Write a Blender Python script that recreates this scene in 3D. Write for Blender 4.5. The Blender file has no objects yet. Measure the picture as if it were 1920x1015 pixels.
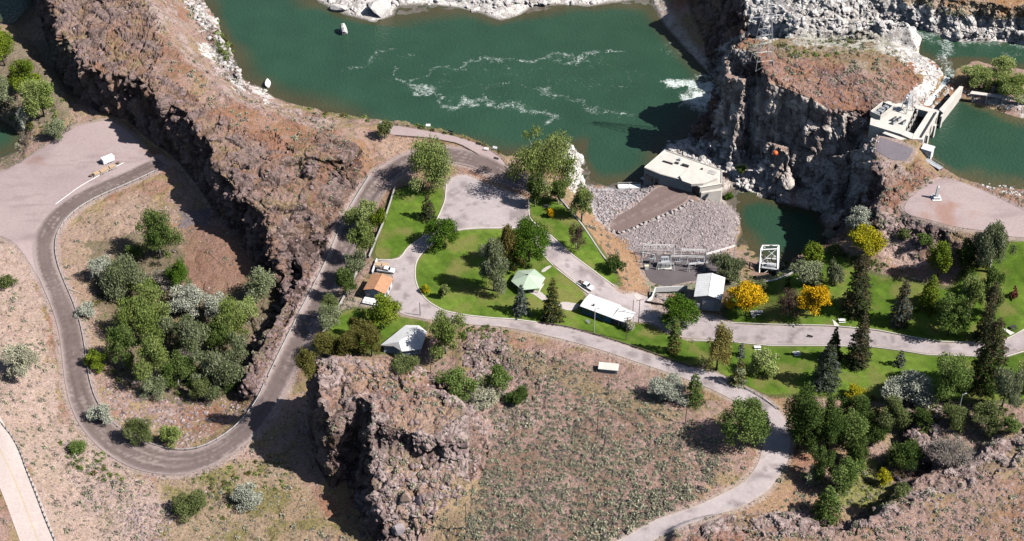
import bpy, bmesh, math, random
import numpy as np
from mathutils import Vector, Matrix
from mathutils.bvhtree import BVHTree
from mathutils.geometry import delaunay_2d_cdt

# ------------------------------------------------------------------ camera, sky, sun, exposure
scene = bpy.context.scene
C = scene.collection
PITCH = math.radians(40.0); FOV = math.radians(34.0)
FPX = 960.0 / math.tan(FOV / 2)              # focal length in photo pixels (1920 wide)
CAM = Vector((0.0, -400.6, 351.0))
cd = bpy.data.cameras.new('camera'); cam = bpy.data.objects.new('camera', cd); C.objects.link(cam)
cam.location = CAM; cam.rotation_euler = (math.radians(90) - PITCH, 0, 0)
cd.sensor_width = 36; cd.sensor_fit = 'HORIZONTAL'; cd.angle = FOV
cd.clip_start = 1; cd.clip_end = 6000
scene.camera = cam
SUN_EL = math.radians(47.0)
SUN_DIR = Vector((math.cos(math.radians(-17)) * math.cos(SUN_EL), math.sin(math.radians(-17)) * math.cos(SUN_EL), math.sin(SUN_EL)))
w = bpy.data.worlds.new('World'); scene.world = w; w.use_nodes = True
nt = w.node_tree; bg = nt.nodes['Background']
sky = nt.nodes.new('ShaderNodeTexSky'); sky.sky_type = 'NISHITA'; sky.sun_disc = False
sky.sun_elevation = SUN_EL; sky.sun_rotation = math.radians(90 + 17)
nt.links.new(sky.outputs[0], bg.inputs[0]); bg.inputs[1].default_value = 0.05
sl = bpy.data.lights.new('sun', 'SUN'); so = bpy.data.objects.new('sun', sl); C.objects.link(so)
sl.energy = 5.0; sl.angle = math.radians(0.5); sl.color = (1.0, 0.955, 0.9)
so.rotation_euler = SUN_DIR.to_track_quat('Z', 'Y').to_euler()
scene.view_settings.view_transform = 'Standard'; scene.view_settings.look = 'None'
scene.view_settings.exposure = 0.5; scene.view_settings.gamma = 1
scene.render.engine = 'CYCLES'
scene.cycles.max_bounces = 6; scene.cycles.diffuse_bounces = 0

rng = np.random.default_rng(7)
R = random.Random(11)

# ------------------------------------------------------------------ geometry helpers
sP, cP = math.sin(PITCH), math.cos(PITCH)
def ray(px, py):
    u = (px - 960.0) / FPX; v = -(py - 507.5) / FPX
    return Vector((u, cP + v * sP, -sP + v * cP))
def P(px, py, z):                            # where the sight line of a photo point meets height z
    d = ray(px, py); t = (z - CAM.z) / d.z
    return Vector((CAM.x + d.x * t, CAM.y + d.y * t, z))
def proj(v):                                 # (N,3) -> photo pixels, depth
    d = v - np.array(CAM)
    dep = d[:, 1] * cP - d[:, 2] * sP
    up = d[:, 1] * sP + d[:, 2] * cP
    return 960 + FPX * d[:, 0] / dep, 507.5 - FPX * up / dep, dep
def h3(ix, iy, iz, s=0):
    with np.errstate(over='ignore'):
        h = (ix.astype(np.int64) * 73856093) ^ (iy.astype(np.int64) * 19349663) ^ (iz.astype(np.int64) * 83492791) ^ (s * 2654435761)
        h = (h ^ (h >> 13)) * 1274126177
        h = (h ^ (h >> 16)) * 668265263
        h = h ^ (h >> 15)
    return (h & 0xFFFFFF) / float(0xFFFFFF)
def vnoise(p, sc, seed=0):
    q = p / sc; i = np.floor(q); f = q - i; f = f * f * (3 - 2 * f); i = i.astype(np.int64)
    r = np.zeros(len(p))
    for dx in (0, 1):
        for dy in (0, 1):
            for dz in (0, 1):
                wt = (f[:, 0] if dx else 1 - f[:, 0]) * (f[:, 1] if dy else 1 - f[:, 1]) * (f[:, 2] if dz else 1 - f[:, 2])
                r += wt * h3(i[:, 0] + dx, i[:, 1] + dy, i[:, 2] + dz, seed)
    return r
def fbm(p, sc, o=4, seed=0):
    r = np.zeros(len(p)); a = 1.0; t = 0
    for k in range(o):
        r += a * vnoise(p, sc / 2 ** k, seed + k); t += a; a *= 0.55
    return r / t
def worley(p, sc, seed=0):                   # distance to the nearest cell point, that cell's random value
    q = p / sc; i = np.floor(q).astype(np.int64); b = np.full(len(p), 9.0); val = np.zeros(len(p)); b2 = np.full(len(p), 9.0)
    for dx in (-1, 0, 1):
        for dy in (-1, 0, 1):
            for dz in (-1, 0, 1):
                cx, cy, cz = i[:, 0] + dx, i[:, 1] + dy, i[:, 2] + dz
                d = (cx + h3(cx, cy, cz, seed + 1) - q[:, 0]) ** 2 + (cy + h3(cx, cy, cz, seed + 2) - q[:, 1]) ** 2 + (cz + h3(cx, cy, cz, seed + 3) - q[:, 2]) ** 2
                m = d < b
                b2 = np.where(m, b, np.minimum(b2, d)); b = np.where(m, d, b)
                val = np.where(m, h3(cx, cy, cz, seed + 4), val)
    return np.sqrt(b), val, np.sqrt(b2)
def pip(x, y, poly):
    n = len(poly); ins = np.zeros(len(x), bool)
    xs = [q[0] for q in poly]; ys = [q[1] for q in poly]
    bb = (x >= min(xs)) & (x <= max(xs)) & (y >= min(ys)) & (y <= max(ys))
    idx = np.nonzero(bb)[0]
    if not len(idx): return ins
    X = x[idx]; Y = y[idx]; r = np.zeros(len(idx), bool)
    for k in range(n):
        x1, y1 = poly[k][:2]; x2, y2 = poly[(k + 1) % n][:2]
        if y1 == y2: continue
        c = ((y1 > Y) != (y2 > Y)) & (X < (x2 - x1) * (Y - y1) / (y2 - y1) + x1)
        r ^= c
    ins[idx] = r
    return ins
def segdist(x, y, line):
    d = np.full(len(x), 1e9)
    for a, b in zip(line[:-1], line[1:]):
        ax, ay = a[:2]; bx, by = b[:2]; L = (bx - ax) ** 2 + (by - ay) ** 2 + 1e-9
        t = np.clip(((x - ax) * (bx - ax) + (y - ay) * (by - ay)) / L, 0, 1)
        d = np.minimum(d, np.hypot(x - ax - t * (bx - ax), y - ay - t * (by - ay)))
    return d
def smooth_line(pts, n=5):                   # Catmull-Rom through the points
    out = []
    for i in range(len(pts) - 1):
        p0 = pts[max(i - 1, 0)]; p1 = pts[i]; p2 = pts[i + 1]; p3 = pts[min(i + 2, len(pts) - 1)]
        for k in range(n):
            t = k / n
            out.append(tuple(0.5 * ((2 * b) + (-a + c) * t + (2 * a - 5 * b + 4 * c - d) * t * t + (-a + 3 * b - 3 * c + d) * t ** 3) for a, b, c, d in zip(p0, p1, p2, p3)))
    out.append(tuple(pts[-1])); return out

def np_mesh(name, V, F, mat=None, col=None, smooth=False, extra=None):
    me = bpy.data.meshes.new(name)
    F = np.asarray(F, np.int32); k = F.shape[1]
    me.vertices.add(len(V)); me.vertices.foreach_set('co', np.asarray(V, np.float32).ravel())
    me.loops.add(F.size); me.loops.foreach_set('vertex_index', F.ravel())
    me.polygons.add(len(F)); me.polygons.foreach_set('loop_start', np.arange(0, F.size, k, dtype=np.int32))
    me.update(calc_edges=True)
    me.polygons.foreach_set('use_smooth', np.full(len(F), smooth, bool))
    if col is not None:
        a = me.color_attributes.new('Col', 'FLOAT_COLOR', 'POINT')
        c4 = np.ones((len(V), 4), np.float32); c4[:, :3] = col; a.data.foreach_set('color', c4.ravel())
    if extra:
        for nm, arr in extra.items():
            a = me.attributes.new(nm, 'FLOAT', 'POINT'); a.data.foreach_set('value', np.asarray(arr, np.float32))
    if mat: me.materials.append(mat)
    me.validate(); return me
def link(name, me, parent=None, loc=None, rot=None, scale=None):
    o = bpy.data.objects.new(name, me); C.objects.link(o)
    if parent: o.parent = parent
    if loc is not None: o.location = loc
    if rot is not None: o.rotation_euler = rot
    if scale is not None: o.scale = scale
    return o
def tag(o, label=None, cat=None, group=None, kind=None):
    if label: o['label'] = label
    if cat: o['category'] = cat
    if group: o['group'] = group
    if kind: o['kind'] = kind
    return o
def thing(name, label, cat, loc, rz=0, group=None):
    o = bpy.data.objects.new(name, None); C.objects.link(o); o.empty_display_size = 0.5
    o.location = loc; o.rotation_euler = (0, 0, rz)
    return tag(o, label, cat, group)
def copy_tree(o, parent=None):
    c = o.copy(); C.objects.link(c); c.parent = parent
    for ch in list(o.children): copy_tree(ch, c)
    return c

class MB:                                    # collects boxes, bars, prisms into one mesh
    def __init__(s): s.v = []; s.f = []
    def add(s, v, f):
        n = len(s.v); s.v += [tuple(q) for q in v]; s.f += [tuple(i + n for i in q) for q in f]; return s
    def box(s, x, y, z, sx, sy, sz, rz=0):   # centre x,y; bottom z
        c, n = math.cos(rz), math.sin(rz); v = []
        for dz in (0, sz):
            for dx, dy in ((-1, -1), (1, -1), (1, 1), (-1, 1)):
                a, b = dx * sx / 2, dy * sy / 2; v.append((x + a * c - b * n, y + a * n + b * c, z + dz))
        return s.add(v, [(3, 2, 1, 0), (4, 5, 6, 7), (0, 1, 5, 4), (1, 2, 6, 5), (2, 3, 7, 6), (3, 0, 4, 7)])
    def bar(s, a, b, r, n=4, r2=None):
        a = Vector(a); b = Vector(b); d = (b - a)
        if d.length < 1e-6: return s
        d.normalize(); u = d.orthogonal().normalized(); w_ = d.cross(u); v = []; r2 = r if r2 is None else r2
        for q, rr in ((a, r), (b, r2)):
            for k in range(n):
                t = 2 * math.pi * (k + .5) / n; v.append(q + u * math.cos(t) * rr + w_ * math.sin(t) * rr)
        f = [(k, (k + 1) % n, n + (k + 1) % n, n + k) for k in range(n)]
        return s.add(v, f + [tuple(reversed(range(n))), tuple(range(n, 2 * n))])
    def prism(s, pts, z0, z1):               # pts XY ring (ccw or cw), z0/z1 number or list
        n = len(pts); A = sum(pts[i][0] * pts[(i + 1) % n][1] - pts[(i + 1) % n][0] * pts[i][1] for i in range(n))
        if A < 0: pts = pts[::-1]
        g = lambda z, i: z[i] if hasattr(z, '__len__') else z
        v = [(p[0], p[1], g(z0, i)) for i, p in enumerate(pts)] + [(p[0], p[1], g(z1, i)) for i, p in enumerate(pts)]
        return s.add(v, [tuple(reversed(range(n))), tuple(range(n, 2 * n))] + [(i, (i + 1) % n, n + (i + 1) % n, n + i) for i in range(n)])
    def build(s, name, mat, parent=None, smooth=False, bevel=0):
        me = bpy.data.meshes.new(name); me.from_pydata([tuple(q) for q in s.v], [], s.f)
        if bevel:
            bm = bmesh.new(); bm.from_mesh(me)
            bmesh.ops.bevel(bm, geom=bm.edges[:], offset=bevel, segments=1, affect='EDGES', clamp_overlap=True)
            bm.to_mesh(me); bm.free()
        if mat: me.materials.append(mat)
        if smooth: me.polygons.foreach_set('use_smooth', [True] * len(me.polygons))
        return link(name, me, parent)

# ------------------------------------------------------------------ materials
def newmat(name):
    m = bpy.data.materials.new(name); m.use_nodes = True
    return m, m.node_tree, m.node_tree.nodes['Principled BSDF']
def mat_flat(name, col, rough=0.8, metal=0.0, var=0.25, sc=1.5, bump=0.0, bsc=6.0):
    m, t, b = newmat(name); N = t.nodes.new; L = t.links.new
    b.inputs['Roughness'].default_value = rough; b.inputs['Metallic'].default_value = metal
    g = N('ShaderNodeNewGeometry'); n = N('ShaderNodeTexNoise'); n.inputs['Scale'].default_value = 1 / sc; n.inputs['Detail'].default_value = 6; n.inputs['Roughness'].default_value = .65
    L(g.outputs['Position'], n.inputs['Vector'])
    r = N('ShaderNodeMapRange'); r.inputs['From Min'].default_value = .3; r.inputs['From Max'].default_value = .7
    r.inputs['To Min'].default_value = 1 - var; r.inputs['To Max'].default_value = 1 + var * .6
    L(n.outputs[0], r.inputs['Value'])
    v = N('ShaderNodeVectorMath'); v.operation = 'SCALE'; v.inputs[0].default_value = col[:3]
    L(r.outputs[0], v.inputs['Scale']); L(v.outputs[0], b.inputs['Base Color'])
    if bump:
        n2 = N('ShaderNodeTexNoise'); n2.inputs['Scale'].default_value = bsc; n2.inputs['Detail'].default_value = 4
        L(g.outputs['Position'], n2.inputs['Vector'])
        bp = N('ShaderNodeBump'); bp.inputs['Strength'].default_value = bump; bp.inputs['Distance'].default_value = .1
        L(n2.outputs[0], bp.inputs['Height']); L(bp.outputs[0], b.inputs['Normal'])
    return m
def mat_attr(name, rough=0.95, var=.35, sc=.5, bump=.6, bd=.25, spec=.2):      # albedo from the mesh's own colour attribute, broken up by noise
    m, t, b = newmat(name); N = t.nodes.new; L = t.links.new
    b.inputs['Roughness'].default_value = rough; b.inputs['Specular IOR Level'].default_value = spec
    a = N('ShaderNodeAttribute'); a.attribute_name = 'Col'; g = N('ShaderNodeNewGeometry')
    n = N('ShaderNodeTexNoise'); n.inputs['Scale'].default_value = 1 / sc; n.inputs['Detail'].default_value = 5; n.inputs['Roughness'].default_value = .7
    L(g.outputs['Position'], n.inputs['Vector'])
    r = N('ShaderNodeMapRange'); r.inputs['From Min'].default_value = .3; r.inputs['From Max'].default_value = .7
    r.inputs['To Min'].default_value = 1 - var; r.inputs['To Max'].default_value = 1 + var
    L(n.outputs[0], r.inputs['Value'])
    v = N('ShaderNodeVectorMath'); v.operation = 'SCALE'
    L(a.outputs['Color'], v.inputs[0]); L(r.outputs[0], v.inputs['Scale']); L(v.outputs[0], b.inputs['Base Color'])
    if bump:
        n2 = N('ShaderNodeTexNoise'); n2.inputs['Scale'].default_value = 1.2; n2.inputs['Detail'].default_value = 6; n2.inputs['Roughness'].default_value = .7
        L(g.outputs['Position'], n2.inputs['Vector'])
        bp = N('ShaderNodeBump'); bp.inputs['Strength'].default_value = bump; bp.inputs['Distance'].default_value = bd
        L(n2.outputs[0], bp.inputs['Height']); L(bp.outputs[0], b.inputs['Normal'])
    return m
def mat_leaf(name):
    m, t, b = newmat(name); N = t.nodes.new; L = t.links.new
    b.inputs['Roughness'].default_value = .7; b.inputs['Specular IOR Level'].default_value = .15
    a = N('ShaderNodeAttribute'); a.attribute_name = 'Col'
    L(a.outputs['Color'], b.inputs['Base Color'])
    tr = N('ShaderNodeBsdfTranslucent'); L(a.outputs['Color'], tr.inputs[0])
    mx = N('ShaderNodeMixShader'); mx.inputs[0].default_value = .25
    L(b.outputs[0], mx.inputs[1]); L(tr.outputs[0], mx.inputs[2]); L(mx.outputs[0], t.nodes['Material Output'].inputs[0])
    return m
M_ground = mat_attr('ground_soil_and_rock', var=.55, sc=.42, bump=.9, bd=.3)
M_sheet = mat_attr('paved_surface', var=.12, sc=.8, bump=.15, bd=.05)
M_lawn = mat_attr('mown_grass', var=.3, sc=.45, bump=.5, bd=.08)
M_rock = mat_attr('loose_rock', var=.3, sc=.3, bump=.5, bd=.08)
M_leaf = mat_leaf('foliage'); M_bark = mat_flat('bark', (.13, .1, .075), var=.4, sc=.4)
M_conc = mat_flat('concrete', (.6, .57, .52), var=.14, sc=3, bump=.1)
M_concg = mat_flat('weathered_concrete', (.42, .4, .38), var=.25, sc=2, bump=.15)
M_white = mat_flat('white_paint', (.8, .8, .8), rough=.5, var=.05, sc=2)
M_steel = mat_flat('galvanised_steel', (.55, .57, .6), rough=.45, metal=.3, var=.2)
M_dark = mat_flat('dark_metal', (.04, .04, .045), rough=.6, var=.2)
M_wood = mat_flat('pole_wood', (.16, .12, .1), var=.35, sc=.3)
M_glass = mat_flat('dark_glass', (.02, .03, .04), rough=.08, var=.1)
# ------------------------------------------------------------------ terrain: breaklines (photo x, photo y, height above the lower river in metres)
BL = []
def bl(*pts, off=None):
    L = []
    for q in pts:
        v = P(*q)
        if off: v = Vector((v.x + off[0], v.y + off[1], off[2]))
        L.append(v)
    BL.append(L)
Z0 = lambda *xy: [(x, y, 0) for x, y in xy]
# lower river, near bank
bl(*Z0((300, -260), (350, -110), (372, -30), (378, 4), (396, 22), (412, 50), (428, 85), (442, 112), (434, 130), (455, 150), (488, 165), (515, 184), (560, 200)))
T1 = [(600, 208, 4), (640, 212, 7), (680, 218, 10), (720, 224, 12), (760, 230, 12), (830, 243, 12), (900, 263, 12), (945, 288, 12), (990, 292, 11), (1030, 276, 10), (1054, 262, 8.5)]
bl((560, 200, 0), *T1)
BL.append([Vector((P(560, 200, 0).x, P(560, 200, 0).y, 0))] + [P(x, y, z) + Vector((.6, 2.5 + z * .28, -z)) for x, y, z in T1])
bl((1054, 262, 8.5), (1076, 270, 8), (1073, 300, 8), (1070, 335, 8), (1078, 350, 5))
l_ = P(*T1[-1]) + Vector((.6, 2.5 + 8.5 * .28, -8.5))
BL.append([l_] + [P(x, y, 0) for x, y in ((1096, 272), (1094, 300), (1086, 338), (1098, 350), (1125, 345), (1160, 354), (1198, 354), (1206, 338), (1240, 312), (1238, 288), (1250, 268), (1290, 260), (1330, 250), (1345, 235), (1332, 215), (1342, 190), (1340, 160), (1330, 140), (1300, 108), (1272, 78), (1247, 50), (1226, 12), (1212, -40))])
# far shore
bl(*Z0((1212, -40), (1200, -2), (1150, 6), (1100, 13), (1060, 9), (1000, 13), (975, 29), (940, 40), (900, 25), (860, 15), (800, 8), (745, 12), (735, 30), (700, 43), (640, 26), (600, 6), (570, -30), (520, -90), (470, -260)))
bl((600, -40, 3.5), (700, 5, 3), (800, -25, 3.5), (940, 5, 3), (1100, -18, 3), (1190, -40, 4))
bl((500, -270, 6), (700, -130, 6), (900, -120, 6), (1100, -110, 6), (1230, -120, 10))
# river bed
for L in ([(470, 60), (560, 110), (700, 130), (900, 160), (1100, 180), (1200, 130), (1150, 60), (900, 90), (600, 60)], [(1140, 230), (1120, 300)], [(430, -150), (470, -20)], [(1060, 230), (800, 190)]):
    bl(*[(x, y, -3) for x, y in L])
# powerhouse flat, riprap fan, substation yard
bl((1100, 362, 3), (1150, 372, 3.5), (1205, 362, 4), (1239, 346, 4), (1299, 362, 4), (1320, 384, 4), (1350, 390, 3), (1372, 410, 3), (1368, 440, 3.2), (1340, 466, 3.8), (1200, 474, 4))
bl((1352, 366, 0), (1375, 352, 0), (1400, 364, 0), (1430, 372, 0), (1480, 384, 0), (1530, 398, 0), (1546, 430, 0), (1540, 478, 0), (1505, 518, 0), (1450, 512, 0), (1430, 494, 0), (1392, 480, 0), (1374, 470, 0), (1390, 435, 0), (1385, 402, 0), (1366, 384, 0), (1352, 366, 0))
bl((1410, 410, -2.5), (1470, 440, -2.5), (1510, 440, -2.5))
bl((1380, 376, .1), (1385, 380, .12))
bl((1195, 480, 4), (1215, 528, 4), (1330, 530, 4), (1380, 500, 4), (1412, 508, 4), (1440, 512, 4.5))
bl((1262, 282, 3.5), (1290, 278, 4.5), (1320, 285, 4.5), (1345, 300, 3.5), (1365, 318, 3), (1390, 322, 5), (1415, 328, 5), (1435, 345, 3))
# bluff with the tower (C): toe, rim
bl((1215, -120, 6), (1262, -60, 5), (1290, 20, 5), (1318, 80, 4), (1344, 140, 2.5), (1350, 200, 2), (1349, 250, 2), (1362, 285, 2), (1400, 302, 3), (1445, 328, 2), (1485, 352, 2), (1530, 374, 2), (1560, 385, 3))
bl((1310, -200, 30), (1385, -80, 30), (1396, 0, 26), (1398, 45, 22), (1450, 44, 26))
bl((1346, 166, 1), (1370, 152, 2), (1400, 142, 5), (1430, 126, 11), (1452, 108, 17))
bl((1440, 72, 35), (1430, 68, 36), (1400, 72, 36), (1374, 86, 36), (1364, 108, 36), (1367, 136, 37), (1400, 146, 37), (1440, 153, 36.5), (1480, 168, 36), (1520, 185, 35.5), (1550, 203, 34), (1580, 212, 32.5), (1612, 205, 32.5), (1640, 200, 32.5))
bl((1420, 100, 37), (1500, 110, 37), (1600, 120, 36), (1660, 150, 34), (1700, 190, 33))
bl((1560, 84, 33), (1490, 80, 34))
bl((1650, 90, 32.5), (1700, 120, 32), (1730, 150, 31.5), (1722, 190, 32))
bl((1440, 262, 20), (1480, 275, 19), (1530, 292, 16))
# chute below the intake, ledge, rim of the lot side (G)
bl((1645, 238, 27), (1615, 250, 25.5), (1594, 268, 22), (1588, 300, 14.5))
bl((1558, 286, 17), (1585, 284, 23), (1615, 280, 27), (1636, 262, 29.5))
bl((1640, 290, 30), (1650, 320, 30.5), (1655, 350, 30.5), (1645, 385, 30), (1625, 400, 27), (1595, 420, 22), (1560, 442, 18), (1525, 468, 15.5), (1492, 490, 14), (1470, 506, 11), (1450, 518, 7), (1410, 530, 5.5), (1345, 540, 5))
bl((1590, 318, 14), (1600, 350, 12), (1585, 400, 8), (1560, 430, 4))
bl((1570, 366, 3), (1570, 400, 1.5), (1568, 440, 1.2), (1556, 490, 1), (1515, 530, 1), (1468, 532, .8))
# reservoir (z 28) and its banks
bl(*[(x, y, 28) for x, y in ((1786, 180), (1758, 212), (1730, 258), (1748, 300), (1764, 326), (1800, 336), (1850, 350), (1920, 356), (2060, 376), (2330, 420))])
bl(*[(x, y, 28) for x, y in ((1786, 180), (1800, 182), (1832, 196), (1870, 208), (1925, 222), (2060, 246), (2330, 290))])
bl(*[(x, y, 25) for x, y in ((1800, 230), (1850, 280), (2000, 300), (2300, 340))]); bl((1778, 215, 25), (1770, 280, 25))
bl((1640, 250, 32.5), (1700, 262, 32.5), (1722, 262, 32.5)); bl((1755, 345, 30.5), (1800, 345, 30.5), (1850, 362, 30.5), (1920, 384, 30.5), (2060, 420, 30.5), (2330, 470, 31))
bl((1722, 262, 32), (1716, 300, 31), (1740, 330, 30.5))
bl((1680, 388, 30.3), (1712, 404, 30.3), (1790, 430, 30.3), (1850, 450, 30.2), (1920, 452, 30), (2080, 470, 30), (2330, 500, 30))
# upper pool (z 30), rapids, island, far shelf
bl(*[(x, y, 30) for x, y in ((1480, 70), (1560, 78), (1640, 76), (1690, 86), (1722, 100), (1750, 112), (1768, 132), (1790, 128), (1830, 112), (1880, 124), (1925, 130), (2060, 146), (2330, 170))])
bl(*[(x, y, 30) for x, y in ((1480, 47), (1560, 51), (1640, 53), (1700, 52), (1760, 64), (1800, 74), (1870, 68), (1925, 76), (2060, 90), (2330, 110))])
bl((1482, 58, 26.5), (1560, 64, 26.5), (1640, 63, 26.5), (1700, 70, 26.5), (1735, 84, 26.5), (1790, 98, 26.5), (1900, 100, 26.5), (2300, 140, 27))
bl((1470, 30, 34), (1500, 32, 36), (1560, 32, 37), (1640, 40, 36.5), (1700, 40, 36), (1800, 54, 34.5), (1870, 48, 35), (1925, 58, 35), (2100, 74, 36), (2330, 90, 36))
bl((1400, -100, 40), (1600, -40, 42), (1800, 0, 42), (2000, 20, 43), (2330, 40, 44)); bl((1400, -270, 44), (1800, -260, 50), (2330, -200, 54))
bl((1800, 160, 30.8), (1840, 150, 31.2), (1880, 165, 31.2), (1925, 185, 31), (2330, 240, 32))
bl((1790, 148, 30.2), (1766, 180, 29.8), (1745, 200, 29.2)); bl((1770, 140, 30.2), (1750, 168, 29.8), (1728, 196, 29.2)); bl((1779, 142, 29), (1757, 175, 28.6), (1737, 198, 28.2))
# main park terrace
bl((560, 262, 17), (600, 250, 18), (650, 240, 15), (700, 240, 13)); bl((725, 250, 12.3), (780, 262, 12.3), (860, 272, 12.3), (930, 300, 12))
bl((700, 300, 11.5), (735, 315, 10.6), (780, 300, 11.3), (850, 290, 11.8), (900, 296, 11.8), (940, 318, 11.8))
bl((830, 345, 12), (870, 330, 12), (990, 400, 12), (1040, 372, 12)); bl((1060, 380, 12), (1080, 410, 11.8), (1100, 445, 11.4), (1130, 478, 11), (1165, 525, 9.8), (1192, 556, 9))
bl((1092, 362, 3.5), (1106, 382, 3.5), (1130, 428, 4), (1152, 448, 4), (1178, 478, 4), (1198, 506, 4), (1222, 536, 4.6), (1290, 538, 5))
bl((740, 372, 11.4), (714, 440, 11), (690, 492, 10.8), (650, 560, 10.4), (612, 618, 10), (585, 655, 9.5))
bl((850, 500, 11.3), (900, 560, 11.2), (1000, 520, 11.4), (1100, 580, 10), (1200, 590, 8.6), (1290, 590, 8), (1360, 600, 8.4), (1420, 615, 10.5), (1520, 625, 12.5))
bl((780, 570, 11), (860, 600, 11), (1000, 618, 11), (1080, 635, 11), (1180, 660, 11.5), (1300, 695, 12.8), (1380, 730, 13.8), (1440, 765, 14.3), (1470, 800, 14.6), (1475, 860, 15), (1440, 915, 15.5), (1340, 962, 16), (1200, 1012, 17), (1100, 1060, 17.5))
bl((1205, 560, 7.6), (1290, 572, 7.2), (1350, 545, 6.5), (1420, 535, 9), (1500, 512, 14))
# left gorge road and the slopes around it
bl((752, 318, 10.6), (715, 352, 10), (690, 390, 9.2), (665, 450, 8.4), (640, 505, 7.8), (610, 565, 7.2), (575, 640, 6.8), (545, 700, 6.5), (510, 760, 6.3), (460, 838, 6.2), (405, 878, 6.2), (330, 894, 6.2), (250, 876, 6.5), (186, 838, 6.9), (140, 785, 7.2), (128, 710, 7.5), (122, 650, 7.8), (100, 580, 7.9), (75, 520, 7.9), (60, 450, 7.8), (80, 400, 7.4), (140, 360, 7), (220, 325, 6.5), (290, 300, 6))
bl((670, 360, 10), (655, 400, 9.5), (630, 470, 8), (600, 530, 7.4), (562, 600, 6.9), (528, 680, 6.4), (490, 750, 6.1), (445, 806, 6), (380, 842, 5.8), (310, 850, 5.8), (205, 818, 6.4), (165, 740, 6.9), (150, 670, 7.2), (140, 610, 7.4), (105, 510, 7.6), (92, 440, 7.6), (120, 400, 7.2), (190, 358, 6.6), (290, 322, 6))
bl((250, 500, 2.8), (250, 560, 1.5), (290, 640, .8), (340, 720, .8), (400, 720, .6), (430, 650, .8), (440, 600, 1.2), (420, 560, 1.6)); bl((300, 420, 6), (360, 450, 5), (420, 500, 4.5), (450, 530, 3))
bl((566, 512, 11), (535, 565, 10), (500, 618, 9.5), (466, 688, 8.8), (452, 718, 7.5)); bl((550, 548, 3.2), (520, 600, 2), (485, 656, 1.2), (453, 724, .8), (436, 752, .8))
# gravel lot left, mound, side pool
bl((60, 330, 5.6), (130, 240, 5.5), (185, 212, 5.4), (238, 226, 5.4), (280, 265, 5.5), (322, 293, 5.8), (347, 322, 6.2), (374, 354, 6.3), (402, 400, 6), (432, 436, 5.6), (468, 482, 4.6), (496, 524, 3.8), (512, 552, 4))
bl((0, 440, 7), (0, 330, 5.6)); bl((-60, 225, 0), (-10, 215, 0), (20, 235, 0), (42, 262, 0), (30, 285, 0), (-10, 300, 0), (-300, 320, 0)); bl((-300, 250, -2), (-60, 260, -2), (10, 258, -1.5)); bl((-300, 200, 0), (-60, 225, 0))
bl((60, 250, 3.5), (45, 300, 4.2), (0, 318, 4.5), (-100, 340, 5)); bl((-40, 80, 9), (20, 85, 9), (60, 110, 9), (90, 140, 9), (120, 175, 8), (118, 205, 6.5)); bl((-100, 190, 4), (20, 195, 5), (60, 210, 5), (80, 190, 7))
bl((-60, 40, 0), (20, 45, 0), (62, 80, .8), (84, 118, 2.5)); bl((-300, 30, 0), (-60, 40, 0)); bl((-100, 0, -2), (30, 20, -2))
bl((-20, -80, 0), (30, -60, 0), (66, 0, 0), (88, 84, 1.5), (106, 134, 3), (142, 184, 4.5), (172, 206, 5.3))
# ridge (D) rim, crest, river slope
bl((40, -120, 24), (98, 0, 24), (112, 60, 23), (150, 112, 23), (190, 136, 23.5), (255, 144, 24.5), (300, 185, 25), (345, 206, 25.5), (366, 238, 25.5), (390, 266, 25.5), (412, 325, 24.5), (454, 366, 23), (490, 412, 20.5), (514, 456, 17.5), (524, 496, 13), (545, 530, 8))
bl((200, -130, 25), (290, 20, 25), (350, 120, 25), (450, 195, 22), (520, 230, 20), (560, 262, 19)); bl((420, 150, 9), (395, 90, 9), (360, 30, 9), (350, -50, 8), (470, 178, 10))
bl((500, 300, 25), (560, 290, 23), (600, 250, 20)); bl((600, 262, 19), (650, 296, 19), (680, 320, 12.5), (664, 356, 10.6)); bl((520, 380, 23), (575, 372, 20), (622, 380, 14)); bl((560, 330, 19), (545, 420, 18)); bl((470, 300, 22), (440, 330, 25)); bl((560, 462, 13), (600, 468, 9.8))
bl((690, 260, 12.8), (712, 300, 11.2)); bl((665, 270, 16), (690, 300, 12))
# butte (E)
bl((588, 668, 32), (650, 664, 31.5), (720, 668, 29), (790, 690, 24), (850, 730, 20), (890, 770, 18.5), (925, 810, 15.5))
BL.append([P(x, y, z) + Vector((dx, dy, z2 - z)) for x, y, z, dx, dy, z2 in ((588, 668, 32, -2.5, 3, 8.5), (650, 664, 31.5, 0, 5, 9.5), (720, 668, 29, 1, 5, 10.5), (790, 690, 24, 3, 5, 12), (850, 720, 20, 4, 4, 13.5))])
bl((588, 668, 32), (595, 715, 32), (606, 760, 31), (622, 788, 29), (642, 765, 27), (645, 735, 28), (672, 742, 31), (696, 756, 31), (690, 792, 29), (700, 832, 22.5), (690, 880, 20.5), (700, 938, 17.5), (728, 985, 14), (758, 1012, 10.5), (790, 1060, 8))
BL.append([P(x, y, z) for x, y, z in ((576, 770, 6), (580, 820, 5), (596, 878, 4.6), (622, 922, 4.5), (645, 905, 4.5), (663, 884, 4.5), (672, 925, 4.3), (676, 960, 4), (690, 1000, 4), (720, 1045, 4.5), (760, 1090, 5))])
bl((700, 793, 28.8), (730, 800, 28.8), (770, 812, 28.3), (820, 826, 27), (855, 832, 25), (884, 828, 22)); bl((700, 836, 22), (740, 838, 23), (770, 850, 22.3), (815, 862, 21), (858, 866, 19.5), (895, 852, 17))
bl((720, 735, 29), (780, 725, 28.3), (850, 745, 26.5), (880, 790, 24)); bl((900, 760, 17), (920, 800, 15), (905, 880, 15), (880, 950, 14), (875, 1015, 13.5), (880, 1080, 13))
bl((740, 920, 19), (800, 930, 17)); bl((760, 965, 15), (850, 960, 13.8))
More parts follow.
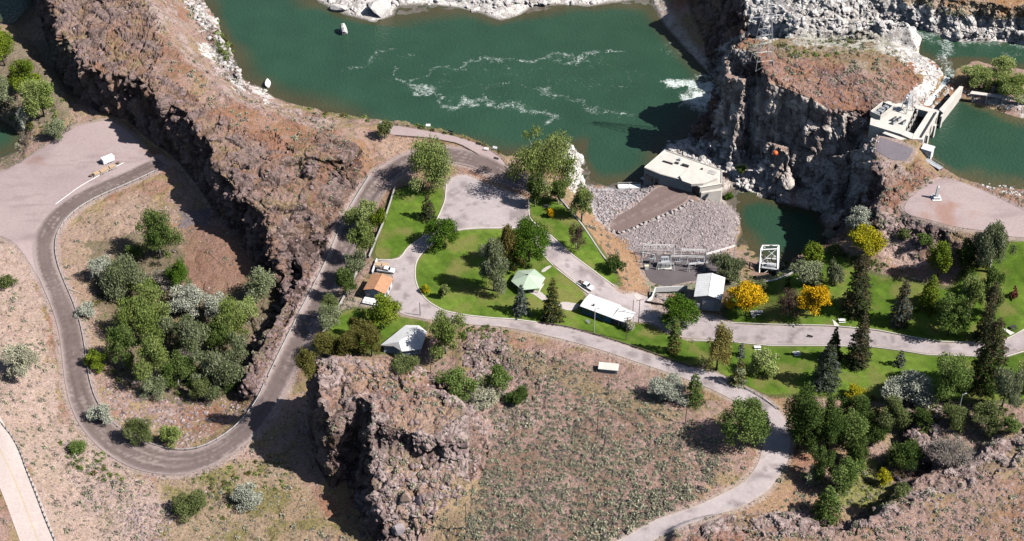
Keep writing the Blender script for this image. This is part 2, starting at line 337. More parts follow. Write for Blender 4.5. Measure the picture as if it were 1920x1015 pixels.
bl((880, 650, 13.5), (920, 655, 14.5), (935, 690, 13)); bl((840, 690, 12.5), (880, 720, 13.5)); bl((1000, 700, 14.2), (1100, 760, 15.4), (1250, 800, 15.8), (1400, 830, 15.8), (1200, 940, 16.8), (1000, 960, 16), (1000, 830, 15.6))
bl((470, 872, 5), (530, 880, 4.6), (600, 930, 4.2)); bl((340, 930, 4.6), (420, 1000, 4), (560, 1010, 4)); bl((400, 1120, 4), (650, 1130, 4.5)); bl((310, 925, 5.6), (410, 905, 5.6))
# lower left: highway bench
bl((-200, 640, 16), (0, 795, 16), (22, 835, 15.8), (62, 900, 15), (90, 970, 14.4), (112, 1025, 14), (150, 1120, 13)); bl((-150, 800, 16.2), (0, 920, 16), (40, 1030, 15), (70, 1120, 14.4))
bl((40, 800, 12.5), (95, 850, 10.5), (150, 940, 8.5), (200, 1030, 8), (240, 1120, 8)); bl((90, 790, 9.5), (165, 860, 8.4), (240, 900, 7.6), (290, 930, 6.4)); bl((0, 460, 9.5), (45, 560, 9.2), (78, 650, 9), (92, 730, 9)); bl((-300, 440, 14), (-60, 520, 13), (0, 640, 13), (20, 740, 13.5)); bl((-300, 700, 20), (-250, 900, 20), (-200, 1200, 20))
# lower right: garden hollow, plateau (F), outcrop
bl((1262, 988, 20), (1300, 972, 20.5), (1340, 962, 20.8), (1400, 968, 20.8), (1480, 960, 21), (1540, 984, 21), (1590, 990, 21.3), (1640, 970, 21.5), (1688, 922, 22), (1722, 892, 22), (1760, 880, 22.2), (1800, 876, 22.5), (1850, 852, 23), (1875, 812, 23), (1930, 792, 23.5), (2100, 770, 24), (2330, 760, 25))
BL.append([P(x, y, z) + Vector((dx, dy, z2 - z)) for x, y, z, dx, dy, z2 in ((1262, 988, 20, -2.5, 1, 17), (1300, 972, 20.5, -1, 3, 17), (1400, 968, 20.8, 0, 3.5, 16), (1480, 960, 21, 0, 4, 14.5), (1540, 984, 21, 0, 4.5, 13), (1590, 990, 21.3, -1, 5, 12), (1640, 970, 21.5, -3, 5, 12), (1688, 922, 22, -4, 5, 12), (1722, 892, 22, -4, 5, 13), (1760, 880, 22.2, -2, 5, 15), (1800, 876, 22.5, -2, 4.5, 17), (1850, 852, 23, -3, 4, 18), (1875, 812, 23, -3, 3, 19), (1930, 792, 23.5, 0, 3, 21), (2330, 760, 25, 0, 3, 23))])
bl((1262, 988, 20), (1266, 1010, 19.8), (1275, 1060, 20), (1290, 1130, 20)); bl((1250, 1010, 17.3), (1235, 1060, 17.6), (1230, 1130, 18)); bl((1500, 1100, 21), (1900, 1000, 22.5), (2200, 900, 24), (2300, 1150, 24))
bl((1500, 900, 15), (1600, 850, 13.5), (1640, 890, 12.2), (1660, 940, 11.8)); bl((1520, 930, 14.5), (1580, 960, 13)); bl((1704, 770, 18.5), (1716, 820, 18.5), (1736, 858, 17.5)); bl((1688, 790, 14.6), (1700, 850, 13.2), (1728, 888, 13)); bl((1800, 775, 19.5), (1900, 765, 20.5), (1850, 800, 20), (1760, 800, 19))
bl((1500, 700, 14), (1600, 730, 15), (1700, 740, 16.5), (1850, 750, 19), (1925, 755, 20), (2300, 780, 22)); bl((1500, 780, 14.4), (1620, 790, 14.3))
bl((1600, 640, 13.8), (1700, 652, 15.4), (1800, 662, 16.6), (1870, 660, 17.5), (1925, 640, 18.3), (2060, 600, 20), (2330, 560, 22)); bl((1500, 545, 14.5), (1600, 580, 15), (1700, 590, 16.2), (1800, 600, 17.6)); bl((1900, 520, 22), (2200, 560, 25))
bl((1600, 500, 17), (1660, 520, 18), (1720, 530, 19), (1800, 535, 20.2), (1860, 500, 24), (1925, 480, 27)); bl((1645, 425, 27), (1640, 455, 22), (1700, 440, 25), (1760, 460, 25)); bl((1690, 490, 19.5), (1790, 505, 21.5))
# outer rim
bl((-330, -300, 4), (300, -300, 4)); bl((-330, -300, 4), (-330, 440, 14)); bl((-330, 1300, 20), (400, 1300, 4), (1200, 1300, 18), (2400, 1300, 24)); bl((2400, 1300, 24), (2400, 600, 26), (2400, 100, 40), (2400, -300, 56)); bl((500, -300, 8), (1300, -300, 40), (2400, -300, 56))

V2, E2, Z2 = [], [], []
for L in BL:
    s = len(V2)
    for q in L: V2.append((q.x, q.y)); Z2.append(q.z)
    E2 += [(s + i, s + i + 1) for i in range(len(L) - 1)]
ov, oe, of, ovi, oei, ofi = delaunay_2d_cdt([Vector(q) for q in V2], E2, [], 0, 1e-3, True)
TV = np.zeros((len(ov), 3)); xy = np.array(V2); zz = np.array(Z2); unk = []
for i, q in enumerate(ov):
    TV[i, :2] = q
    if ovi[i]: TV[i, 2] = np.mean([Z2[k] for k in ovi[i]])
    else: unk.append(i)
for i in unk:                                # crossings of two breaklines: height taken along the nearest line
    best = 1e9; q = TV[i, :2]
    for a, b in E2:
        A = xy[a]; B = xy[b]; d = B - A; t = min(max(float(np.dot(q - A, d) / (np.dot(d, d) + 1e-9)), 0), 1)
        e = float(np.hypot(*(q - A - t * d)))
        if e < best - 1e-4: best = e; TV[i, 2] = zz[a] * (1 - t) + zz[b] * t
print('breakline crossings', len(unk), [tuple(int(round(float(c[0]))) for c in proj(TV[i:i + 1])[:2]) for i in unk][:40])
TF = np.array([f for f in of if len(f) == 3])

def refine(V, F, Lmax_fn, it=14):
    for k in range(it):
        E = np.sort(np.concatenate([F[:, [0, 1]], F[:, [1, 2]], F[:, [2, 0]]]), axis=1)
        U, inv = np.unique(E[:, 0].astype(np.int64) * (len(V) + 1) + E[:, 1], return_inverse=True)
        a = U // (len(V) + 1); b = U % (len(V) + 1)
        mid = (V[a] + V[b]) / 2
        ln = np.linalg.norm(V[a] - V[b], axis=1)
        mk = ln > Lmax_fn(mid)
        if not mk.any(): break
        nid = np.full(len(U), -1); nid[mk] = len(V) + np.arange(mk.sum())
        V = np.vstack([V, mid[mk]])
        n = len(F); m = np.stack([nid[inv[:n]], nid[inv[n:2 * n]], nid[inv[2 * n:]]], 1)
        cnt = (m >= 0).sum(1); out = [F[cnt == 0]]
        f = F[cnt == 3]; q = m[cnt == 3]
        if len(f): out += [np.stack(t, 1) for t in ((f[:, 0], q[:, 0], q[:, 2]), (q[:, 0], f[:, 1], q[:, 1]), (q[:, 2], q[:, 1], f[:, 2]), (q[:, 0], q[:, 1], q[:, 2]))]
        for r in range(3):
            s = (cnt == 1) & (m[:, r] >= 0); f = np.roll(F[s], -r, 1); q = m[s][:, r]
            if len(f): out += [np.stack((f[:, 0], q, f[:, 2]), 1), np.stack((q, f[:, 1], f[:, 2]), 1)]
            s = (cnt == 2) & (m[:, (r + 2) % 3] < 0); f = np.roll(F[s], -r, 1); q = np.roll(m[s], -r, 1)   # edges 0 and 1 are cut
            if len(f): out += [np.stack(t, 1) for t in ((q[:, 0], f[:, 1], q[:, 1]), (f[:, 0], q[:, 0], q[:, 1]), (f[:, 0], q[:, 1], f[:, 2]))]
        F = np.concatenate(out)
    return V, F
def lmax(mid):
    x, y, d = proj(mid)
    out = np.maximum(np.maximum(-x, x - 1920), np.maximum(-y, y - 1015))
    return 0.78 + np.clip(out - 25, 0, 400) * .02 + np.where((mid[:, 2] < -.6), 1.0, 0)
TV, TF = refine(TV, TF, lmax, 12)
# orient upward
nz = np.cross(TV[TF[:, 1]] - TV[TF[:, 0]], TV[TF[:, 2]] - TV[TF[:, 0]])[:, 2]
TF[nz < 0] = TF[nz < 0][:, ::-1]
print('terrain', len(TV), len(TF))
def laplace(V, F, it, lam):
    I = np.concatenate([F[:, 0], F[:, 1], F[:, 2], F[:, 1], F[:, 2], F[:, 0]]); J = np.concatenate([F[:, 1], F[:, 2], F[:, 0], F[:, 0], F[:, 1], F[:, 2]])
    cnt = np.bincount(I, minlength=len(V))[:, None].astype(float)
    for k in range(it):
        S = np.stack([np.bincount(I, weights=V[J, c], minlength=len(V)) for c in range(3)], 1) / np.maximum(cnt, 1)
        V = V + (S - V) * lam[:, None]
    return V

TV = laplace(TV, TF, 10, np.full(len(TV), .5))
def vnormals(V, F):
    n = np.cross(V[F[:, 1]] - V[F[:, 0]], V[F[:, 2]] - V[F[:, 0]]); o = np.zeros_like(V)
    for k in range(3):
        for c in range(3): o[:, c] += np.bincount(F[:, k], weights=n[:, c], minlength=len(V))
    return o / (np.linalg.norm(o, axis=1)[:, None] + 1e-9)
base_bvh = BVHTree.FromPolygons([tuple(q) for q in TV.tolist()], TF.tolist(), all_triangles=True)
def G(px, py, bvh=None):                     # ground point seen at a photo point
    h = (bvh or base_bvh).ray_cast(CAM, ray(px, py).normalized())
    return h[0] if h[0] is not None else P(px, py, 10)
def gz(x, y, bvh=None):
    h = (bvh or base_bvh).ray_cast(Vector((x, y, 400)), Vector((0, 0, -1)))
    return h[0].z if h[0] is not None else 10.0
PXS = lambda v: FPX / ((v[1] - CAM.y) * cP - (v[2] - CAM.z) * sP)   # photo pixels per metre at a point
# ------------------------------------------------------------------ ground cover sheets (roads, lawns, lots)
def dens(pts, closed=True, step=10, smooth=True):
    pts = [tuple(q[:2]) for q in pts]
    if smooth:
        pr_ = sum(math.hypot(a[0] - b[0], a[1] - b[1]) for a, b in zip(pts, pts[1:] + pts[:1]))
        if closed and pr_ < 300: step = 4
        q = pts + [pts[0]] if closed else pts
        out = []
        for a, b in zip(q[:-1], q[1:]):
            n = max(1, int(math.hypot(b[0] - a[0], b[1] - a[1]) / step))
            out += [(a[0] + (b[0] - a[0]) * k / n, a[1] + (b[1] - a[1]) * k / n) for k in range(n)]
        if not closed: out.append(q[-1])
        for _ in range(2):                   # round the corners a little
            o2 = list(out)
            for i in range(len(out)):
                if not closed and i in (0, len(out) - 1): continue
                a, b, c = out[i - 1], out[i], out[(i + 1) % len(out)]
                o2[i] = ((a[0] + 2 * b[0] + c[0]) / 4, (a[1] + 2 * b[1] + c[1]) / 4)
            out = o2
        return out
    return pts
def wpoly(px): return [G(*q) for q in dens(px)]
def ribbon(px, wid):                         # centre line in photo px -> world polygon of a given width in metres
    c = [G(*q) for q in dens(px, False, 14)]
    Lw = [tuple(v) for v in c]
    for _ in range(4): Lw = [Lw[0]] + [tuple((a + 2 * b + d) / 4 for a, b, d in zip(Lw[i - 1], Lw[i], Lw[i + 1])) for i in range(1, len(Lw) - 1)] + [Lw[-1]]
    n = len(Lw); l, r = [], []
    for i in range(n):
        a = Lw[max(i - 1, 0)]; b = Lw[min(i + 1, n - 1)]; dx, dy = b[0] - a[0], b[1] - a[1]; L = math.hypot(dx, dy) + 1e-6
        w_ = wid(i / (n - 1)) if callable(wid) else wid
        l.append((Lw[i][0] - dy / L * w_ / 2, Lw[i][1] + dx / L * w_ / 2)); r.append((Lw[i][0] + dy / L * w_ / 2, Lw[i][1] - dx / L * w_ / 2))
    return Lw, l, r
SHEETS = []; SHOBJ = []                      # (world polygon, lift)
def sheet(name, poly, colf, mat, lift, grid=1.1):
    poly = [(q[0], q[1]) for q in poly]
    xs = np.array([q[0] for q in poly]); ys = np.array([q[1] for q in poly])
    gx, gy = np.meshgrid(np.arange(xs.min(), xs.max(), grid), np.arange(ys.min(), ys.max(), grid)); gx = gx.ravel() + rng.uniform(-.2, .2, gx.size); gy = gy.ravel() + rng.uniform(-.2, .2, gy.size)
    k = pip(gx, gy, poly) & (segdist(gx, gy, poly + poly[:1]) > grid * .5)
    pts = [Vector(q) for q in poly] + [Vector((a, b)) for a, b in zip(gx[k], gy[k])]
    n = len(poly)
    ov, oe, of, a_, b_, c_ = delaunay_2d_cdt(pts, [(i, (i + 1) % n) for i in range(n)], [], 1, 1e-3, False)
    V = np.array([(q.x, q.y, gz(q.x, q.y) + lift) for q in ov]); F = np.array([f for f in of if len(f) == 3])
    cc = V[F].mean(1); F = F[pip(cc[:, 0], cc[:, 1], poly)]
    nz = np.cross(V[F[:, 1]] - V[F[:, 0]], V[F[:, 2]] - V[F[:, 0]])[:, 2]; F[nz < 0] = F[nz < 0][:, ::-1]
    d = segdist(V[:, 0], V[:, 1], poly + poly[:1])
    o = link(name, np_mesh(name, V, F, mat, colf(V, d), smooth=True)); o['kind'] = 'structure'
    SHEETS.append((poly, lift)); SHOBJ.append(name); return o
def mixc(a, b, t): t = np.clip(t, 0, 1)[:, None]; return np.array(a)[None] * (1 - t) + np.array(b)[None] * t
def ss(x, a, b): t = np.clip((x - a) / (b - a), 0, 1); return t * t * (3 - 2 * t)

def col_lawn(V, d):
    c = mixc((.07, .128, .012), (.12, .185, .024), ss(fbm(V, 9, 4, 3), .35, .65))
    c = c * (.75 + .5 * vnoise(V, 1.3, 9))[:, None] * (.92 + .16 * (np.sin(V[:, 0] * 1.7 + V[:, 1] * 1.1) > 0))[:, None]
    return mixc_arr(c, (.17, .165, .05), .85 * ss(fbm(V, 6, 4, 8), .5, .7) + .6 * ss(.8 - d, 0, .8) * vnoise(V, 1.5, 4))
def mixc_arr(c, b, t): t = np.clip(t, 0, 1)[:, None]; return c * (1 - t) + np.array(b)[None] * t
def col_lane(V, d):
    c = mixc((.36, .31, .31), (.43, .38, .38), fbm(V, 7, 4, 5))
    c = mixc_arr(c, (.22, .185, .185), .75 * ss(fbm(V, 4, 4, 15), .54, .7)); c = c * (.88 + .24 * vnoise(V, 1.4, 33))[:, None]; c = mixc_arr(c, (.17, .14, .14), .6 * (np.abs(fbm(V, 11, 3, 77) - .5) < .008))
    return mixc_arr(c, (.46, .38, .34), .6 * ss(.9 - d, 0, .7))
def col_lot(V, d):
    c = mixc((.32, .245, .245), (.42, .34, .33), fbm(V, 12, 5, 6)); t = vnoise(V * np.array([.25, 1.3, 1]) + 3 * fbm(V, 16, 2, 2)[:, None], 1.6, 44)
    c = mixc_arr(c, (.25, .19, .19), .5 * ss(t, .5, .8) * ss(vnoise(V, 14, 21), .35, .7))
    return mixc_arr(c, (.3, .15, .1), .6 * ss(fbm(V, 9, 4, 31), .6, .74))
def col_yard(V, d): return mixc((.10, .085, .09), (.15, .13, .135), fbm(V, 4, 4, 2))

lawn1 = [(738, 360), (760, 348), (800, 362), (826, 352), (833, 345), (833, 378), (819, 411), (800, 436), (775, 455), (765, 462), (749, 486), (700, 486), (704, 462), (715, 430), (728, 390)]
lawn2 = [(858, 433), (832, 443), (797, 471), (783, 486), (779, 507), (780, 528), (787, 547), (804, 566), (834, 583), (875, 591), (922, 596), (960, 598), (1010, 604), (1060, 611), (1120, 628), (1200, 655), (1290, 687), (1308, 690), (1320, 668), (1290, 638), (1245, 628), (1232, 612), (1200, 605), (1166, 611), (1140, 606), (1100, 590), (1080, 577), (1085, 566), (1102, 553), (1037, 499), (1018, 482), (1002, 456), (984, 431), (929, 430), (895, 430)]
lawn3 = [(993, 373), (1040, 372), (1056, 388), (1078, 405), (1096, 428), (1120, 462), (1136, 486), (1152, 510), (1164, 534), (1151, 536), (1110, 505), (1072, 475), (1050, 455), (1032, 438), (994, 410)]
lawn4 = [(1366, 603), (1358, 592), (1372, 560), (1400, 545), (1440, 528), (1500, 508), (1536, 478), (1580, 478), (1600, 505), (1650, 520), (1720, 532), (1785, 546), (1808, 510), (1862, 490), (1888, 454), (1930, 453), (2070, 474), (2070, 560), (1990, 586), (1920, 617), (1902, 628), (1879, 640), (1808, 642), (1758, 640), (1701, 630), (1641, 618), (1600, 613), (1550, 610), (1440, 608), (1400, 607)]
lawn5 = [(1290, 641), (1355, 641), (1440, 650), (1534, 650), (1634, 652), (1708, 662), (1735, 667), (1808, 669), (1882, 672), (1930, 658), (2070, 630), (2070, 740), (1930, 748), (1850, 752), (1750, 748), (1650, 748), (1560, 742), (1480, 738), (1440, 742), (1400, 724), (1340, 695), (1322, 672)]
lawn6 = [(612, 622), (640, 588), (660, 578), (700, 588), (748, 594), (800, 602), (806, 612), (790, 618), (770, 640), (720, 660), (640, 655), (600, 648)]
for L in (lawn1, lawn2, lawn3, lawn4, lawn5, lawn6): sheet('lawn', wpoly(L), col_lawn, M_lawn, .08)
lot_poly = [(846, 330), (880, 328), (905, 345), (950, 360), (990, 372), (991, 411), (983, 427), (929, 428), (895, 428), (856, 431), (830, 441), (795, 469), (781, 484), (777, 507), (778, 528), (785, 548), (802, 568), (832, 585), (875, 593), (922, 598), (960, 600), (1010, 606), (1060, 613), (1120, 630), (1200, 657), (1290, 689), (1345, 700), (1400, 728), (1445, 752), (1476, 790), (1482, 815), (1480, 850), (1476, 870), (1460, 895), (1440, 922), (1395, 950), (1345, 966), (1290, 984), (1228, 1012), (1180, 1040), (1100, 1075), (1085, 1050), (1150, 1018), (1185, 1000), (1228, 975), (1290, 955), (1328, 940), (1395, 906), (1424, 868), (1430, 839), (1432, 812), (1412, 775), (1370, 748), (1320, 724), (1250, 698), (1180, 675), (1150, 664), (1080, 643), (1000, 624), (940, 613), (880, 609), (850, 605), (820, 602), (805, 600), (750, 590), (722, 562), (735, 545), (740, 515), (706, 500), (708, 489), (749, 488), (765, 464), (777, 457), (802, 439), (820, 413), (835, 378), (836, 342)]
sheet('asphalt_lane', wpoly(lot_poly), col_lane, M_sheet, .12)
main_poly = [(986, 430), (993, 413), (1031, 441), (1071, 478), (1151, 538), (1162, 556), (1185, 548), (1228, 562), (1214, 576), (1232, 592), (1292, 602), (1306, 588), (1344, 592), (1358, 605), (1400, 610), (1440, 611), (1550, 613), (1641, 621), (1701, 633), (1758, 643), (1808, 645), (1879, 643), (1902, 631), (1920, 620), (1990, 590), (2080, 562), (2080, 600), (1990, 628), (1920, 656), (1882, 669), (1808, 666), (1735, 664), (1708, 659), (1634, 649), (1534, 647), (1440, 647), (1355, 638), (1285, 635), (1246, 625), (1234, 609), (1200, 602), (1165, 609), (1142, 603), (1140, 590), (1104, 551), (1038, 496), (1020, 481), (1004, 455)]
sheet('asphalt_road', wpoly(main_poly), col_lane, M_sheet, .13)
# dark gravel road through the gorge, with wheel tracks
road_c = [(306, 302), (240, 334), (165, 364), (106, 402), (76, 445), (86, 505), (116, 565), (134, 620), (140, 680), (146, 735), (170, 790), (218, 836), (285, 866), (350, 872), (410, 850), (464, 808), (504, 755), (530, 700), (558, 640), (583, 590), (610, 540), (638, 482), (663, 420), (688, 368), (718, 328), (762, 302), (810, 288), (860, 292), (915, 308), (960, 335), (1010, 352)]
Lw, rl, rr = ribbon(road_c, lambda t: 6.9 + 3.5 * math.exp(-((t - .43) / .07) ** 2) + 1.5 * math.exp(-((t - .9) / .06) ** 2))
ROADC = Lw
def col_track(V, d):
    dc = segdist(V[:, 0], V[:, 1], ROADC); c = mixc((.12, .09, .084), (.185, .145, .137), fbm(V, 5, 4, 5))
    st = vnoise(np.stack([dc * 2.2, V[:, 0] * .06, V[:, 1] * .06], 1), 1, 7)
    c = mixc_arr(c, (.31, .25, .235), .8 * ss(st, .55, .85)); c = mixc_arr(c, (.09, .065, .06), .55 * ss(1 - st, .6, .9))
    c = mixc_arr(c, (.36, .29, .28), .8 * ss(1.2 - d, 0, 1))
    return c
sheet('gravel_road', rl + rr[::-1], col_track, M_sheet, .16, .8)
lotA = [(-70, 322), (10, 322), (48, 300), (92, 272), (140, 238), (205, 224), (240, 246), (266, 278), (290, 312), (230, 335), (160, 362), (100, 400), (70, 440), (74, 500), (100, 570), (60, 500), (30, 456), (0, 442), (-70, 430)]
sheet('gravel_lot', wpoly(lotA), col_lot, M_sheet, .09)
lotG = [(1694, 402), (1690, 388), (1722, 358), (1758, 338), (1790, 338), (1838, 356), (1880, 374), (1930, 398), (2070, 446), (2070, 462), (1930, 447), (1880, 443), (1850, 434), (1790, 426), (1740, 412)]
sheet('gravel_lot', wpoly(lotG), col_lot, M_sheet, .1)
terr = [(722, 232), (760, 239), (800, 246), (850, 255), (900, 271), (935, 292), (954, 312), (940, 318), (900, 292), (860, 270), (800, 259), (745, 255), (722, 252)]
sheet('path', wpoly(terr), col_lot, M_sheet, .1)
sheet('gravel_yard', wpoly([(1202, 480), (1280, 476), (1378, 480), (1392, 498), (1340, 527), (1300, 526), (1250, 538), (1218, 530), (1206, 506)]), col_yard, M_sheet, .1)
def col_ramp(V, d):
    a, b = P(1270, 372, 4), P(1145, 430, 4); ux, uy = (b.x - a.x), (b.y - a.y); L = math.hypot(ux, uy); s_ = (V[:, 0] * -uy + V[:, 1] * ux) / L
    st = vnoise(np.stack([s_ * 1.1, V[:, 0] * .04, V[:, 1] * .04], 1), 1, 3)
    return mixc_arr(mixc((.15, .105, .095), (.2, .15, .14), fbm(V, 4, 4, 2)), (.28, .215, .2), ss(st, .5, .9))
sheet('gravel_ramp', wpoly([(1239, 347), (1299, 363), (1280, 384), (1240, 402), (1200, 420), (1158, 440), (1144, 436), (1138, 424), (1160, 404), (1190, 388), (1215, 366)]), col_ramp, M_sheet, .1)
def col_hwy(V, d): return mixc((.47, .39, .36), (.54, .46, .43), fbm(V, 4, 4, 2))
Hw = [(-60, 730), (0, 842), (30, 905), (70, 1010), (100, 1100)]
Lw2, hl, hr = ribbon(Hw, 8.6); sheet('highway', hl + hr[::-1], col_hwy, M_sheet, .1)
for off_, nm in ((.12, 0), (-.12, 0)):
    c = Lw2; pl, pr = [], []
    for i in range(len(c)):
        a = c[max(i - 1, 0)]; b = c[min(i + 1, len(c) - 1)]; dx, dy = b[0] - a[0], b[1] - a[1]; L = math.hypot(dx, dy)
        ox, oy = -dy / L, dx / L
        pl.append((c[i][0] + ox * (off_ + .06), c[i][1] + oy * (off_ + .06))); pr.append((c[i][0] + ox * (off_ - .06), c[i][1] + oy * (off_ - .06)))
    V = np.array([(x, y, gz(x, y) + .112) for x, y in pl + pr]); n = len(pl)
    o = link('road_line', np_mesh('road_line', V, [(i, n + i, n + i + 1) for i in range(n - 1)] + [(i, n + i + 1, i + 1) for i in range(n - 1)], mat_flat('faded_yellow_line', (.5, .4, .24)))); o['kind'] = 'structure'
sheet('gravel_pad', wpoly([(1650, 257), (1714, 280), (1700, 302), (1670, 300), (1640, 282)]), lambda V, d: mixc((.17, .15, .17), (.22, .19, .21), fbm(V, 3, 3)), M_sheet, .08)
for L in ([(1017, 514), (1030, 504), (1038, 499), (1032, 497), (1022, 502), (1012, 510)], [(1044, 571), (1056, 566), (1088, 571), (1080, 582), (1066, 584), (1052, 579)], [(990, 545), (1012, 546), (1030, 562), (1018, 566), (1000, 552), (988, 550)], [(1186, 552), (1196, 549), (1204, 562), (1196, 566)]):
    sheet('concrete_path', wpoly(L), lambda V, d: mixc((.42, .38, .36), (.5, .46, .43), fbm(V, 3, 3)), M_sheet, .16)

# ------------------------------------------------------------------ terrain displacement and albedo
bx, by, bd_ = proj(TV)
nrm = vnormals(TV, TF)
slope = 1 - nrm[:, 2]
wpx = bx + (fbm(TV, 7, 3, 41) - .5) * 26; wpy = by + (fbm(TV, 7, 3, 57) - .5) * 30 + (vnoise(TV, .8, 62) - .5) * 14; wpx = wpx + (fbm(TV, 4, 2, 43) - .5) * 14 + (vnoise(TV, .8, 61) - .5) * 16
def inp(*pts): return pip(wpx, wpy, pts)
def band(pts, w): return np.clip(1 - segdist(wpx, wpy, pts) / w, 0, 1)
smask = np.zeros(len(TV)); under = np.zeros(len(TV), bool)
for poly, lift in SHEETS:
    xs = [q[0] for q in poly]; ys = [q[1] for q in poly]
    k = np.nonzero((TV[:, 0] > min(xs) - 3) & (TV[:, 0] < max(xs) + 3) & (TV[:, 1] > min(ys) - 3) & (TV[:, 1] < max(ys) + 3))[0]
    X, Y = TV[k, 0], TV[k, 1]; d = segdist(X, Y, poly + poly[:1]); i_ = pip(X, Y, poly)
    smask[k] = np.maximum(smask[k], np.where(i_, 1, ss(2.6 - d, 0, 2.2)))
    under[k] |= i_ & (d > .5)
amp = np.full(len(TV), .28) + 1.5 * ss(slope, .28, .6)
RUG = [((95, 0), (200, -40), (260, 0), (300, 60), (290, 140), (380, 190), (450, 240), (520, 250), (560, 290), (600, 240), (660, 262), (690, 320), (660, 380), (625, 460), (585, 520), (540, 600), (480, 700), (430, 740), (470, 600), (512, 520), (450, 440), (400, 380), (380, 300), (250, 160), (120, 90)),
       ((590, 665), (800, 690), (900, 780), (915, 850), (880, 900), (820, 960), (780, 1020), (735, 1015), (690, 1000), (640, 900), (580, 740)),
       ((1340, 100), (1400, -60), (1500, 0), (1930, 40), (2100, 60), (2100, 100), (1860, 70), (1700, 50), (1450, 40), (1400, 130), (1640, 230), (1640, 300), (1680, 360), (1640, 400), (1500, 500), (1340, 320), (1300, 240)),
       ((1240, 262), (1345, 262), (1440, 300), (1445, 370), (1400, 365), (1355, 320), (1250, 280)),
       ((1262, 985), (1500, 955), (1600, 985), (1700, 900), (1800, 870), (1870, 830), (1940, 790), (1960, 830), (1850, 900), (1720, 940), (1660, 1000), (1500, 1010), (1280, 1020)),
       ((860, 620), (940, 620), (950, 690), (870, 690)), ((1690, 760), (1780, 760), (1760, 880), (1700, 880)), ((1040, 255), (1100, 268), (1092, 350), (1066, 345))]
for p in RUG: amp = np.where(inp(*p), np.maximum(amp, 1.15), amp)
amp = np.where(inp((1340, 90), (1400, 60), (1480, 160), (1600, 210), (1650, 250), (1640, 300), (1580, 420), (1500, 400), (1340, 300)), amp * .62, amp)
TV[pip(bx, by, [(1716, 206), (1739, 211), (1712, 248), (1699, 243)]), 2] = 26
SOFT = [((255, -30), (345, -20), (450, 130), (520, 195), (640, 222), (620, 250), (420, 195), (300, 70)), ((1400, 90), (1500, 80), (1650, 100), (1730, 150), (1690, 196), (1600, 200), (1480, 160), (1380, 130)), ((1640, 300), (1760, 335), (1690, 400), (1780, 440), (1720, 500), (1600, 430)), ((900, 640), (1060, 660), (1000, 760), (880, 740))]
for p in SOFT: amp = np.where(inp(*p), np.maximum(amp, .75 * (1 - smask)), amp)
wet = TV[:, 2] < .2
amp *= (1 - smask) * np.where(wet, .35, 1)
w1, v1, w1b = worley(TV, 5.0, 11); w2, v2, w2b = worley(TV, 1.9, 77)
big = fbm(TV, 14, 3, 5) - .5
colm = vnoise(TV * np.array([1, 1, .22]), 1.6, 19) - .5          # upright jointing on steep faces
nat = np.clip(1 - smask, 0, 1)
disp = amp * (1.3 * (v1 - .5) + .9 * (w1b - w1 - .4) + .65 * (v2 - .5) + .3 * (w2b - w2)) + amp * ss(slope, .35, .7) * 1.25 * colm + nat * 1.1 * big * np.where(wet, .2, 1) + nat * .35 * (fbm(TV, 2.2, 2, 91) - .5)
near_water = ss(TV[:, 2], -.5, .8)
pond28 = (np.abs(TV[:, 2] - 28) < .6) & (bx > 1700) & (by < 420); pond30 = (np.abs(TV[:, 2] - 30) < .6) & (bx > 1390) & (by < 180)
disp = disp * np.where(pond28 | pond30, .3, 1) * (.25 + .75 * near_water)
big_m = np.zeros(len(TV))
for p in (RUG[0], RUG[1], RUG[2]): big_m = np.maximum(big_m, inp(*p).astype(float))
big_m *= nat * near_water * (1 - smask) * np.where(pond28 | pond30, 0, 1) * np.clip(.35 + 2 * slope, 0, 1) * np.where((bx > 1380) & (by < 85), .35, 1) * np.where(bx > 1330, .5, 1) * np.where(inp(*RUG[1]), .6, 1)
wA, vA, wA2 = worley(TV * np.array([1, 1, .6]), 10.0, 201); wB, vB, wB2 = worley(TV, 4.2, 333)
disp = disp + big_m * (3.0 * (vA - .5) - 1.9 * np.exp(-((wA2 - wA) / .09) ** 2) - .9 * np.exp(-((wB2 - wB) / .1) ** 2))
TV0 = TV.copy()
TV = TV + nrm * disp[:, None]
TV[under, 2] -= .28
# albedo
P0 = TV0
n1 = fbm(P0, 18, 4, 1); n2_ = fbm(P0, 5, 4, 2); n3 = fbm(P0, 1.6, 3, 3)
soil = mixc((.31, .21, .175), (.25, .13, .085), ss(n1, .45, .7))
soil = mixc_arr(soil, (.27, .2, .105), .75 * ss(n2_, .46, .62))
soil = mixc_arr(soil, (.13, .13, .05), .5 * ss(n3, .55, .72))
rockc = mixc((.05, .033, .032), (.2, .145, .135), ss(.35 * v1 + .3 * v2 + .35 * n3, .3, .7)); rockc = mixc_arr(rockc, (.26, .15, .1), .5 * ss(n2_, .52, .68))
white = mixc((.38, .35, .33), (.64, .61, .58), ss(.5 * v2 + .5 * n3, .25, .65))
col = soil.copy()
def paint(mask, c, a=1.0):
    global col
    m = np.clip(mask.astype(float) * a, 0, 1)[:, None]; c = c if hasattr(c, 'shape') else np.array(c)[None]
    col = col * (1 - m) + c * m
rockp = mixc((.13, .09, .085), (.35, .275, .26), ss(.3 * v1 + .35 * v2 + .35 * n3, .3, .68))
for p in (RUG[0], RUG[1], RUG[4], RUG[5], RUG[6]): paint(inp(*p), rockc if p is RUG[0] else rockp, .25 + .7 * ss(n2_ * .6 + .4 * v1, .36, .56))
for p in SOFT: paint(inp(*p), rockp, .15 + .6 * ss(n2_ * .6 + .4 * v1, .44, .6))
paint(inp((1530, 120), (1600, 130), (1665, 190), (1650, 235), (1600, 220), (1540, 190)), rockc, .8)
redd = np.array([[.24, .115, .075]])
